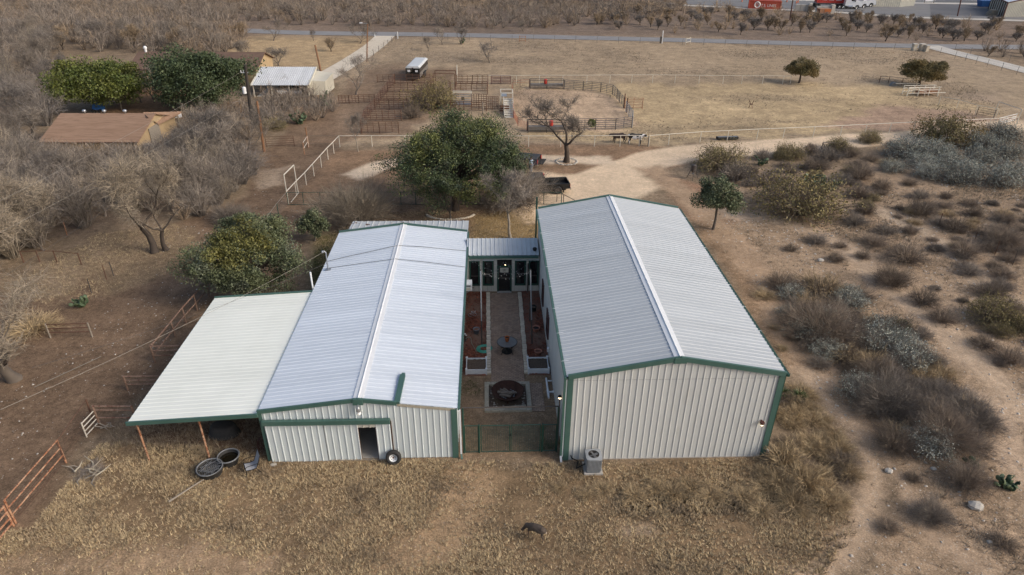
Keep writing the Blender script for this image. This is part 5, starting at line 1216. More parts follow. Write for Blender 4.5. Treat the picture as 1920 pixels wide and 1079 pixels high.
tag(m.build('plastic_pipe', 'white_paint'), 'white plastic drain pipe with a side branch lying by the hall wall', 'pipe')
g = at(1036, 718, .12); tag(MB().tube([(hx0-.05, g[1], .14), (hx0-.28, g[1], .14)], .04, 8).build('drain_spout', 'white_paint'), 'short white drain pipe coming out of the hall wall', 'pipe')
# fire pit
fx, fy = .98, 29.30
fr = thing('fire_pit_frame', 'square frame of weathered timbers round the fire bowl', 'timber frame', (fx, fy, 0))
for a, b in (((-.30, 28.13), (2.26, 28.13)), ((-.30, 30.42), (2.26, 30.42))): trim('timber', (a[0], a[1], .07), (b[0], b[1], .07), .24, .15, 'timber', fr)
for x in (-.18, 2.14): trim('timber', (x, 28.255, .075), (x, 30.295, .075), .24, .155, 'timber', fr)
trim('loose_timber', (.55, 28.33, .06), (1.95, 28.48, .06), .10, .10, 'timber', fr)
MB().bx(-.06, 2.02, 28.26, 30.29, 0, .025).build('gravel_bed', 'soil', fr)
rg = random.Random(6); m = MB()
for i in range(110):
    a = rg.uniform(0, 6.28); r = rg.uniform(.78, 1.3); x, y = fx+r*math.cos(a), fy+r*math.sin(a)
    if -.04 < x < 2.0 and 28.28 < y < 30.27: s = rg.uniform(.02, .06); m.ball((x, y, .03), (s, s*.8, s*.6), 5, 4)
kind(m.build('pit_stones', 'stone_white', fr), 'stuff')
bw = thing('fire_bowl', 'wide rusty steel fire bowl inside the timber frame', 'fire pit', (fx, fy, 0))
MB().lathe([(.25, .12), (.50, .18), (.74, .30), (.89, .50), (.91, .51), (.87, .50), (.72, .33), (.48, .22), (.02, .17)], (fx, fy, 0), 32, cap=False).build('bowl', 'brown_rust_bowl', bw, True)
for i in range(3):
    a = i*2*PI/3+.5; trim('foot', (fx+.55*math.cos(a), fy+.55*math.sin(a), 0), (fx+.5*math.cos(a), fy+.5*math.sin(a), .24), .08, .08, 'brown_rust_bowl', bw)
for i, (x0, y0, x1, y1, r, z) in enumerate([(-.55, .12, .25, -.12, .075, .30), (-.40, .26, -.05, -.05, .06, .36), (-.22, .30, .05, .02, .055, .38), (-.35, -.05, .45, .02, .085, .33), (.05, -.15, .50, -.02, .05, .36), (-.45, -.18, .15, -.30, .07, .31)]):
    tag(MB().tube([(fx+x0, fy+y0, z), (fx+(x0+x1)/2, fy+(y0+y1)/2, z+.02), (fx+x1, fy+y1, z-.02)], [r, r*1.05, r*.9], 8).build('log', 'log'), ['long split log lying across the fire bowl', 'upright leaning pale log, left one in the bowl', 'short leaning log beside the left one in the bowl', 'thickest dark log in the fire bowl', 'thin pale stick on the right of the bowl', 'lowest log at the front of the fire bowl'][i], 'log')
m = MB()
for i in range(40): a = rg.uniform(0, 6.28); r = rg.uniform(0, .45); m.ball((fx+r*math.cos(a), fy-.05+r*math.sin(a), .22+.1*r), (.05, .04, .03), 5, 4)
kind(m.build('ash', 'ac_fin', bw), 'stuff')
# courtyard gate
gy_ = 24.98
gate = thing('courtyard_gate', 'green wire mesh double gate closing the courtyard between the buildings', 'gate', (1.0, gy_, 0))
gxs = [onY(p, 850, gy_)[0] for p in (859.5, 899, 956.5, 1015.5, 1056)]; gh = onY(900, 798.5, gy_)[2]; oh = onY(900, 764.5, gy_)[2]
gxs[0] = bx1+.32; gxs[4] = hx0-.30
for i in (0, 1, 3, 4): MB().tube([(gxs[i], gy_, 0), (gxs[i], gy_, oh if i in (0, 4) else gh+.06)], .045, 8).build('post', 'trim_dark', gate)
MB().tube([(gxs[0]-.05, gy_, oh), (gxs[4]+.05, gy_, oh)], .035, 8).build('overhead_pipe', 'steel_dark', gate)
def leafmesh(x0, x1, nm):
    m = MB()
    for x in (x0, x1): m.tube([(x, gy_, .06), (x, gy_, gh)], .024, 6)
    for z in (.06, gh): m.tube([(x0, gy_, z), (x1, gy_, z)], .024, 6)
    f = m.build(nm, 'trim_dark', gate); w = MB()
    for z in np.arange(.14, gh, .085): w.tube([(x0, gy_, z), (x1, gy_, z)], .006, 3, False)
    for x in np.arange(x0+.1, x1, .11): w.tube([(x, gy_, .06), (x, gy_, gh)], .006, 3, False)
    kind(w.build('wire_mesh', 'trim_dark', f), 'stuff')
leafmesh(gxs[0]+.06, gxs[1]-.05, 'side_panel'); leafmesh(gxs[1]+.10, gxs[2]-.04, 'gate_leaf'); leafmesh(gxs[2]+.04, gxs[3]-.10, 'gate_leaf'); leafmesh(gxs[3]+.05, gxs[4]-.06, 'side_panel')
MB().bx(gxs[2]-.05, gxs[2]+.05, gy_-.04, gy_+.04, gh*.62, gh*.68).build('latch', 'dark', gate)
lp_ = np.array((hx0-.17, 25.75, 0)); t = thing('lamp_post', 'lit lamp on a rough wooden post at the hall corner', 'lamp', lp_)
MB().beam(lp_, lp_+[0, 0, 2.1], .10, .12, (0, 1, 0)).build('wooden_post', 'wood_old', t); MB().tube([lp_+[0, 0, 2.1], lp_+[0, 0, 2.75]], .03, 6).build('stem', 'rust_dark', t)
MB().lathe([(.05, 2.92), (.11, 2.86), (.09, 2.82)], lp_, 10).build('lamp_cap', 'dark', t); MB().ball(lp_+[0, 0, 2.78], .075).build('lamp_bulb', 'lamp_lit', t)

# ------------------------------------------------------------------ front yard
g = np.array(at(1112.5, 889, 0)); t = thing('air_conditioner', 'grey outdoor air conditioning unit on a pad before the hall', 'air conditioner', g)
MB().bx(g[0]-.45, g[0]+.45, g[1]-.10, g[1]+.75, 0, .09).build('pad', 'concrete', t)
c = g+[0, .33, .09]; r = .36; oct_ = [(-r, -r+.08), (-r+.08, -r), (r-.08, -r), (r, -r+.08), (r, r-.08), (r-.08, r), (-r+.08, r), (-r, r-.08)]
MB().prism(oct_, lambda a, b: (c[0]+a, c[1]+b, c[2]), lambda a, b: (c[0]+a, c[1]+b, c[2]+.80)).build('casing', 'ac_fin', t)
m = MB()
for i in range(11):
    u = -r+.05+i*(2*r-.1)/10
    for s in (-1, 1): m.bx(c[0]+u-.012, c[0]+u+.012, c[1]+s*r-.012, c[1]+s*r+.012, c[2]+.06, c[2]+.78); m.bx(c[0]+s*r-.012, c[0]+s*r+.012, c[1]+u-.012, c[1]+u+.012, c[2]+.06, c[2]+.78)
kind(m.build('louvres', 'ac_grey', t), 'stuff')
o8 = [(a*1.06, b*1.06) for a, b in oct_]; n8 = 24
top = MB(); rim = [(c[0]+.265*math.cos(2*PI*i/n8), c[1]+.265*math.sin(2*PI*i/n8)) for i in range(n8)]
out = []
for i in range(n8):
    a = 2*PI*i/n8; k = min(.385/max(abs(math.cos(a)), 1e-6), .385/max(abs(math.sin(a)), 1e-6)); k = min(k, .50); out.append((c[0]+k*math.cos(a), c[1]+k*math.sin(a)))
z = c[2]+.87
top.add([(x, y, z) for x, y in rim]+[(x, y, z-.02) for x, y in out]+[(x, y, z-.09) for x, y in out], [(i, n8+i, n8+(i+1) % n8, (i+1) % n8) for i in range(n8)]+[(n8+i, 2*n8+i, 2*n8+(i+1) % n8, n8+(i+1) % n8) for i in range(n8)])
top.build('top_cover', 'ac_grey', t)
MB().lathe([(.265, .80), (.265, .868)], (c[0], c[1], c[2]), 24, cap=False).build('fan_shroud', 'dark', t)
MB().lathe([(.27, .803), (.01, .803)], (c[0], c[1], c[2]), 24, cap=False).build('fan_well', 'dark', t)
m = MB()
for i in range(4): a = i*PI/2+.4; m.beam((c[0], c[1], c[2]+.83), (c[0]+.24*math.cos(a), c[1]+.24*math.sin(a), c[2]+.83), .11, .012, (.3*math.sin(a), -.3*math.cos(a), 1))
m.build('fan_blades', 'ac_fin', t)
m = MB()
for R in (.08, .14, .20, .25): m.ring((c[0], c[1], c[2]+.868), R, .005, n=20, m=4)
m.build('fan_guard', 'steel_dark', t)
MB().tube([(c[0]-.37, c[1], .35), (c[0]-.8, c[1]-.05, .10), (hx0+.7, hy0-.2, .08), (hx0+.4, hy0-.14, .22)], .03, 6).build('refrigerant_line', 'dark', t)
# spare wheel
wc = np.array((-4.72, by0-.33, .375)); ax_ = Vector((0, -1, .28)).normalized()
t = thing('spare_wheel', 'black tyre on a white steel rim leaning against the barn doors', 'wheel', (wc[0], wc[1], 0))
MB().lathe([(.20, -.11), (.30, -.125), (.36, -.10), (.375, -.06), (.375, .06), (.36, .10), (.30, .125), (.20, .11), (.19, .0), (.20, -.11)], wc, 28, ax_, cap=False).build('tyre', 'rubber', t, True)
rm = MB().lathe([(.205, -.09), (.205, .10), (.18, .10), (.16, .04), (.06, .055), (.055, .02), (.02, .02)], wc, 28, ax_, cap=False).build('rim', 'white_paint', t, True)
q = Vector((0, 0, 1)).rotation_difference(ax_)
for i in range(8):
    a = i*PI/4; MB().lathe([(.022, .0), (.022, .006)], Vector(wc)+q @ Vector((.115*math.cos(a), .115*math.sin(a), .055)), 8, ax_).build('rim_hole', 'dark', rm)
MB().lathe([(.045, 0), (.045, .01)], Vector(wc)+q @ Vector((0, 0, .05)), 10, ax_).build('hub_hole', 'rust_dark', rm)
# tubs
def tub(px_, py_, r, h, label, inside, sx=1.15):
    g = np.array(at(px_, py_, 0)); t = thing('rubber_tub', label, 'tub', g)
    MB().lathe([(r*.80, 0), (r*.97, h*.9), (r*1.05, h), (r*.98, h+.02), (r*.92, h*.93), (r*.78, .05), (.01, .05)], g, 26, sx=sx, cap=False).build('tub_wall', 'rubber', t, True)
    MB().ring(g+[0, 0, h+.0], r*1.0, .035, n=26, m=6).build('tub_rim', 'ac_fin', t)
    if inside == 'water': MB().lathe([(r*.90, h*.62), (.01, h*.62)], g, 24, sx=sx, cap=False).build('water', 'water', t)
    return g, t
tub(431, 867, .50, .42, 'round black tub of dark water beside the sling chair', 'water', 1.0)
g, t0 = tub(396, 888, .58, .40, 'round black tub holding wire racks at the front of the lean-to', 'racks', 1.1)
rk = thing('wire_racks', 'bent grey wire racks lying in the front tub', 'wire rack', g+[0, 0, .1])
for k, (rot, z) in enumerate(((.5, .30), (-.3, .36), (1.1, .24))):
    m = MB(); ca, sa = math.cos(rot), math.sin(rot)
    for i in range(9):
        u = -.36+i*.09
        m.tube([g+[u*ca+.34*sa, u*sa-.34*ca, z+.04*i*.3], g+[u*ca-.34*sa, u*sa+.34*ca, z-.06]], .009, 4)
    for u in (-.3, .3): m.tube([g+[-.4*ca-u*sa, -.4*sa+u*ca, z], g+[.4*ca-u*sa, .4*sa+u*ca, z+.1]], .012, 4)
    m.build('rack', 'steel', rk)
g = np.array(at(417, 822, 0)); t = thing('water_trough', 'upturned black rubber trough lying under the lean-to', 'trough', g)
pr_ = [(.78, 0, .0), (.80, .04, 0), (.74, .05, 0), (.66, .40, .1), (.58, .58, .16), (.50, .62, .2)]; m = MB(); n = 28; vs = []
for R, z, kd in pr_:
    for i in range(n):
        a = 2*PI*i/n; k = 1-kd*1.6*max(0, math.cos(a-PI/2))**6-kd*.6*max(0, math.cos(a+PI/2))**6; vs.append(g+[R*1.02*k*math.cos(a), .35+R*.72*k*math.sin(a), z])
vs.append(g+[0, .35, .60]); m.add(vs, [(j*n+i, j*n+(i+1) % n, (j+1)*n+(i+1) % n, (j+1)*n+i) for j in range(len(pr_)-1) for i in range(n)]+[((len(pr_)-1)*n+i, (len(pr_)-1)*n+(i+1) % n, len(vs)-1) for i in range(n)])
m.build('trough_shell', 'rubber', t, True)
# sling chair
t = thing('sling_chair', 'grey sling patio chair standing on the grass by the barn corner', 'chair', (0, 0, 0))
m = MB(); hw = .26
prof = [(-.30, .42), (-.05, .37), (.17, .40), (.30, .70), (.42, 1.02)]
for i in range(4):
    (a, z), (b, w) = prof[i], prof[i+1]; m.add([(a, -hw, z), (a, hw, z), (b, hw, w), (b, -hw, w), (a, -hw, z-.015), (a, hw, z-.015), (b, hw, w-.015), (b, -hw, w-.015)], [(0, 1, 2, 3), (7, 6, 5, 4), (0, 3, 7, 4), (1, 5, 6, 2)])
m.build('sling', 'sling', t)
for s in (-1, 1):
    y = s*(hw+.02)
    MB().tube([(a, y, z) for a, z in prof], .016, 6).build('side_rail', 'dark', t)
    MB().tube([(-.34, y+s*.02, 0), (-.30, y+s*.02, .40), (-.32, y+s*.03, .58), (-.22, y+s*.03, .66), (.05, y+s*.03, .66), (.26, y, .62)], .016, 6).build('arm', 'dark', t)
    MB().tube([(.34, y+s*.02, 0), (.16, y+s*.01, .40)], .016, 6).build('leg', 'dark', t)
MB().tube([(-.30, -hw-.02, .41), (-.30, hw+.02, .41)], .014, 6).build('front_bar', 'dark', t)
g = G(472, 886); put(t, (g[0]+.05, g[1]+.05, 0), math.radians(28))
# stick, stone, rope, brush pile, sill stone
a, b = np.array(at(317, 943, .06)), np.array(at(383, 902, .10)); tag(MB().tube([a, a+(b-a)*.5+[0.05, .03, .03], b], [.055, .04, .03], 7).build('long_stick', 'wood_old'), 'long bare pole lying on the grass before the tubs', 'stick')
g = np.array(at(513, 872, .02)); m = MB(); m.ball(g, (.17, .13, .05), 9, 5); tag(m.build('flat_stone', 'stone_white'), 'flat pale stone in the grass beside the barn door', 'stone')
g = np.array(at(497, 846, 0)); rg = random.Random(8); m = MB(); pts = []
for i in range(60): a = i*.75; R = .22+.10*math.sin(i*.37); pts.append(g+[R*math.cos(a)*.9, .1*math.sin(a*.3), .45+R*1.5*math.sin(a)])
tag(MB().tube(pts, .016, 4).build('rope_coil', 'brown_trim'), 'tangled dark red rope hanging at the left corner of the barn', 'rope')
g = np.array(at(160, 890, 0)); rg = random.Random(9)
t = thing('brush_pile', 'heap of cut branches lying in the yard grass at left', 'brush pile', g)
for i in range(13):
    a = rg.uniform(0, 6.28); L = rg.uniform(.4, 1.0); p = g+[rg.uniform(-.6, .7), rg.uniform(-.5, .5), rg.uniform(.05, .2)]
    MB().tube([p, p+[L*.5*math.cos(a), L*.5*math.sin(a), .10], p+[L*math.cos(a+.3), L*math.sin(a+.3), rg.uniform(.05, .3)]], [.04, .03, .012], 5).build('branch', rg.choice(['wood_old', 'timber']), t)
g = np.array(at(203, 801, 0)); m = MB()
for i in range(7): a = i*.9; p = g+[rg.uniform(-.3, .3), rg.uniform(-.2, .2), .05]; m.tube([p, p+[.35*math.cos(a), .2*math.sin(a), .12], p+[.6*math.cos(a+.4), .3*math.sin(a), .05]], [.04, .03, .015], 5)
tag(m.build('branch_scraps', 'wood_old'), 'few pale broken branches beside the small rail gate', 'branches')

# ------------------------------------------------------------------ fences
def posts_rails(name, label, pts, h, zs, pm, rm_, pr=.04, rr=.03, every=None, group=None, cat='fence', wires=(), wm='wire_pale', posth=None):
    """pts world (x, y); a post at each point, or every so many metres; rails between the points"""
    pts = [np.array([p[0], p[1], 0.]) for p in pts]; t = thing(name, label, cat, pts[0], group=group)
    sp = pts
    if every:
        sp = []
        for a, b in zip(pts[:-1], pts[1:]):
            n = max(1, int(round(np.linalg.norm(b-a)/every))); sp += [a+(b-a)*i/n for i in range(n)]
        sp.append(pts[-1])
    pme = MB().tube([(0, 0, -.05), (0, 0, posth or h)], pr, 6).mesh('post')
    for p in sp:
        o = link('post', pme, pm, t); o.location = p-pts[0]; o.rotation_euler = (RND.uniform(-.015, .015), RND.uniform(-.015, .015), 0)
    for a, b in zip(pts[:-1], pts[1:]):
        for z in zs: MB().tube([a+[0, 0, z], b+[0, 0, z]], rr, 6).build('rail', rm_, t)
    if wires:
        m = MB()
        for a, b in zip(pts[:-1], pts[1:]):
            for z in wires: m.tube([a+[0, 0, z], b+[0, 0, z]], .006, 3, False)
        kind(m.build('wires', wm, t), 'stuff')
    return t
g2 = lambda *pp: [G(*p)[:2] for p in pp]
posts_rails('white_pipe_fence', 'long cream pipe fence between the gravel turning area and the pens', g2((637.5, 276), (698, 275.5), (760, 275.5), (830, 275.6), (900, 275.8), (991, 276), (1051, 276), (1114, 275.5), (1162, 275), (1198, 274.8)), 1.30, (1.30,), 'white_pipe', 'white_pipe', .045, .04, wires=(.3, .6, .9))
posts_rails('white_pipe_fence', 'cream pipe fence along the gravel road, right of the cattle gate', g2((1216, 274.8), (1253, 272), (1312, 267.5), (1363, 265), (1418.5, 262), (1467.5, 260), (1523.6, 257.6), (1575, 255), (1621, 252.6), (1666, 250.3), (1711, 248), (1758, 246), (1807, 243.8), (1852, 241.6), (1903, 238.5)), 1.28, (1.28,), 'white_pipe', 'white_pipe', .045, .04, wires=(.3, .6, .9))
posts_rails('white_pipe_fence', 'cream pipe fence running diagonally down to the tall gate frame', g2((637.5, 276), (626.4, 288.4), (615.5, 299.5), (603, 314.3), (589, 330.6), (574.7, 347.3), (556, 367), (541, 384))[0:], 1.28, (1.28,), 'white_pipe', 'white_pipe', .045, .045, wires=(.25, .5, .75, 1.0))
t = posts_rails('rail_gate', 'small dark rail gate behind the spotted cow', g2((1199.5, 275), (1214.5, 275)), 1.2, (.15, .4, .65, .9, 1.15), 'steel_dark', 'steel_dark', .035, .02, cat='gate')
posts_rails('white_pipe_fence', 'thin pale pipe fence behind the arena and along the upper pasture', g2((857, 157), (900, 157), (940, 157.3), (968, 157.5), (1011, 157), (1055, 157), (1100, 156.8), (1143, 156.4), (1184, 156.2), (1223, 156.2), (1265, 156.5), (1310, 157), (1355, 157.5), (1390, 158), (1429, 158), (1467, 158.3), (1481, 158.4)), 1.3, (1.28,), 'white_pipe', 'white_pipe', .04, .035, wires=(.4, .8))
# tall frame
f0, f1 = G(541, 382), G(559, 362); fh = hgt(541, 384, 330)
t = thing('tall_gate', 'tall white pipe gate frame at the end of the diagonal fence', 'gate frame', (f0[0], f0[1], 0))
MB().tube([f0, f0+[0, 0, fh]], .05, 7).build('upright', 'white_pipe', t); MB().tube([f1, f1+[0, 0, fh]], .05, 7).build('upright', 'white_pipe', t); MB().tube([f0+[0, 0, fh], f1+[0, 0, fh]], .05, 7).build('crossbar', 'white_pipe', t); MB().tube([f0+[.2, .1, .08], f1+[.1, 0, .08]], .035, 6).build('sill_pipe', 'white_pipe', t)
posts_rails('green_yard_fence', 'dark green pipe and mesh fence behind the bare bush and oak', g2((541, 385), (570, 384.7), (602, 384.4), (640, 384.2), (680, 384), (716, 384), (752, 384), (780, 384), (806, 384), (850, 384), (900, 384), (960, 384), (1019.4, 384), (1052, 384.5)), 1.22, (.05, 1.22), 'trim_dark', 'trim_dark', .035, .025, wires=(.25, .45, .65, .85, 1.05), wm='trim_dark')
posts_rails('green_yard_fence', 'short dark pipe rail sloping down behind the hall roof', g2((1044, 379), (1056, 386), (1085, 402)), 1.1, (1.1,), 'steel_dark', 'steel_dark', .035, .03)
posts_rails('wire_fence', 'grey mesh fence running down from the tall gate frame to the evergreen', g2((541, 385), (523, 407), (511, 424), (500, 440)), 1.25, (1.25,), 'trim_dark', 'wire_pale', .035, .02, wires=(.2, .4, .6, .8, 1.0))
posts_rails('pen_fence', 'rusty rail fence at the foot of the orange pole', g2((578, 278), (571, 290)), 1.35, (.7, 1.3), 'rust', 'white_pipe', .045, .03)
posts_rails('pen_fence', 'dark rusty rail panel under the thicket by the orange pole', g2((500, 276), (552, 274)), 1.2, (.15, .4, .65, .9, 1.15), 'rust_dark', 'rust_dark', .04, .025)
posts_rails('wire_fence', 'thin wire fence joining the orange post to the cream corner post', g2((579, 276), (637, 276)), 1.3, (1.3,), 'white_pipe', 'wire_pale', .03, .015, wires=(.4, .8))
g = G(579.5, 275); tag(MB().tube([g, g+[-.12, 0, 2.2]], .07, 7).build('fence_post', 'pole_wood'), 'stout orange fence post left of the diagonal pipe fence', 'post')
# left: rusty panels, pens, T-posts
def rust_panel(label, a, b, h, zs, mt='rust', rr=.035, thin=()):
    t = posts_rails('rail_fence', label, [a, b], h, zs, mt, mt, .05, rr, cat='fence panel')
    if thin:
        m = MB(); A = np.array([a[0], a[1], 0]); B = np.array([b[0], b[1], 0])
        for z in thin: m.tube([A+[0, 0, z], B+[0, 0, z]], .012, 4, False)
        kind(m.build('thin_rails', 'rust_dark', t), 'stuff')
    return t
A, B = G(124.5, 868.7), G(30, 982); hA = hgt(124.5, 868.7, 826)
rust_panel('rusty orange three rail fence panel at the lower left', A, B, hA, (hA*.98, hA*.66, hA*.36), thin=(hA*.5, hA*.2, hA*.1))
C_ = B+(B-A)*.9; rust_panel('rusty orange gate panel cut by the left edge', B+(B-A)*.04, C_, 1.25, (1.2, .85, .5, .2), rr=.045)
posts_rails('wire_fence', 'thin rusty rail fence joining the small gate to the rusty panel', g2((176, 790), (124.5, 868.7)), 1.45, (1.4,), 'rust_dark', 'rust_dark', .045, .02, wires=(.3, .6, .9, 1.15), wm='rust_dark')
posts_rails('rail_gate', 'small pale rail gate standing ajar near the lean-to corner', g2((163, 820), (187, 794)), .95, (.12, .38, .64, .90), 'white_pipe', 'white_pipe', .035, .03, cat='gate')
posts_rails('pen_rails', 'brown three rail pen fence meeting the lean-to at the small gate', g2((186, 796), (258, 796)), 1.25, (1.2, .95, .45), 'rust_rail', 'rust_rail', .06, .045)
posts_rails('pen_rails', 'brown rail pen fence meeting the middle of the lean-to', g2((240, 732), (310, 731)), 1.0, (.95, .68, .4), 'rust_rail', 'rust_rail', .06, .045)
posts_rails('pen_rails', 'brown rail pen fence meeting the back half of the lean-to', g2((291, 680), (345, 679)), 1.2, (1.15, .85, .5), 'rust_rail', 'rust_rail', .06, .045)
posts_rails('mesh_pen', 'rusty pipe pen with wire mesh running up beside the lean-to', g2((291, 680), (328.7, 632), (349, 606), (370, 582), (392, 556)), 1.2, (1.15, .55), 'rust_rail', 'rust_rail', .055, .045, wires=tuple(np.arange(.1, 1.15, .1)), wm='steel_dark')
posts_rails('pen_rails', 'short weathered wooden pen under the leaning bare tree', g2((95, 634), (173.5, 632)), 1.05, (1.0, .7, .4), 'wood_old', 'rust_dark', .05, .035)
posts_rails('pen_rails', 'low rusty rail fence behind the straw coloured tree top', g2((45, 493), (75, 492), (107, 492), (153, 497)), 1.0, (.95,), 'rust_dark', 'rust_dark', .045, .03)
for x, y, ty, mt_, lab in [(126, 442, 417, 'rust', 'leaning rusty post in the thicket at left'), (200, 525, 498, 'rust_dark', 'dark rusty post at the corral edge'), (213.5, 518.5, 492, 'steel_dark', 'thin steel post with white tip at the corral edge'), (172, 550, 523, 'steel_dark', 'thin steel post left of the corral edge posts'), (1865, 478, 452, 'rust_dark', 'thin rusty post on the right slope beside the dry shrub'), (1760, 422, 400, 'rust_dark', 'thin rusty post among the small shrubs at right'), (1828, 450, 436, 'rust_dark', 'thin post between the two rusty ones at right'), (1898, 498, 470, 'steel_dark', 'grey steel post at the right edge'), (1620, 338, 318, 'rust_dark', 'thin brown post in the brush below the gravel road')]:
    g = G(x, y); h = hgt(x, y, ty); tag(MB().tube([g, g+[RND.uniform(-.08, .08), 0, h]], .035, 6).build('fence_post', mt_), lab, 'post')
tag(MB().tube([np.array(at(110, 715, .05))+[-1, -.6, 0], at(190, 670, .05)], .02, 4).build('ground_pipe', 'wire_pale'), 'thin pale pipe lying over the corral dirt', 'pipe')

# ------------------------------------------------------------------ cattle pens and arena
def cattle_panel(a, b, h, n, mt, label, group, ups=3, rr=.03, pr=.05, name='corral_panel', cat='corral panel'):
    a = np.array([a[0], a[1], 0.]); b = np.array([b[0], b[1], 0.]); m = MB()
    for i in range(ups+1): p = a+(b-a)*i/ups; e = i in (0, ups); m.tube([p+[0, 0, 0 if e else .15], p+[0, 0, h]], pr if e else rr, 5)
    for z in np.linspace(.18, h-.03, n): m.tube([a+[0, 0, z], b+[0, 0, z]], rr, 5)
    return tag(m.build(name, mt), label, cat, group)
GP = 'rusty cattle pen panels'
def row(lab, *pp, h=1.45, n=6, mt='rust_dark', rr=.034):
    for i, (p, q) in enumerate(zip(pp[:-1], pp[1:])):
        cattle_panel(G(*p), G(*q), h, n, mt, lab, GP, rr=rr)
row('rusty panel of the rearmost pen row beneath the stock trailer', (740, 157), (774, 157), (807, 157))
row('rusty panel of the second pen row from the trailer', (727, 173), (765, 173), (803, 172.5))
row('rusty panel of the third pen row from the trailer', (714, 190), (750, 190), (787, 189.5))
row('rusty panel of the fourth pen row from the trailer', (703, 205.5), (730, 205.5), (757, 205.5))
row('rusty panel of the fifth pen row, left of the oak crown', (684, 227), (718, 227), (753, 227))
row('rusty panel of the nearest pen row, left of the oak crown', (679, 250.5), (712, 250.5), (748, 250.5))
row('rusty panel along the left side of the pens', (677.5, 251), (684, 228), (703, 206), (714, 190), (727, 173), (741, 156))
row('rusty panel along the alley between the pens', (757, 206), (778, 202), (790, 189), (805, 172), (812, 160))
row('rusty panel right of the arched pen gate', (857, 158.5), (886, 158.5), (915, 158.5))
row('rusty panel behind the white squeeze chute', (854, 172), (884, 172), (914, 172))
row('rusty panel closing the right side of the holding pen', (914, 178), (915, 158.5))
row('dark rusty panel right of the squeeze chute', (884.5, 202), (898, 202.5), (912, 203), h=1.9, n=7)
row('dark rusty panel of the crowding pen by the ramp', (912, 206), (923, 206), (934, 206), h=1.8, n=8)
row('dark rusty panel hidden behind the oak top', (845, 208), (870, 209), (912, 209), h=1.4)
row('rusty rail panel left of the pens', (636, 195), (655, 195), (673, 194), (703, 193), h=1.2, n=5)
row('grey rail panel beside the bare mesquite', (708, 155), (740, 154.5), h=1.2, n=4)
cattle_panel(G(921, 158.3), G(957, 158.3), 1.3, 6, 'maroon', 'maroon six rail gate at the back of the arena', None, ups=2, rr=.05, name='ranch_gate', cat='gate')
# arched gate and tall post
g0, g1 = G(816.8, 162), G(855, 162); h = hgt(817, 162, 132.5); t = thing('arch_gate', 'rusty overhead pipe arch in the cattle pens', 'gate frame', (g0[0], g0[1], 0))
for p in (g0, g1): MB().tube([p, p+[0, 0, h]], .06, 6).build('upright', 'rust_dark', t)
MB().tube([g0+[0, 0, h], g1+[0, 0, h]], .06, 6).build('crossbar', 'rust_dark', t)
g0, g1 = G(813.5, 167), G(853, 167); h2 = hgt(813, 167, 138.5)
for p in (g0, g1): MB().tube([p, p+[0, 0, h2]], .05, 6).build('upright', 'rust_dark', t)
MB().tube([g0+[0, 0, h2], g1+[0, 0, h2]], .05, 6).build('crossbar', 'rust_dark', t)
g = G(857.5, 158); tag(MB().tube([g, g+[0, 0, hgt(857.5, 158, 122.5)]], .09, 7).build('tall_post', 'white_pipe'), 'tall cream post beside the rusty arch of the pens', 'post')
for x, y, ty in ((803, 186, 153), (845, 190, 154)):
    g = G(x, y); h = hgt(x, y, ty); tag(MB().tube([g, g+[0, 0, h], g+[-.25, 0, h+.15]], .07, 6).build('pen_post', 'rust_dark'), 'left bent rusty post in the pens' if x < 820 else 'bent rusty post left of the white squeeze chute', 'post')
g = G(905.5, 213); tag(MB().tube([g, g+[0, 0, hgt(905.5, 213, 193)]], .09, 6).build('wooden_post', 'wood_old'), 'weathered wooden post above the oak crown', 'post')
# squeeze chute
g = G(850, 198); w = G(884, 198)[0]-g[0]; t = thing('squeeze_chute', 'white steel squeeze chute in the cattle pens', 'cattle chute', (g[0]+w/2, g[1]+.4, 0)); hh = 1.75
for x in (g[0], g[0]+w):
    for y in (g[1], g[1]+.9): MB().beam((x, y, 0), (x, y, hh), .14, .14, (0, 1, 0)).build('upright', 'white_pipe', t)
for y in (g[1], g[1]+.9):
    MB().beam((g[0], y, hh), (g[0]+w, y, hh), .10, .12).build('top_beam', 'white_pipe', t)
    for z in (.25, .55, 1.25): MB().beam((g[0], y, z), (g[0]+w, y, z), .04, .08).build('side_bar', 'steel', t)
MB().bx(g[0]+.1, g[0]+w-.1, g[1]+.05, g[1]+.85, .04, .12).build('floor', 'steel', t)
MB().bx(g[0]+w*.45, g[0]+w*.62, g[1]-.08, g[1]+.1, .75, 1.15).build('latch_box', 'steel_dark', t)
# loading ramp
g = G(955, 222); wx = .62; ya = g[1]; yb = G(955, 200)[1]; t = thing('loading_ramp', 'white stepped loading ramp beside the orange netting', 'loading ramp', (g[0], ya, 0))
n = 8
for i in range(n): y = ya+(yb-ya)*i/n; z = .10+.95*i/n; MB().bx(g[0]-wx, g[0]+wx, y, y+(yb-ya)/n-.03, z-.08, z).build('step', 'white_pipe', t)
for s in (-1, 1): MB().beam((g[0]+s*(wx+.04), ya, .25), (g[0]+s*(wx+.04), yb, 1.3), .05, .3).build('side_plate', 'white_pipe', t)
MB().bx(g[0]-wx, g[0]+wx, yb, yb+.4, 0, 1.02).build('base_block', 'concrete', t)
t = thing('working_stand', 'white pipe stand with a grey panel above the loading ramp', 'stand', (g[0]-.6, yb+1.5, 0)); x0, x1 = G(939, 195)[0], G(961, 195)[0]; y0 = yb+.6; y1 = yb+2.9
for x in (x0, x1):
    for y in (y0, y1): MB().beam((x, y, 0), (x, y, 1.7), .10, .10, (0, 1, 0)).build('upright', 'white_pipe', t)
for y in (y0, y1): MB().beam((x0, y, 1.7), (x1, y, 1.7), .1, .1).build('beam', 'white_pipe', t)
for x in (x0, x1): MB().beam((x, y0, 1.7), (x, y1, 1.7), .1, .1).build('beam', 'white_pipe', t)
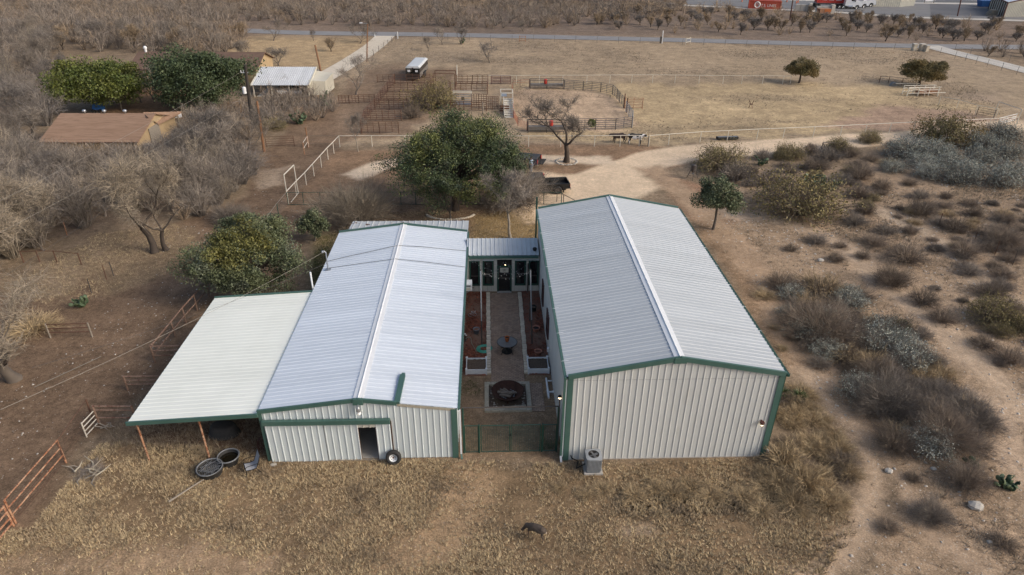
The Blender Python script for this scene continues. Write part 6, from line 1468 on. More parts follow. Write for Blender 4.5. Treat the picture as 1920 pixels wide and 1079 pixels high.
MB().bx(x0, x0+(x1-x0)*.5, y0+.1, y1-.1, 1.2, 1.26).build('grey_panel', 'steel', t)
m = MB(); q0 = G(933, 210); 
for z in (.3, .6, .9): m.box((q0[0]+.9, q0[1]-.6, z), (1.3, .05, .22))
tag(m.build('plank_wall', 'rust_dark'), 'low brown plank wall left of the loading ramp', 'plank wall')
# orange netting fence
nt_ = g2((960, 170), (962, 200), (963, 222), (971, 237), (988, 246)); t = posts_rails('orange_net_fence', 'orange safety netting on posts along the left end of the arena', nt_, 1.25, (), 'maroon', 'orange_net', .035, .02)
m = MB()
for a, b in zip(nt_[:-1], nt_[1:]):
    a = np.array([*a, 0]); b = np.array([*b, 0])
    for z in np.arange(.15, 1.15, .10): m.tube([a+[0, 0, z], b+[0, 0, z]], .012, 3, False)
    k = int(np.linalg.norm(b-a)/.3)
    for i in range(k): p = a+(b-a)*i/k; m.tube([p+[0, 0, .1], p+[0, 0, 1.1]], .010, 3, False)
kind(m.build('netting', 'orange_net', t), 'stuff')
posts_rails('orange_net_fence', 'second thin orange netting fence behind the arena chute', g2((962, 165), (975, 165), (992, 164)), 1.2, (1.15, .8), 'maroon', 'orange_net', .03, .012)
# arena panels
def arow(lab, *pp, h=1.45, n=6, mt='panel_grey', post=.06):
    for p, q in zip(pp[:-1], pp[1:]): cattle_panel(G(*p), G(*q), h, n, mt, lab, 'arena panels', ups=2, rr=.034, pr=post)
arow('grey rail panel on the far side of the arena', (1058, 168), (1093, 170.5), (1126, 173.5), (1148, 178))
arow('grey rail panel on the far right curve of the arena', (1148, 178), (1156.5, 186), (1161, 193), (1169, 202))
arow('pale blue rail panel on the near right curve of the arena', (1173, 210), (1179, 219), (1185, 228), (1185, 240), mt='steel')
arow('grey rail panel on the near side of the arena', (1184, 240), (1153.5, 244), (1116, 244), (1075, 244.5), (1035, 245), (989.6, 245.5))
cattle_panel(G(1171, 204), G(1204, 204.5), 1.5, 7, 'rust', 'open rusty gate at the right side of the arena', None, ups=2, rr=.03, name='ranch_gate', cat='gate')
for x, y, ty, lab in ((1170, 203, 176, 'tall rusty gate post of the arena, rear one'), (1174.5, 212, 184, 'tall rusty gate post of the arena, front one')):
    g = G(x, y); tag(MB().tube([g, g+[0, 0, hgt(x, y, ty)]], .07, 6).build('gate_post', 'rust_dark'), lab, 'post')
# feed bunks with a red barrel: two long open-topped racks
def bunk(p, q, label, red):
    a, b = G(*p), G(*q); t = thing('feed_bunk', label, 'feed rack', ((a[0]+b[0])/2, (a[1]+b[1])/2, 0)); d = b-a; L = np.linalg.norm(d)
    for f in (0, .5, 1):
        for y in (0, 1.1): MB().tube([a+d*f+[0, y, 0], a+d*f+[0, y, 1.35]], .045, 6).build('upright', 'steel_dark', t)
    for y in (0, 1.1):
        for z in (.2, 1.35): MB().tube([a+[0, y, z], b+[0, y, z]], .04, 6).build('rail', 'steel_dark', t)
    MB().beam(a+d*.02+[0, .55, .55], b-d*.02+[0, .55, .55], .7, .35).build('trough', 'panel_grey', t)
    g = a+d*red
    tag(MB().lathe([(.22, .75), (.26, .9), (.26, 1.3), (.22, 1.42)], g+[0, .5, 0], 12).build('red_barrel', 'red_paint'), 'red barrel standing in the '+('rear' if p[1] < 200 else 'front')+' feed rack of the arena', 'barrel')
bunk((994, 168), (1057, 168), 'grey pipe feed rack at the back of the arena', .46)
bunk((990, 250), (1060, 250), 'grey pipe feed rack at the front of the arena', .62)
# white cube feed sack
# feed trough beyond the fence, deer feeder, broken gate, iron chair, cattle chute in the pasture
a, b = G(1345, 264), G(1384, 263); t = thing('feed_trough', 'long low black feed trough behind the road fence', 'trough', ((a[0]+b[0])/2, a[1], 0))
MB().beam(a+[0, .3, .22], b+[0, .3, .22], .55, .28).build('body', 'dark', t); MB().beam(a+[0.1, .3, .365], b+[-.1, .3, .365], .42, .02).build('feed', 'ac_fin', t)
for f in (.1, .5, .9):
    p = a+(b-a)*f; MB().bx(p[0]-.05, p[0]+.05, p[1]+.05, p[1]+.55, 0, .1).build('skid', 'dark', t)
g = G(1298, 336); t = thing('deer_feeder', 'tripod deer feeder with a grey drum at the bend of the gravel road', 'feeder', g); h = hgt(1298, 336, 309)
for i in range(3): a = i*2*PI/3+.3; MB().tube([g+[.62*math.cos(a), .62*math.sin(a), 0], g+[.2*math.cos(a), .2*math.sin(a), h*.75]], .03, 5).build('leg', 'steel_dark', t)
MB().lathe([(.08, h*.45), (.27, h*.6), (.27, h*.95), (.10, h)], g, 12).build('drum', 'steel_dark', t); MB().lathe([(.1, h*.35), (.1, h*.45)], g, 8).build('spinner', 'steel', t); MB().ring(g+[0, 0, h*.3], .48, .02, n=12, m=4).build('brace_ring', 'steel_dark', t)
g = G(1537, 288); t = thing('broken_gate', 'old dark wooden gate frame leaning on the verge of the gravel road', 'gate', g)
b = G(1585, 280)
MB().tube([g, g+[.1, 0, 1.3]], .05, 5).build('upright', 'steel_dark', t); MB().tube([g+[.9, 0, 0], g+[.9, 0, 1.0]], .05, 5).build('upright', 'steel_dark', t); MB().tube([g+[.1, 0, 1.25], b+[0, 0, .75]], .045, 5).build('rail', 'steel_dark', t); MB().tube([g+[.1, 0, 1.2], g+[.95, 0, .1]], .04, 5).build('brace', 'steel_dark', t); MB().tube([b, b+[0, 0, .8]], .05, 5).build('upright', 'steel_dark', t)
g = G(1407, 203); t = thing('iron_stand', 'small rusty iron tripod stand alone in the tan pasture', 'stand', g)
for i in range(4): a = i*PI/2+.4; MB().tube([g+[.35*math.cos(a), .35*math.sin(a), 0], g+[.12*math.cos(a), .12*math.sin(a), .55], g+[.42*math.cos(a), .42*math.sin(a), 1.05]], .03, 5).build('leg', 'rust_dark', t)
MB().ring(g+[0, 0, .55], .22, .04, n=12, m=5).build('ring', 'rust_dark', t)
a, b = G(1700, 181), G(1757, 180); t = thing('cattle_chute', 'cream pipe cattle chute under the wider pasture tree', 'cattle chute', ((a[0]+b[0])/2, a[1], 0)); d = b-a
for f in (0, .35, .7, 1):
    for y in (0, 1.3): MB().beam(a+d*f+[0, y, 0], a+d*f+[0, y, 1.35], .11, .11, (0, 1, 0)).build('upright', 'white_pipe', t)
for y in (0, 1.3):
    for z in (.45, .9, 1.3): MB().tube([a+[0, y, z], b+[.3, y, z]], .05, 5).build('rail', 'white_pipe', t)
MB().beam(a+d*.4+[0, .65, .5], b+[0, .65, .5], 1.0, .5).build('drop_panel', 'rust', t); MB().tube([a+[-.5, .2, 1.25], a+d*.55+[0, -.4, .75]], .05, 5).build('slanted_rail', 'white_pipe', t); MB().tube([a+d*.45+[0, -.5, .55], b+[.8, -.5, .6]], .06, 5).build('rail', 'white_pipe', t)
for f in (.5, .95): MB().tube([a+d*f+[0, -.5, 0], a+d*f+[0, -.5, .6]], .05, 5).build('upright', 'white_pipe', t)
tag(MB().tube([G(1678, 163)+[0, 0, .5], G(1722, 163)+[0, 0, .5]], .07, 6).build('long_pipe', 'white_pipe'), 'long cream pipe rail lying behind the cattle chute', 'pipe')
row2 = g2((1648, 156), (1665, 156.5), (1690, 160), (1716, 160)); posts_rails('pen_rails', 'low brown rail pen left of the wider pasture tree', row2, 1.1, (.3, .7, 1.05), 'rust_dark', 'wood_old', .05, .03)
m = MB(); g = G(1678, 163); m.lathe([(.3, .3), (.55, .35), (.55, .75), (.3, .8)], g, 12, (0, 1, .1)); tag(m.build('wire_roll', 'ac_fin'), 'roll of grey wire beside the low rail pen', 'wire roll')
posts_rails('pasture_fence', 'cream pipe fence running from the cattle chute to the tall arch gate', g2((1759, 198), (1793, 204), (1828, 215), (1866, 222)), 1.3, (1.25,), 'white_pipe', 'white_pipe', .04, .03, wires=(.4, .8))
posts_rails('rail_gate', 'dark rail gate beside the tall cream arch at right', g2((1830, 217), (1862, 223)), 1.2, (.2, .5, .8, 1.1), 'steel_dark', 'steel_dark', .04, .02, cat='gate')
g0, g1 = G(1862, 222), G(1904, 238); h = hgt(1862, 222, 191); t = thing('arch_gate', 'tall thin cream pipe arch at the right end of the road fence', 'gate frame', g0)
for p in (g0, g1): MB().tube([p, p+[0, 0, h]], .055, 6).build('upright', 'white_pipe', t)
MB().tube([g0+[0, 0, h], g1+[0, 0, h]], .045, 6).build('crossbar', 'white_pipe', t)
posts_rails('rail_gate', 'white rail gate lying open beside the tall cream arch', g2((1870, 236), (1902, 228)), 1.1, (.2, .45, .7, 1.0), 'white_pipe', 'white_paint', .04, .03, cat='gate')
# stones round the trees
g = G(1062, 304); rg = random.Random(3)
t = thing('stone_ring', 'ring of white stones round the foot of the mesquite', 'stone ring', g)
for i in range(34):
    a = i*2*PI/34; s = rg.uniform(.08, .15); p = g+[1.15*math.cos(a)+rg.uniform(-.06, .06), 1.15*math.sin(a)+rg.uniform(-.06, .06), .05]; m = MB(); m.ball(p, (s, s*.8, s*.7), 6, 5); m.build('stone', 'stone_white', t)
g = G(845, 402); t = thing('stone_ring', 'curved border of tan stones at the foot of the live oak', 'stone ring', g)
for i in range(26):
    a = -.2-i*2.9/26; s = rg.uniform(.10, .16); p = g+[2.1*math.cos(a), 1.0*math.sin(a)*1.3, .05]; m = MB(); m.ball(p, (s*1.2, s*.8, s*.7), 6, 5); m.build('stone', 'cream_stone', t)

# ------------------------------------------------------------------ poles and lines
def pole(px_, py_, ty, topx, r, mt, label, bits=()):
    g = G(px_, py_); h = hgt(px_, py_, ty); tp = g+[0, 0, h]
    dx = (topx-proj(tp)[0])*mpp(px_, py_); tp = tp+[dx, 0, 0]
    t = thing('utility_pole', label, 'utility pole', g); MB().tube([g-[0, 0, .1], (g+tp)/2, tp], [r, r*.9, r*.75], 9).build('shaft', mt, t); return t, g, tp
t, g, tpA = pole(473, 237, 122, 459.5, .22, 'pole_dark', 'black utility pole with a white transformer left of the thicket')
c = g+(tpA-g)*.60; m = MB(); m.lathe([(.20, -.4), (.24, -.38), (.24, .30), (.20, .36), (.06, .42)], c+[-.42, -.1, 0], 12); tr_ = m.build('transformer', 'truck_white', t)
m = MB(); m.beam(c, c+[-.42, -.1, 0], .08, .1); m.build('transformer_arm', 'steel', t)
c2 = g+(tpA-g)*.87; m = MB(); m.beam(c2+[.25, 0, .05], c2+[-.65, 0, .05], .06, .06); m.lathe([(.05, 0), (.05, .3)], c2+[-.6, 0, .05], 8); m.lathe([(.05, 0), (.05, .3)], c2+[-.3, 0, .05], 8); m.build('insulator_arm', 'truck_white', t)
t, g, tpB = pole(495.5, 285, 190, 481.5, .15, 'pole_wood', 'leaning orange wooden pole beside the black utility pole')
t, g, tpC = pole(607, 160, 85, 591, .16, 'pole_wood', 'leaning brown wooden pole right of the white roofed shed')
t, g, tpD = pole(687.5, 116, 45, 689, .11, 'pole_wood', 'slim brown pole with a street lamp beside the white driveway')
MB().beam(tpD, tpD+[-1.0, 0, .15], .06, .06).build('lamp_arm', 'steel', t); MB().box(tpD+[-1.15, 0, .14], (.5, .25, .15)).build('lamp_head', 'truck_white', t)
t, g, tpE = pole(1481, 38, -35, 1492, .17, 'brown_trim', 'brown utility pole between the red container and the concrete blocks')
t, g, tpF = pole(1795, 31, -45, 1812, .17, 'brown_trim', 'brown utility pole on the dark asphalt apron')
def wire(a, b, sag, label, mt='wire_pale', r=.010):
    a, b = np.array(a, float), np.array(b, float); tag(MB().tube([a+(b-a)*s-[0, 0, 4*sag*s*(1-s)] for s in np.linspace(0, 1, 25)], r, 3, False).build('power_line', mt), label, 'cable')
wire(tpA-[.6, 0, .8], G(-150, 452, 8.0), .25, 'overhead line from the top of the black pole to the lower left')
wire(G(458, 182, 4.4), G(-150, 515, 8.0), .25, 'overhead line from the transformer to the lower left')
wire(tpB, G(-80, 575, 7.5), .35, 'thin overhead line from the orange pole towards the left edge', 'wire', .008)
wire(mst+[-.2, 0, 1.25], G(-60, 795, 7.0), .3, 'service cable from the barn mast towards the lower left', 'wire_pale', .009)
wire(mst+[0, 0, .5], G(60, 690, 6.5), .3, 'second thin service cable from the barn mast over the lean-to', 'wire', .007)
wire(tpC, tpC+[-14, 6, -1.5], .2, 'thin line from the brown pole to the white roofed shed', 'wire', .008)

# ------------------------------------------------------------------ sheds and houses behind
def gable_house(x0, x1, y0, y1, he, hr, rm_, wm_, t, ov=.35, step=None):
    ym = (y0+y1)/2
    for yy, s in ((y0, -1), (y1, 1)):
        V = norm((0, ym-yy, hr-he)); ln = math.hypot(ym-yy, hr-he); N = norm((0, s*(hr-he), abs(ym-yy)))
        O = np.array((x0-ov, yy, he))-V*ov
        if step: panels('roof_panel', rm_, t, O, (1, 0, 0), V, N, x1-x0+2*ov, 0, ln+ov, h=.04)
        else:
            m = MB(); a = O; b = O+np.array((x1-x0+2*ov, 0, 0)); c = b+V*(ln+ov); d = a+V*(ln+ov)
            m.add([a, b, c, d, a-N*.12, b-N*.12, c-N*.12, d-N*.12], [(0, 1, 2, 3), (7, 6, 5, 4), (0, 4, 5, 1), (1, 5, 6, 2), (3, 2, 6, 7), (0, 3, 7, 4)]); m.build('roof_slope', rm_, t)
    for x, o in ((x0, 0), (x1, 1)):
        m = MB(); m.add([(x, y0, 0), (x, y1, 0), (x, y1, he), (x, ym, hr-.02), (x, y0, he)], [(0, 1, 2, 3, 4)]); m.build('gable_wall', wm_, t)
    for y in (y0, y1): MB().bx(x0, x1, y-.04, y+.04, 0, he).build('wall', wm_, t)
a, b = G(88, 291), G(262, 291); zr = 4.1
x0, x1 = a[0], b[0]; y0 = a[1]; he = hgt(150, 291, 264)
for y1_ in np.linspace(2, 16, 100):
    if proj(((x0+x1)/2, y0+y1_/2, he+y1_*.16))[1] <= 213: break
t = thing('shingled_shed', 'long brown shingled shed among the bare trees at left', 'shed', ((x0+x1)/2, y0+y1_/2, 0))
gable_house(x0, x1, y0, y0+y1_, he, he+y1_*.16, 'shingle', 'wall_tan', t, .3)
q = G(342.5, 209.4, he+.3); hr_ = he+y1_*.16; m = MB(); m.add([G(268, 211, hr_-.05), q, G(297, 233, he+.3), G(276, 219, hr_-.1)], [(0, 3, 2, 1)]); m.add([(v[0], v[1], v[2]-.12) for v in m.v], [(0, 1, 2, 3)]); m.build('rear_awning', 'shingle', t)
for x in (q[0]-.4,): MB().beam((x, y0+y1_, 0), (x, y0+y1_, he), .12, .12, (0, 1, 0)).build('awning_post', 'wood_old', t)
MB().bx(x1+.05, x1+.12, y0+y1_*.3, y0+y1_*.55, .0, 2.0).build('shed_door', 'wood_old', t)
for px_ in (159.7, 197, 235.6):
    c = np.array(((G(px_, 212, he+y1_*.16))[0], y0+y1_*.5, he+y1_*.16)); m = MB(); m.lathe([(.10, -.05), (.10, .12), (.20, .16), (.23, .26), (.17, .38), (.04, .42)], c, 12); m.build('roof_turbine', 'steel', t, True)
g = G(336, 238); t = thing('basketball_hoop', 'white backboard with a square on a thin pole beside the shed awning', 'hoop', g); h = hgt(336, 238, 214)
MB().tube([g, g+[0, 0, h*.7]], .06, 6).build('pole', 'steel_dark', t); MB().box(g+[.05, 0, h*.86], (1.05, .06, h*.3), .5).build('backboard', 'truck_white', t)
m = MB(); 
for z in (h*.80, h*.92): m.box(g+[.03, -.05, z], (.42, .02, .05), .5)
m.build('target_square', 'dark', t)
a = G(196, 206); b = G(228, 206); t = thing('lean_roof', 'small silver sheet roof with rust spots behind the shingled shed', 'shed', ((a[0]+b[0])/2, a[1]+1, 0)); m = MB(); m.add([(a[0]-.3, a[1], 2.3), (b[0], a[1], 2.3), (b[0]+.6, a[1]+2.4, 2.8), (a[0]+.5, a[1]+2.4, 2.8)], [(0, 1, 2, 3)]); m.build('roof_sheet', 'roof_rusty', t)
for x in (a[0], b[0]):
    for y in (a[1]+.1, a[1]+2.3): MB().beam((x, y, 0), (x, y, 2.4), .1, .1, (0, 1, 0)).build('post', 'wood_old', t)
a = G(186, 212); t = thing('blue_tarp_cart', 'blue covered cart behind the shingled shed', 'cart', a); MB().frustum(a[0]-.6, a[0]+.7, a[1]-.4, a[1]+.5, .5, a[0]-.4, a[0]+.5, a[1]-.3, a[1]+.4, 1.3).build('cover', 'blue_paint', t)
for s in (-.4, .5): MB().ring((a[0]+s, a[1]-.45, .3), .26, .05, (0, 1, 0), 12, 5).build('wheel', 'rubber', t)
# white roofed shed
x0, x1 = G(478, 182)[0], G(579, 182)[0]; y0 = G(530, 182)[1]; he = hgt(527, 182, 159.5)
for dp in np.linspace(2, 14, 100):
    if proj(((x0+x1)/2, y0+dp, he+dp*.24))[1] <= 126.5: break
hr = he+dp*.24
t = thing('white_shed', 'white metal roofed open shed with parked cars', 'shed', ((x0+x1)/2, y0+dp/2, 0))
V = norm((0, dp, hr-he)); N = norm((0, -(hr-he), dp)); panels('roof_panel', 'shed_roof', t, (x0-.2, y0-.3, he), (1, 0, 0), V, N, x1-x0+.5, 0, math.hypot(dp, hr-he)+.25, h=.045)
trim('rake_trim', (x0-.22, y0-.3, he), (x0-.22, y0+dp, hr), .12, .22, 'wall_cream', t); trim('rake_trim', (x1+.32, y0-.3, he), (x1+.32, y0+dp, hr), .12, .22, 'wall_cream', t)
m = MB(); m.add([(x0, y0+dp, hr), (x0+.2, y0+dp, hr), (x0+.6, y0+dp+4, he), (x0-.1, y0+dp+4, he)], [(0, 1, 2, 3)]); m.build('rear_rake', 'wall_cream', t)
m = MB(); m.add([(x0, y0+dp+.02, hr), (x1, y0+dp+.02, hr), (x1, y0+dp+4, he), (x0, y0+dp+4, he)], [(0, 1, 2, 3)]); m.build('rear_slope', 'shed_roof', t)
MB().bx(x0, x1, y0+dp-.1, y0+dp, 0, hr-.1).build('rear_wall', 'wall_cream', t)
m = MB(); m.add([(x1, y0, 0), (x1, y0+dp, 0), (x1, y0+dp, hr-.1), (x1, y0, he-.1)], [(0, 1, 2, 3)]); m.build('side_wall', 'wall_cream', t)
for f in (0, .33, .66): MB().beam((x0+(x1-x0)*f, y0, 0), (x0+(x1-x0)*f, y0, he-.05), .14, .14, (0, 1, 0)).build('post', 'white_pipe', t)
q1, q2 = G(604, 176), G(578, 182)
m = MB(); yy = y0; m.add([(x1+.05, yy+1, 0), (x1+2.3, yy+1.4, 0), (x1+2.3, yy+1.4, 1.9), (x1+.05, yy+1, 2.1), (x1+.05, yy+dp, 0), (x1+2.6, yy+dp, 0), (x1+2.6, yy+dp, 2.2), (x1+.05, yy+dp, 2.6)], [(0, 1, 2, 3), (5, 4, 7, 6), (1, 5, 6, 2), (3, 2, 6, 7)]); m.build('side_annex', 'wall_cream', t)
MB().bx(x0+.2, x1-.2, y0+.1, y0+dp-.2, -.05, .03).build('floor', 'concrete_pale', t)
a = G(470, 150); b = G(492, 150); t = thing('brown_roof_house', 'brown shingled house roof hidden behind the dark green tree', 'house', (a[0]-8, a[1]+6, 0)); xx0 = G(252, 158)[0]; yy0 = G(300, 158)[1]
gable_house(xx0, G(482, 160)[0], yy0, yy0+9, 2.4, 4.0, 'shingle_dark', 'wall_tan', t, .4)
MB().lathe([(.18, 0), (.18, .5), (.28, .5), (.28, .75), (.08, .9)], (xx0+.8, yy0+4.5, 3.95), 10).build('chimney_cowl', 'truck_white', t)
g = G(614, 163); tag(MB().lathe([(.28, 0), (.33, .95), (.36, 1.0), (.3, 1.02)], g, 12).build('waste_bin', 'steel_dark'), 'dark waste bin right of the white roofed shed', 'bin')

# ------------------------------------------------------------------ vehicles
def wheel(par, x, y, r, w, hub='steel_dark', nm='wheel'):
    c = (x, y, r); s = 1 if y > 0 else -1
    wv = MB().lathe([(r*.62, -w/2), (r*.94, -w/2), (r, -w*.3), (r, w*.3), (r*.94, w/2), (r*.62, w/2)], c, 20, (0, 1, 0), cap=False).build(nm, 'rubber', par, True)
    MB().lathe([(r*.63, w*.42), (r*.5, w*.30), (r*.18, w*.34), (.01, w*.36)], c, 18, (0, s, 0), cap=False).build('rim', hub, wv)
    return wv
def pickup(name, label, paint, cover=False, gate_open=False, hub='steel_dark', L=5.75):
    t = thing(name, label, 'pickup'); W = .98; wb = (1.78, -1.72); r = .42
    def arch(cx, z0): return [(cx+.52*math.cos(a), z0+.52*math.sin(a)) for a in np.linspace(0, PI, 9)]
    z0 = .48; R_, F_ = -L/2, L/2
    prof = [(R_, .60), (R_, 1.10), (-.62, 1.10), (-.60, 1.12), (.95, 1.12), (F_-.35, 1.08), (F_-.02, .92), (F_, .55), (F_-.15, .42)]
    low = [(wb[0]+.52, .45)]+arch(wb[0], .45)[1:-1]+[(wb[0]-.52, .45), (wb[1]+.52, .45)]+arch(wb[1], .45)[1:-1]+[(wb[1]-.52, .50)]
    for s in (-1, 1):
        m = MB(); m.sidepoly(prof+low, s*W-.04, s*W+.04); m.build('body_side', paint, t)
    m = MB(); m.frustum(.95, F_-.03, -W, W, .55, 1.0, F_-.25, -W+.05, W-.05, 1.12); m.build('bonnet', paint, t)
    MB().bx(-.62, 1.0, -W+.04, W-.04, .45, 1.08).build('cab_floor', paint, t)
    cab = MB(); cab.frustum(-.60, 1.35, -W+.03, W-.03, 1.10, -.38, .55, -W+.22, W-.22, 1.82); cab = cab.build('cab', paint, t)
    e = .012
    def pane(pts, nm): m = MB(); m.add(pts, [(0, 1, 2, 3)]); m.build(nm, 'glass', cab)
    pane([(-.575-e, -.80, 1.18), (-.575-e, .80, 1.18), (-.41-e, .66, 1.74), (-.41-e, -.66, 1.74)], 'rear_window')
    pane([(1.30+e, -.84, 1.15), (1.30+e, .84, 1.15), (.62+e, .72, 1.77), (.62+e, -.72, 1.77)], 'windscreen')
    for s in (-1, 1): pane([(-.45, s*(W-.045+e), 1.18), (1.10, s*(W-.045+e), 1.18), (.50, s*(W-.205+e), 1.76), (-.32, s*(W-.205+e), 1.76)], 'side_window')
    MB().bx(-.44, -.34, -.2, .2, 1.82, 1.86).build('brake_lamp', 'tail_red', cab)
    MB().bx(R_+.05, -.60, -W+.04, W-.04, .55, .66).build('bed_floor', 'bed_liner', t)
    MB().bx(-.68, -.60, -W+.04, W-.04, .66, 1.08).build('bed_front', 'bed_liner', t)
    for s in (-1, 1):
        MB().bx(R_+.06, -.68, s*(W-.06)-.02, s*(W-.06)+.02, .66, 1.09).build('bed_liner_wall', 'bed_liner', t)
        m = MB(); m.bx(wb[1]-.45, wb[1]+.45, s*(W-.2)-.12, s*(W-.2)+.12, .66, .92); m.build('wheel_housing', 'bed_liner', t)
        MB().bx(R_-.02, R_+.05, s*(W-.08)-.10, s*(W-.08)+.10, .68, 1.06).build('tail_lamp', 'tail_red', t)
        MB().bx(F_-.12, F_+.01, s*(W-.22)-.16, s*(W-.22)+.16, .72, .92).build('headlight', 'bulb', t)
        MB().box((1.02, s*(W+.12), 1.18), (.1, .2, .22)).build('mirror', 'dark', t)
        for x in wb: wheel(t, x, s*(W-.10), r, .28, hub)
        MB().bx(wb[1]-.60, wb[1]-.57, s*(W-.05)-.14, s*(W-.05)+.14, .18, .55).build('mud_flap', 'rubber', t)
    if gate_open: MB().bx(R_-.56, R_, -W+.12, W-.12, .60, .67).build('tailgate', 'bed_liner', t)
    else: MB().bx(R_-.01, R_+.06, -W+.13, W-.13, .58, 1.09).build('tailgate', paint, t)
    MB().bx(R_-.14, R_-.01, -W+.05, W-.05, .42, .58).build('rear_bumper', 'chrome', t); MB().bx(F_-.05, F_+.10, -W+.02, W-.02, .40, .62).build('front_bumper', 'chrome', t)
    MB().bx(F_-.03, F_+.02, -.6, .6, .66, .92).build('grille', 'dark', t); MB().bx(R_+.3, F_-.3, -.6, .6, .28, .46).build('chassis', 'dark', t)
    if cover:
        for k in range(4):
            x0 = R_+.05+k*.53; MB().bx(x0, x0+.51, -W+.06, W-.06, 1.10, 1.14).build('bed_cover_panel', 'tonneau', t)
    return t
t = pickup('pickup_truck', 'black pickup truck with an empty open bed parked on the gravel', 'black_paint', L=5.9)
g = G(1036, 362); put(t, (g[0]-1.25, g[1]+.35, 0), math.radians(186), .95)
t = pickup('pickup_truck', 'dark blue pickup with covered bed and lowered tailgate behind two people', 'navy_paint', True, True)
g = G(1003, 318); put(t, (g[0]-2.25, g[1]+1.55, 0), math.radians(163), 1.0)
def car(label, paint, loc, rz):
    t = thing('parked_car', label, 'car'); 
    prof = [(-2.1, .35), (-2.15, .8), (-1.2, .95), (1.0, .95), (2.0, .75), (2.15, .45), (2.0, .3), (1.75, .3)]+[(1.35+.38*math.cos(a), .32+.38*math.sin(a)) for a in np.linspace(0, PI, 7)]+[(-.95, .28)]+[(-1.3+.38*math.cos(a), .32+.38*math.sin(a)) for a in np.linspace(0, PI, 7)]
    m = MB(); m.sidepoly(prof, -.88, .88); m.build('body', paint, t); c = MB(); c.frustum(-1.5, 1.1, -.82, .82, .94, -1.0, .35, -.62, .62, 1.45); c = c.build('cabin', 'glass', t); MB().bx(-1.0, .35, -.62, .62, 1.452, 1.49).build('roof', paint, c)
    for x in (1.35, -1.3):
        for s in (-1, 1): wheel(t, x, s*.80, .32, .2, 'steel')
    for s in (-1, 1): MB().bx(2.08, 2.17, s*.6-.15, s*.6+.15, .58, .72).build('headlight', 'bulb', t)
    put(t, loc, rz)
g = G(530, 181); car('white car parked under the left bay of the white shed', 'truck_white', (g[0], g[1]+1.8, .03), -PI/2+.1)
g = G(557, 181); car('pale silver car parked under the right bay of the white shed', 'steel', (g[0], g[1]+1.8, .03), -PI/2-.05)
# stock trailer
a, b = G(762, 152.5), G(788, 152.5); W2 = (b[0]-a[0])/2; t = thing('stock_trailer', 'long white roofed stock trailer with dark sides behind the cattle pens', 'trailer'); L = 7.4; hh = 2.25
MB().bx(-W2, W2, 0, L, .45, .60).build('floor', 'dark', t)
for s in (-1, 1):
    MB().bx(s*W2-.03, s*W2+.03, 0, L, .60, 1.30).build('side_panel', 'panel_grey', t)
    for z in (1.42, 1.62, 1.82): MB().bx(s*W2-.025, s*W2+.025, 0, L, z, z+.11).build('side_slat', 'steel_dark', t)
    for y in np.linspace(.05, L-.05, 7): MB().bx(s*W2-.035, s*W2+.035, y-.04, y+.04, 1.30, 2.0).build('side_post', 'steel_dark', t)
    for y in (3.1, 4.0): wv = MB().lathe([(.2, -.1), (.36, -.1), (.38, 0), (.36, .1), (.2, .1)], (s*(W2+.12), y, .38), 14, (1, 0, 0)).build('wheel', 'rubber', t, True)
    MB().bx(s*(W2+.12)-.16, s*(W2+.12)+.16, 2.6, 4.5, .80, .86).build('mudguard', 'dark', t)
poly = [(-W2-.02, 1.98), (W2+.02, 1.98), (W2+.02, 2.12), (W2-.25, 2.28), (-W2+.25, 2.28), (-W2-.02, 2.12)]
MB().prism(poly, lambda a, b: (a, -.04, b), lambda a, b: (a, L+.02, b)).build('roof', 'shed_roof', t)
MB().bx(-W2, W2, L-.03, L+.03, .6, 2.0).build('front_panel', 'dark', t)
gt = MB(); gt.bx(-W2, -W2+.09, -.05, .03, .55, 1.98); gt.bx(W2-.09, W2, -.05, .03, .55, 1.98); gt.bx(-W2+.09, W2-.09, -.049, .029, 1.86, 1.97); gt.bx(-W2+.09, W2-.09, -.05, .03, .55, 1.15); gt.bx(-.05, .05, -.048, .028, 1.15, 1.86); gt = gt.build('rear_gate', 'dark', t)
for s in (-1, 1): MB().bx(s*.6-.22, s*.6+.22, -.062, -.052, 1.42, 1.72).build('number_sheet', 'white_paint', gt)
MB().bx(-W2-.05, W2+.05, -.18, -.05, .38, .55).build('rear_bumper', 'steel_dark', t); MB().bx(-.12, .12, -.065, -.04, 1.98, 2.08).build('marker_lamp', 'maroon', t)
m = MB(); m.beam((-.7, L, .5), (0, L+1.6, .5), .12, .14); m.beam((.7, L, .5), (0, L+1.6, .5), .12, .14); m.build('drawbar', 'dark', t)
put(t, ((a[0]+b[0])/2, a[1], 0), math.radians(-5.5))

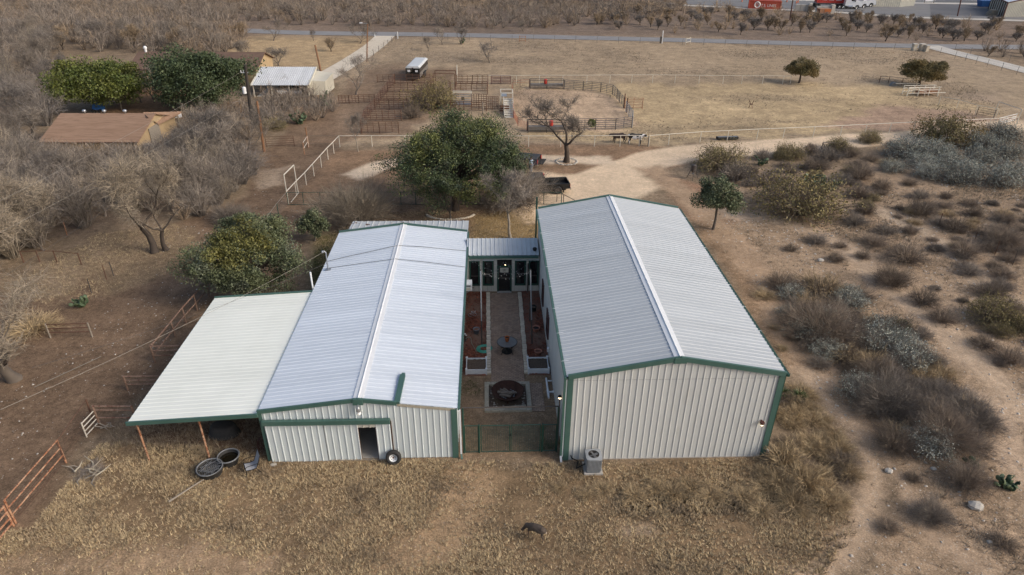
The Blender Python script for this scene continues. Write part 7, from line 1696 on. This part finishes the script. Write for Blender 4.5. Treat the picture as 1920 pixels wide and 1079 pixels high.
# ------------------------------------------------------------------ people and animals
def skinned(name, verts, edges, radii, mt, par=None, sub_=2):
    me = bpy.data.meshes.new(name); me.from_pydata(verts, edges, []); me.update(); o = bpy.data.objects.new(name, me); COL.objects.link(o)
    md = o.modifiers.new('skin', 'SKIN'); md.use_smooth_shade = True
    sv = me.skin_vertices[0].data
    for i, r in enumerate(radii): sv[i].radius = (r, r) if not hasattr(r, '__len__') else r
    sv[0].use_root = True
    ss = o.modifiers.new('sub', 'SUBSURF'); ss.levels = ss.render_levels = sub_
    me.materials.append(MT[mt])
    if par is not None: o.parent = par; KIDS.setdefault(par.name, []).append(o)
    return o
def person(label, loc, rz, top, legs, hat, bend=0.0, arm=.5):
    t = thing('person', label, 'person')
    V = [(0, 0, .95), (0, 0, 1.12), (.02, 0, 1.30), (.03, 0, 1.45), (.05, 0, 1.53), (.07, 0, 1.62), (.08, 0, 1.70),
         (0, .10, .90), (.03, .11, .50), (0, .12, .09), (.12, .13, .04), (0, -.10, .90), (.05, -.11, .50), (.02, -.12, .09), (.14, -.13, .04),
         (.02, .19, 1.40), (.04, .25, 1.14), (.20, .20, 1.02+arm*.1), (.30, .18, 1.05+arm*.15), (.02, -.19, 1.40), (.04, -.25, 1.14), (.14, -.24, .95), (.20, -.23, .88)]
    E = [(0, 1), (1, 2), (2, 3), (3, 4), (4, 5), (5, 6), (0, 7), (7, 8), (8, 9), (9, 10), (0, 11), (11, 12), (12, 13), (13, 14), (2, 15), (15, 16), (16, 17), (17, 18), (2, 19), (19, 20), (20, 21), (21, 22)]
    R = [(.15, .12), (.15, .12), (.17, .12), (.09, .08), .06, .10, .08, .10, .065, .045, .04, .10, .065, .045, .04, .07, .05, .04, .045, .07, .05, .04, .045]
    skinned('body', V, E, R, 'skin', t)
    i1 = [0, 1, 2, 3, 15, 16, 17, 19, 20, 21]; mp = {k: n for n, k in enumerate(i1)}
    skinned('jacket', [V[k] for k in i1], [(mp[a], mp[b]) for a, b in E if a in mp and b in mp], [(.175, .145), (.175, .14), (.19, .14), .10, .085, .066, .055, .085, .066, .055], top, t)
    i2 = [0, 7, 8, 9, 11, 12, 13]; mp = {k: n for n, k in enumerate(i2)}
    skinned('trousers', [V[k] for k in i2], [(mp[a], mp[b]) for a, b in E if a in mp and b in mp], [(.16, .13), .112, .082, .062, .112, .082, .062], legs, t)
    MB().lathe([(.112, 1.64), (.115, 1.70), (.10, 1.76), (.05, 1.80)], (.07, 0, 0), 12).build('cap', hat, t, True)
    for s in (-1, 1): MB().bx(-.06, .20, s*.125-.05, s*.125+.05, 0, .09).build('shoe', 'dark', t)
    for s in (-1, 1): MB().ball((.155, s*.035, 1.64), .012, 5, 4).build('eye', 'dark', t)
    put(t, loc, rz, .97); return t
g = G(986.5, 325); person('person in a brown jacket and dark cap standing beside the blue pickup', (g[0], g[1], 0), 1.2, 'jacket_brown', 'jacket_brown', 'hair_dark')
g = G(996, 325); person('person in a pale blue shirt and light jeans beside the blue pickup', (g[0], g[1], 0), 2.4, 'shirt_blue', 'jeans', 'hair_dark')
def quadruped(name, label, cat, hide, s=1.0, horn=False, graze=False, thick=1.0):
    """faces +x; about 1.35 m at the shoulder when s = 1"""
    t = thing(name, label, cat)
    hd = [(1.02, 0, 1.22), (1.25, 0, 1.20), (1.48, 0, 1.02)] if not graze else [(.98, 0, .95), (1.15, 0, .55), (1.30, 0, .22)]
    V = [(-.25, 0, 1.02), (.25, 0, 1.00), (.62, 0, 1.08), (.85, 0, 1.16)]+hd+[(-.68, 0, 1.10), (-.95, 0, 1.08),
         (-.72, .20, .95), (-.66, .22, .62), (-.84, .22, .42), (-.78, .22, .05), (-.72, -.20, .95), (-.56, -.22, .62), (-.72, -.22, .42), (-.66, -.22, .05),
         (.60, .20, .88), (.62, .20, .48), (.60, .20, .05), (.64, -.20, .88), (.72, -.20, .48), (.72, -.20, .05),
         (-1.04, 0, .95), (-1.08, 0, .55), (-1.06, 0, .30)]
    E = [(0, 1), (1, 2), (2, 3), (3, 4), (4, 5), (5, 6), (0, 7), (7, 8), (7, 9), (9, 10), (10, 11), (11, 12), (7, 13), (13, 14), (14, 15), (15, 16), (2, 17), (17, 18), (18, 19), (2, 20), (20, 21), (21, 22), (8, 23), (23, 24), (24, 25)]
    k = thick
    R = [(.34*k, .36*k), (.34*k, .37*k), (.28*k, .34*k), (.19*k, .24*k), (.15*k, .17*k), (.14*k, .15*k), (.09, .09), (.30*k, .30*k), (.16*k, .18*k), (.15*k, .17*k), .095*k, .06*k, .055*k, (.15*k, .17*k), .095*k, .06*k, .055*k, (.13*k, .16*k), .075*k, .055*k, (.13*k, .16*k), .075*k, .055*k, .05, .03, .045]
    skinned('body', V, E, R, hide, t)
    h = hd[1]
    for sd in (-1, 1):
        m = MB(); m.tube([(h[0]-.06, sd*.10, h[2]+.08), (h[0]-.12, sd*.24, h[2]+.08), (h[0]-.12, sd*.30, h[2]+.04)], [.03, .055, .01], 6); m.build('ear', hide, t, True)
        if horn: m = MB(); m.tube([(h[0], sd*.08, h[2]+.14), (h[0]+.05, sd*.30, h[2]+.22), (h[0]+.12, sd*.52, h[2]+.38)], [.04, .032, .01], 7); m.build('horn', 'horn', t, True)
        MB().ball((h[0]+.08, sd*.125, h[2]+.03), .022, 6, 5).build('eye', 'dark', t)
    t.scale = (s, s, s); return t
t = quadruped('cow', 'dark brown cow standing behind the cream pipe fence', 'cow', 'hide_brown', .74, horn=False); g = G(1160, 268.5); put(t, (g[0], g[1], 0), math.radians(184), .86)
t = quadruped('cow', 'white and black spotted longhorn cow behind the cream pipe fence', 'cow', 'hide_spotted', .8, horn=True); g = G(1190, 270.5); put(t, (g[0], g[1], 0), math.radians(-14), .92)
t = quadruped('cow', 'small black and white cow lying in the far scrub', 'cow', 'hide_spotted', 1.0); g = G(1583, 47); put(t, (g[0], g[1], -.35), math.radians(160), .95)
t = quadruped('cow', 'small black cow lying in the far scrub beside the spotted one', 'cow', 'dark', 1.0); g = G(1598, 45); put(t, (g[0], g[1], -.35), math.radians(10), .95)
# grazing deer
t = thing('deer', 'grey brown deer grazing on the yard grass', 'deer')
V = [(-.16, 0, .72), (.16, 0, .70), (.36, 0, .74), (.47, 0, .66), (.58, 0, .48), (.66, 0, .34), (.76, 0, .24), (-.40, 0, .72), (-.52, 0, .70),
     (-.42, .09, .60), (-.36, .10, .42), (-.48, .10, .28), (-.45, .10, .02), (-.40, -.09, .60), (-.28, -.10, .42), (-.40, -.10, .28), (-.36, -.10, .02),
     (.33, .08, .56), (.34, .08, .30), (.33, .08, .02), (.35, -.08, .56), (.40, -.08, .30), (.40, -.08, .02), (-.58, 0, .62)]
E = [(0, 1), (1, 2), (2, 3), (3, 4), (4, 5), (5, 6), (0, 7), (7, 8), (7, 9), (9, 10), (10, 11), (11, 12), (7, 13), (13, 14), (14, 15), (15, 16), (2, 17), (17, 18), (18, 19), (2, 20), (20, 21), (21, 22), (8, 23)]
R = [(.19, .20), (.19, .20), (.16, .19), (.11, .13), .08, .085, .04, (.18, .19), .10, (.09, .11), .045, .026, .02, (.07, .09), .045, .026, .02, (.055, .08), .03, .02, (.055, .08), .03, .02, .03]
skinned('body', V, E, R, 'deer_hide', t)
for s in (-1, 1):
    MB().tube([(.60, s*.05, .42), (.55, s*.13, .46), (.52, s*.17, .50)], [.015, .035, .006], 6).build('ear', 'deer_hide', t, True); MB().ball((.68, s*.058, .34), .012, 5, 4).build('eye', 'dark', t)
MB().ball((-.57, 0, .60), (.035, .04, .07), 8, 6).build('tail', 'deer_pale', t, True)
g = G(1003, 1012); put(t, (g[0], g[1], .04), math.radians(154), (.86, .86, 1.0))

# ------------------------------------------------------------------ the road side and the lorry yard
posts_rails('road_fence', 'thin wire fence with many posts along the near side of the road', g2((745, 73), (840, 76), (1000, 78), (1240, 83), (1480, 90), (1640, 94), (1712, 95)), 1.25, (), 'panel_grey', 'wire', .032, .02, every=4.5, wires=(.3, .6, .9, 1.2), wm='wire')
posts_rails('road_fence', 'thin post fence on the far verge of the road', g2((700, 58), (1000, 62), (1240, 67), (1480, 74), (1700, 81), (1850, 82.5)), 1.2, (), 'wood_old', 'wire', .04, .02, every=9, wires=(.5, 1.0), wm='wire')
posts_rails('driveway_fence', 'dark post fence along the near side of the concrete driveway', g2((1735, 96.5), (1790, 110), (1850, 126), (1935, 148)), 1.4, (), 'panel_grey', 'wire', .035, .02, every=3.2, wires=(.4, .8, 1.2), wm='wire')
posts_rails('driveway_fence', 'dark post fence along the far side of the concrete driveway', g2((1790, 95), (1850, 110), (1935, 124)), 1.3, (), 'panel_grey', 'wire', .035, .02, every=4.0, wires=(.4, .8, 1.2), wm='wire')
posts_rails('driveway_fence', 'wire fence along the right side of the white caliche driveway', g2((742, 76), (720, 92), (690, 112), (672, 122)), 1.2, (), 'steel_dark', 'wire', .04, .02, every=3.5, wires=(.4, .8, 1.1), wm='wire')
posts_rails('road_gate', 'small cream pipe gate in the road fence', g2((1285, 84), (1294, 82)), 1.2, (.4, 1.1), 'white_pipe', 'white_pipe', .06, .06, cat='gate')
posts_rails('road_gate', 'rusty gate in the road fence behind the far pasture', g2((974, 78.5), (985, 78.7)), 1.2, (.3, .7, 1.1), 'rust', 'rust', .06, .05, cat='gate')
for x, y, ty, w, lab in ((1713, 95, 82, .8, 'left pale stone gate pillar at the concrete driveway'), (1727, 95.5, 82, .95, 'middle pale stone gate pillar at the concrete driveway'), (1736, 97, 85, .6, 'right pale stone gate pillar at the concrete driveway')):
    g = G(x, y); h = hgt(x, y, ty); t = thing('gate_pillar', lab, 'pillar', g); rg = random.Random(x)
    for k in range(5): MB().box((g[0]+rg.uniform(-.03, .03), g[1], h*.86*(k+.5)/5), (w*.92+rg.uniform(-.05, .05), .85, h*.86/5-.02)).build('stone', 'cream_stone', t)
    MB().box((g[0], g[1], h*.93), (w*1.1, 1.0, h*.12)).build('capstone', 'concrete_pale', t)
for x, y, ty, lab in ((703, 70, 62, 'white marker post left of the driveway mouth'), (746, 73, 60, 'white marker post right of the driveway mouth'), (1241, 82, 58, 'pale pole with a meter box beside the road')):
    g = G(x, y); tag(MB().tube([g, g+[0, 0, hgt(x, y, ty)]], .09, 6).build('marker_post', 'white_paint'), lab, 'post')
g = G(1239, 82); tag(MB().bx(g[0]-.25, g[0]+.1, g[1]-.2, g[1]+.1, .1, 1.4).build('meter_box', 'steel_dark'), 'dark meter box at the foot of the pale road pole', 'box')
# lettering
def text_mesh(s, size):
    cu = bpy.data.curves.new('lettering', 'FONT'); cu.body = s; cu.size = size; cu.align_x = 'LEFT'; cu.extrude = .01
    o = bpy.data.objects.new('lettering', cu); COL.objects.link(o); dg = bpy.context.evaluated_depsgraph_get(); me = bpy.data.meshes.new_from_object(o.evaluated_get(dg)); bpy.data.objects.remove(o); return me
def face_text(par, s, size, loc, rz, mt='letter', nm='lettering', slant=0):
    me = text_mesh(s, size); me.materials.clear(); me.materials.append(MT[mt])
    co = np.empty(len(me.vertices)*3); me.vertices.foreach_get('co', co); co = co.reshape(-1, 3)
    c, s_ = math.cos(rz), math.sin(rz); x = co[:, 0]+co[:, 1]*slant; me.vertices.foreach_set('co', np.stack([x*c+co[:, 2]*s_, x*s_-co[:, 2]*c, co[:, 1]], 1).ravel()); me.update()
    o = link(nm, me, None, par); o.location = loc; return o
def container(label, a, b, h, mt, d=2.44, marks=True):
    a, b = np.array(a), np.array(b); t = thing('shipping_container', label, 'container', (a+b)/2); L = np.linalg.norm(b-a); rz = math.atan2(b[1]-a[1], b[0]-a[0])
    o = np.array(wloc(t)); m = MB(); U = norm(b-a); N = np.array([U[1], -U[0], 0]); k = int(L/.28)
    def wavy(P, U, N, L):
        n = max(4, int(L/.14)); vs = []; 
        for i in range(n+1): q = P+U*L*i/n+N*(.03 if i % 4 < 2 else 0); vs += [q+[0, 0, .15], q+[0, 0, h]]
        m.add(vs, [(2*i, 2*i+2, 2*i+3, 2*i+1) for i in range(n)])
    B_ = np.array([-N[0], -N[1], 0]); wavy(a, U, N, L); wavy(a+B_*d, U, -N, L); wavy(a, B_, -U, d); wavy(b, B_, U, d)
    m.add([a+[0, 0, h-.01], b+[0, 0, h-.01], b+B_*d+[0, 0, h-.01], a+B_*d+[0, 0, h-.01]], [(0, 1, 2, 3)]); m.build('corrugated_walls', mt, t)
    for p in (a, b, a+B_*d, b+B_*d): MB().beam(p+N*.03, p+N*.03+[0, 0, h+.03], .16, .16, (0, 1, 0)).build('corner_post', mt, t)
    for p, q in ((a, b), (a+B_*d, b+B_*d)):
        for z in (.1, h): MB().beam(p+N*.02+[0, 0, z], q+N*.02+[0, 0, z], .14, .16).build('rail', mt, t)
    return t, U, N, L, rz
a, b = G(1403, 16.5), G(1463, 19.0); h = hgt(1403, 16.5, 1)
t, U, N, L, rz = container('red shipping container lettered T.S. LINES at the edge of the lorry yard', a, b, h, 'red_container')
o = np.array(wloc(t)); Hh = h
face_text(t, 'T.S. LINES', Hh*.44, a+U*L*.375+N*.09+[0, 0, Hh*.32]-o, rz)
m = MB(); c = a+U*L*.265+N*.085+[0, 0, Hh*.52]; m.ring(c, Hh*.33, Hh*.065, N, 24, 4); m.build('logo_ring', 'letter', t)
face_text(t, 'TS', Hh*.44, a+U*L*.205+N*.09+[0, 0, Hh*.37]-o, rz, slant=.3, nm='logo_letters')
# red container load on a flatbed and three white tractors
a, b = G(1527, 15), G(1590, 16.5); h = 2.6; zt = 1.35
t = thing('flatbed_trailer', 'long flatbed lorry trailer carrying the red container', 'trailer', (a+b)/2+[0, 0, 0]); U = norm(b-a); N = np.array([U[1], -U[0], 0]); B_ = -N; L = np.linalg.norm(b-a); rz = math.atan2(U[1], U[0])
for q in (.6, 1.9): MB().beam(a+B_*q+[0, 0, 1.1], b+B_*q+[0, 0, 1.1], .2, .35).build('chassis_beam', 'steel_dark', t)
MB().beam(a+B_*1.25+[0, 0, 1.28], b+B_*1.25+[0, 0, 1.28], 2.5, .08).build('deck', 'steel', t)
for f in (.04, .13):
    for q in (.12, 2.38): MB().lathe([(.25, -.14), (.5, -.14), (.52, 0), (.5, .14), (.25, .14)], a+U*L*f+B_*q+[0, 0, .52], 16, N).build('wheel', 'rubber', t, True)
t, U2, N2, L2, rz2 = container('red shipping container loaded on the flatbed trailer', a+[0, 0, zt]+U*.4, b+[0, 0, zt]-U*1.2, 2.75, 'red_paint')
o = np.array(wloc(t))
for f, w_ in ((.18, .16), (.40, .18), (.66, .20)):
    p = a+U*(.4+L2*f)+N*.045+[0, 0, zt+.95]; q = p+U*L2*w_
    for dz in (0, .42): MB().beam(p+[0, 0, dz], q+[0, 0, dz], .02, .26).build('worn_lettering', 'letter', t)
def tractor(label, loc, rz):
    t = thing('lorry_tractor', label, 'lorry'); 
    MB().bx(-3.2, 3.2, -.45, .45, .75, 1.0).build('chassis', 'dark', t)
    m = MB(); m.sidepoly([(-1.3, .9), (-1.3, 3.75), (-.6, 3.85), (.75, 3.05), (1.35, 2.15), (3.05, 1.85), (3.30, 1.35), (3.30, .65), (2.7, .6)]+[(2.1+.58*math.cos(x), .6+.58*math.sin(x)) for x in np.linspace(0, PI, 8)]+[(1.3, .6)], -1.2, 1.2); cab = m.build('cab', 'truck_white', t)
    m = MB(); m.add([(.78, -1.0, 3.04), (1.37, -1.05, 2.18), (1.37, 1.05, 2.18), (.78, 1.0, 3.04)], [(0, 1, 2, 3)]); m.v = [(x+.02, y, z+.02) for x, y, z in m.v]; m.build('windscreen', 'glass', cab)
    for s in (-1, 1):
        m = MB(); m.add([(.15, s*1.212, 2.15), (1.15, s*1.212, 2.15), (.75, s*1.212, 2.85), (.15, s*1.212, 2.85)], [(0, 1, 2, 3)]); m.build('side_window', 'glass', cab)
        MB().box((1.25, s*1.35, 2.3), (.12, .18, .7)).build('mirror', 'dark', cab); MB().bx(3.15, 3.32, s*.85-.2, s*.85+.2, 1.05, 1.35).build('headlight', 'bulb', cab)
        MB().tube([(-1.45, s*1.0, .9), (-1.45, s*1.0, 3.9)], .08, 7).build('exhaust', 'chrome', t); MB().lathe([(.32, -.6), (.32, .6)], (.2, s*1.0, .75), 12, (1, 0, 0)).build('fuel_tank', 'chrome', t)
        for x, n in ((2.1, 1), (-1.7, 2), (-2.8, 2)): wheel(t, x, s*1.0, .5, .3*n, 'chrome')
    MB().bx(3.28, 3.36, -.55, .55, .85, 1.75).build('grille', 'steel_dark', t); MB().bx(3.2, 3.42, -1.15, 1.15, .45, .75).build('bumper', 'chrome', t)
    put(t, loc, rz); return t
g = G(1597, 18); tr1 = tractor('white lorry tractor nearest the scrub, coupled to the flatbed', (g[0]-.6, g[1]+1.2, .07), rz)
for (x, y), lab in (((1613, 16), 'middle white lorry tractor of the three in the yard'), ((1626, 14), 'farthest white lorry tractor of the three in the yard')): g = G(x, y); dup(tr1, (g[0]-.8, g[1]+1.5, .07), rz, lab)
# concrete blocks, dump trailer
def blocks(p, q, label):
    a, b = G(*p), G(*q); t = thing('concrete_barrier', label, 'barrier', (a+b)/2); d = b-a
    for i in range(3): MB().beam(a+d*(i/3+.01)+[0, 0, .9], a+d*((i+1)/3-.01)+[0, 0, .9], 1.0, 1.7).build('block', 'concrete', t)
    MB().beam(a+d*.82+[0, -.2, 1.0], a+d*1.02+[0, -.2, 1.0], 1.5, 2.4).build('end_block', 'concrete_pale', t)
blocks((1489, 21), (1519, 22), 'pale grey concrete wall section right of the brown pole'); blocks((1529, 24.5), (1561, 25), 'pale grey concrete wall section behind the dump trailer')
g = G(1542, 30.5); t = thing('dump_trailer', 'small rusty red dump trailer in front of the concrete blocks', 'trailer', g)
MB().frustum(g[0]-1.3, g[0]+1.5, g[1]-.9, g[1]+.9, .7, g[0]-1.5, g[0]+1.7, g[1]-1.0, g[1]+1.0, 1.9).build('body', 'rust', t); MB().bx(g[0]-.2, g[0]+1.6, g[1]-1.03, g[1]-1.0, 1.2, 1.85).build('orange_panel', 'orange_pot', t)
for x in (-.4, .5):
    for s in (-1, 1): MB().lathe([(.2, -.1), (.36, -.1), (.36, .1), (.2, .1)], g+[x, s*1.05, .38], 12, (0, 1, 0)).build('wheel', 'rubber', t, True)
MB().beam(g+[-1.4, 0, .6], g+[-3.4, 0, .5], .15, .15).build('drawbar', 'steel_dark', t)
m = MB(); g = G(1527, 33); m.box(g+[-1, 0, .5], (2.4, 1.0, .5), .3); m.tube([g+[-2, 0, .2], g+[-2.6, 0, 1.4]], .1, 5); m.box(g+[0, .2, .9], (.6, .8, .7)); tag(m.build('farm_implement', 'steel_dark'), 'dark farm implement beside the rusty dump trailer', 'machine')
# warehouses
a = G(1625, 12.5); b = G(1687, 13.8); c = G(1714, 11.5); t = thing('warehouse', 'cream warehouse wall at the top edge behind the lorries', 'warehouse', b)
def face(nm, p, q, h, mt, tt, rib=None, proud=.0):
    p, q = np.array(p, float), np.array(q, float); L = np.linalg.norm(q-p); U = norm(q-p); N = np.array([U[1], -U[0], 0])
    if rib:
        u = 0
        while u < L-.1: e = min(u+3, L); ribsheet(p, U, (0, 0, 1), N, u, e, 0, h, h=.06, pitch=rib, rw=.12).build(nm, mt, tt); u = e
    else: m = MB(); m.add([p, q, q+[0, 0, h], p+[0, 0, h]], [(0, 1, 2, 3)]); m.build(nm, mt, tt)
face('wall_panel', a, b, 8, 'wall_cream', t, .6); face('wall_panel', b, c, 8, 'steel_wall', t, .6); m = MB(); m.add([a+[0, 0, 8], b+[0, 0, 8], c+[0, 0, 8.5], a+(c-b)+[0, 0, 8.5]], [(0, 1, 2, 3)]); m.build('roof', 'shed_roof', t)
face('wall_panel', c, a+(c-b), 8, 'steel_wall', t); face('wall_panel', a+(c-b), a, 8, 'steel_wall', t)
a2 = G(1852, 17); b2 = G(1880.5, 33); c2 = G(1990, 31); hw_ = hgt(1880.5, 33, 5.5)
t = thing('warehouse', 'grey metal warehouse with brown ribs in the top right corner', 'warehouse', b2); d2 = a2+(c2-b2)
face('wall_panel', a2, b2, hw_, 'steel_wall', t, .9); face('wall_panel', b2, c2, hw_, 'steel_wall', t, .5); face('wall_panel', c2, d2, hw_, 'steel_wall', t); face('wall_panel', d2, a2, hw_, 'steel_wall', t)
mid1 = (b2+c2)/2+[0, 0, hw_+1.6]; mid2 = (a2+d2)/2+[0, 0, hw_+1.6]
m = MB(); m.add([a2+[0, 0, hw_], b2+[0, 0, hw_], mid1, mid2], [(0, 1, 2, 3)]); m.build('roof_slope', 'roof_barn', t); m = MB(); m.add([c2+[0, 0, hw_], d2+[0, 0, hw_], mid2, mid1], [(0, 1, 2, 3)]); m.build('roof_slope', 'roof_barn', t); m = MB(); m.add([b2+[0, 0, hw_], c2+[0, 0, hw_], mid1], [(0, 1, 2)]); m.build('gable_panel', 'steel_wall', t)
trim('eave_trim', a2+[0, 0, hw_], b2+[0, 0, hw_], .25, .25, 'brown_trim', t); trim('rake_trim', b2+[0, -.05, hw_], mid1+[0, -.05, 0], .25, .25, 'brown_trim', t); trim('corner_trim', b2, b2+[0, 0, hw_], .3, .3, 'brown_trim', t, up=(0, 1, 0))
for f in np.linspace(.05, .9, 8): p = a2+(b2-a2)*f; trim('downspout', p+[-.12, 0, 0], p+[-.12, 0, hw_], .16, .16, 'brown_trim', t, up=(0, 1, 0))
g = G(1845, 13); t = thing('skip', 'blue skip beside the metal warehouse', 'skip', g); MB().frustum(g[0]-1.5, g[0]+1.5, g[1]-1, g[1]+1, .1, g[0]-2.0, g[0]+2.0, g[1]-1.2, g[1]+1.2, 1.8).build('body', 'blue_paint', t)
for s in (-1, 1): MB().bx(g[0]+s*1.2-.1, g[0]+s*1.2+.1, g[1]-.9, g[1]+.9, 0, .1).build('runner', 'dark', t)
g = G(1858, 30); t = thing('pallet_stack', 'stack of brown timber at the foot of the warehouse wall', 'timber stack', g)
for k in range(4): MB().box(g+[.1*k, 0, .2+.4*k], (2.6-.3*k, 1.6, .32)).build('timber_layer', 'wood_old', t)
g = G(1741, 6); t = thing('red_sign', 'red and white sign board beside the warehouse', 'sign', g); MB().bx(g[0]-1.8, g[0]+1.8, g[1]-.1, g[1]+.1, 1.6, 4.2).build('red_board', 'red_paint', t); MB().bx(g[0]-1.8, g[0]+1.8, g[1]-.1, g[1]+.1, .5, 1.59).build('white_board', 'white_paint', t)
for s in (-1.5, 1.5): MB().bx(g[0]+s-.08, g[0]+s+.08, g[1]-.22, g[1]-.11, 0, 4.2).build('leg', 'steel_dark', t)
g = G(1697, 11); tag(MB().frustum(g[0]-.7, g[0]+.7, g[1]-.5, g[1]+.5, 0, g[0]-.5, g[0]+.5, g[1]-.4, g[1]+.4, 1.2).build('green_bin', 'trim_dark'), 'dark green bin against the warehouse wall', 'bin')
for i, (x, y) in enumerate(((1391, 4), (1421, 1.5), (1447, 3.0), (1475, 4.5), (1493, 7), (1496, 5.5))):
    g = G(x, y); t = thing('traffic_cone', ['orange traffic cone left of the lettered container', 'orange traffic cone behind the left end of the lettered container', 'orange traffic cone behind the right end of the lettered container', 'orange traffic cone left of the brown utility pole', 'nearer orange cone right of the brown utility pole', 'farther orange cone right of the brown utility pole'][i], 'cone', g); MB().lathe([(.25, .05), (.06, .95)], g, 8).build('cone', 'orange_net', t); MB().box(g+[0, 0, .03], (.55, .55, .06)).build('base', 'dark', t)
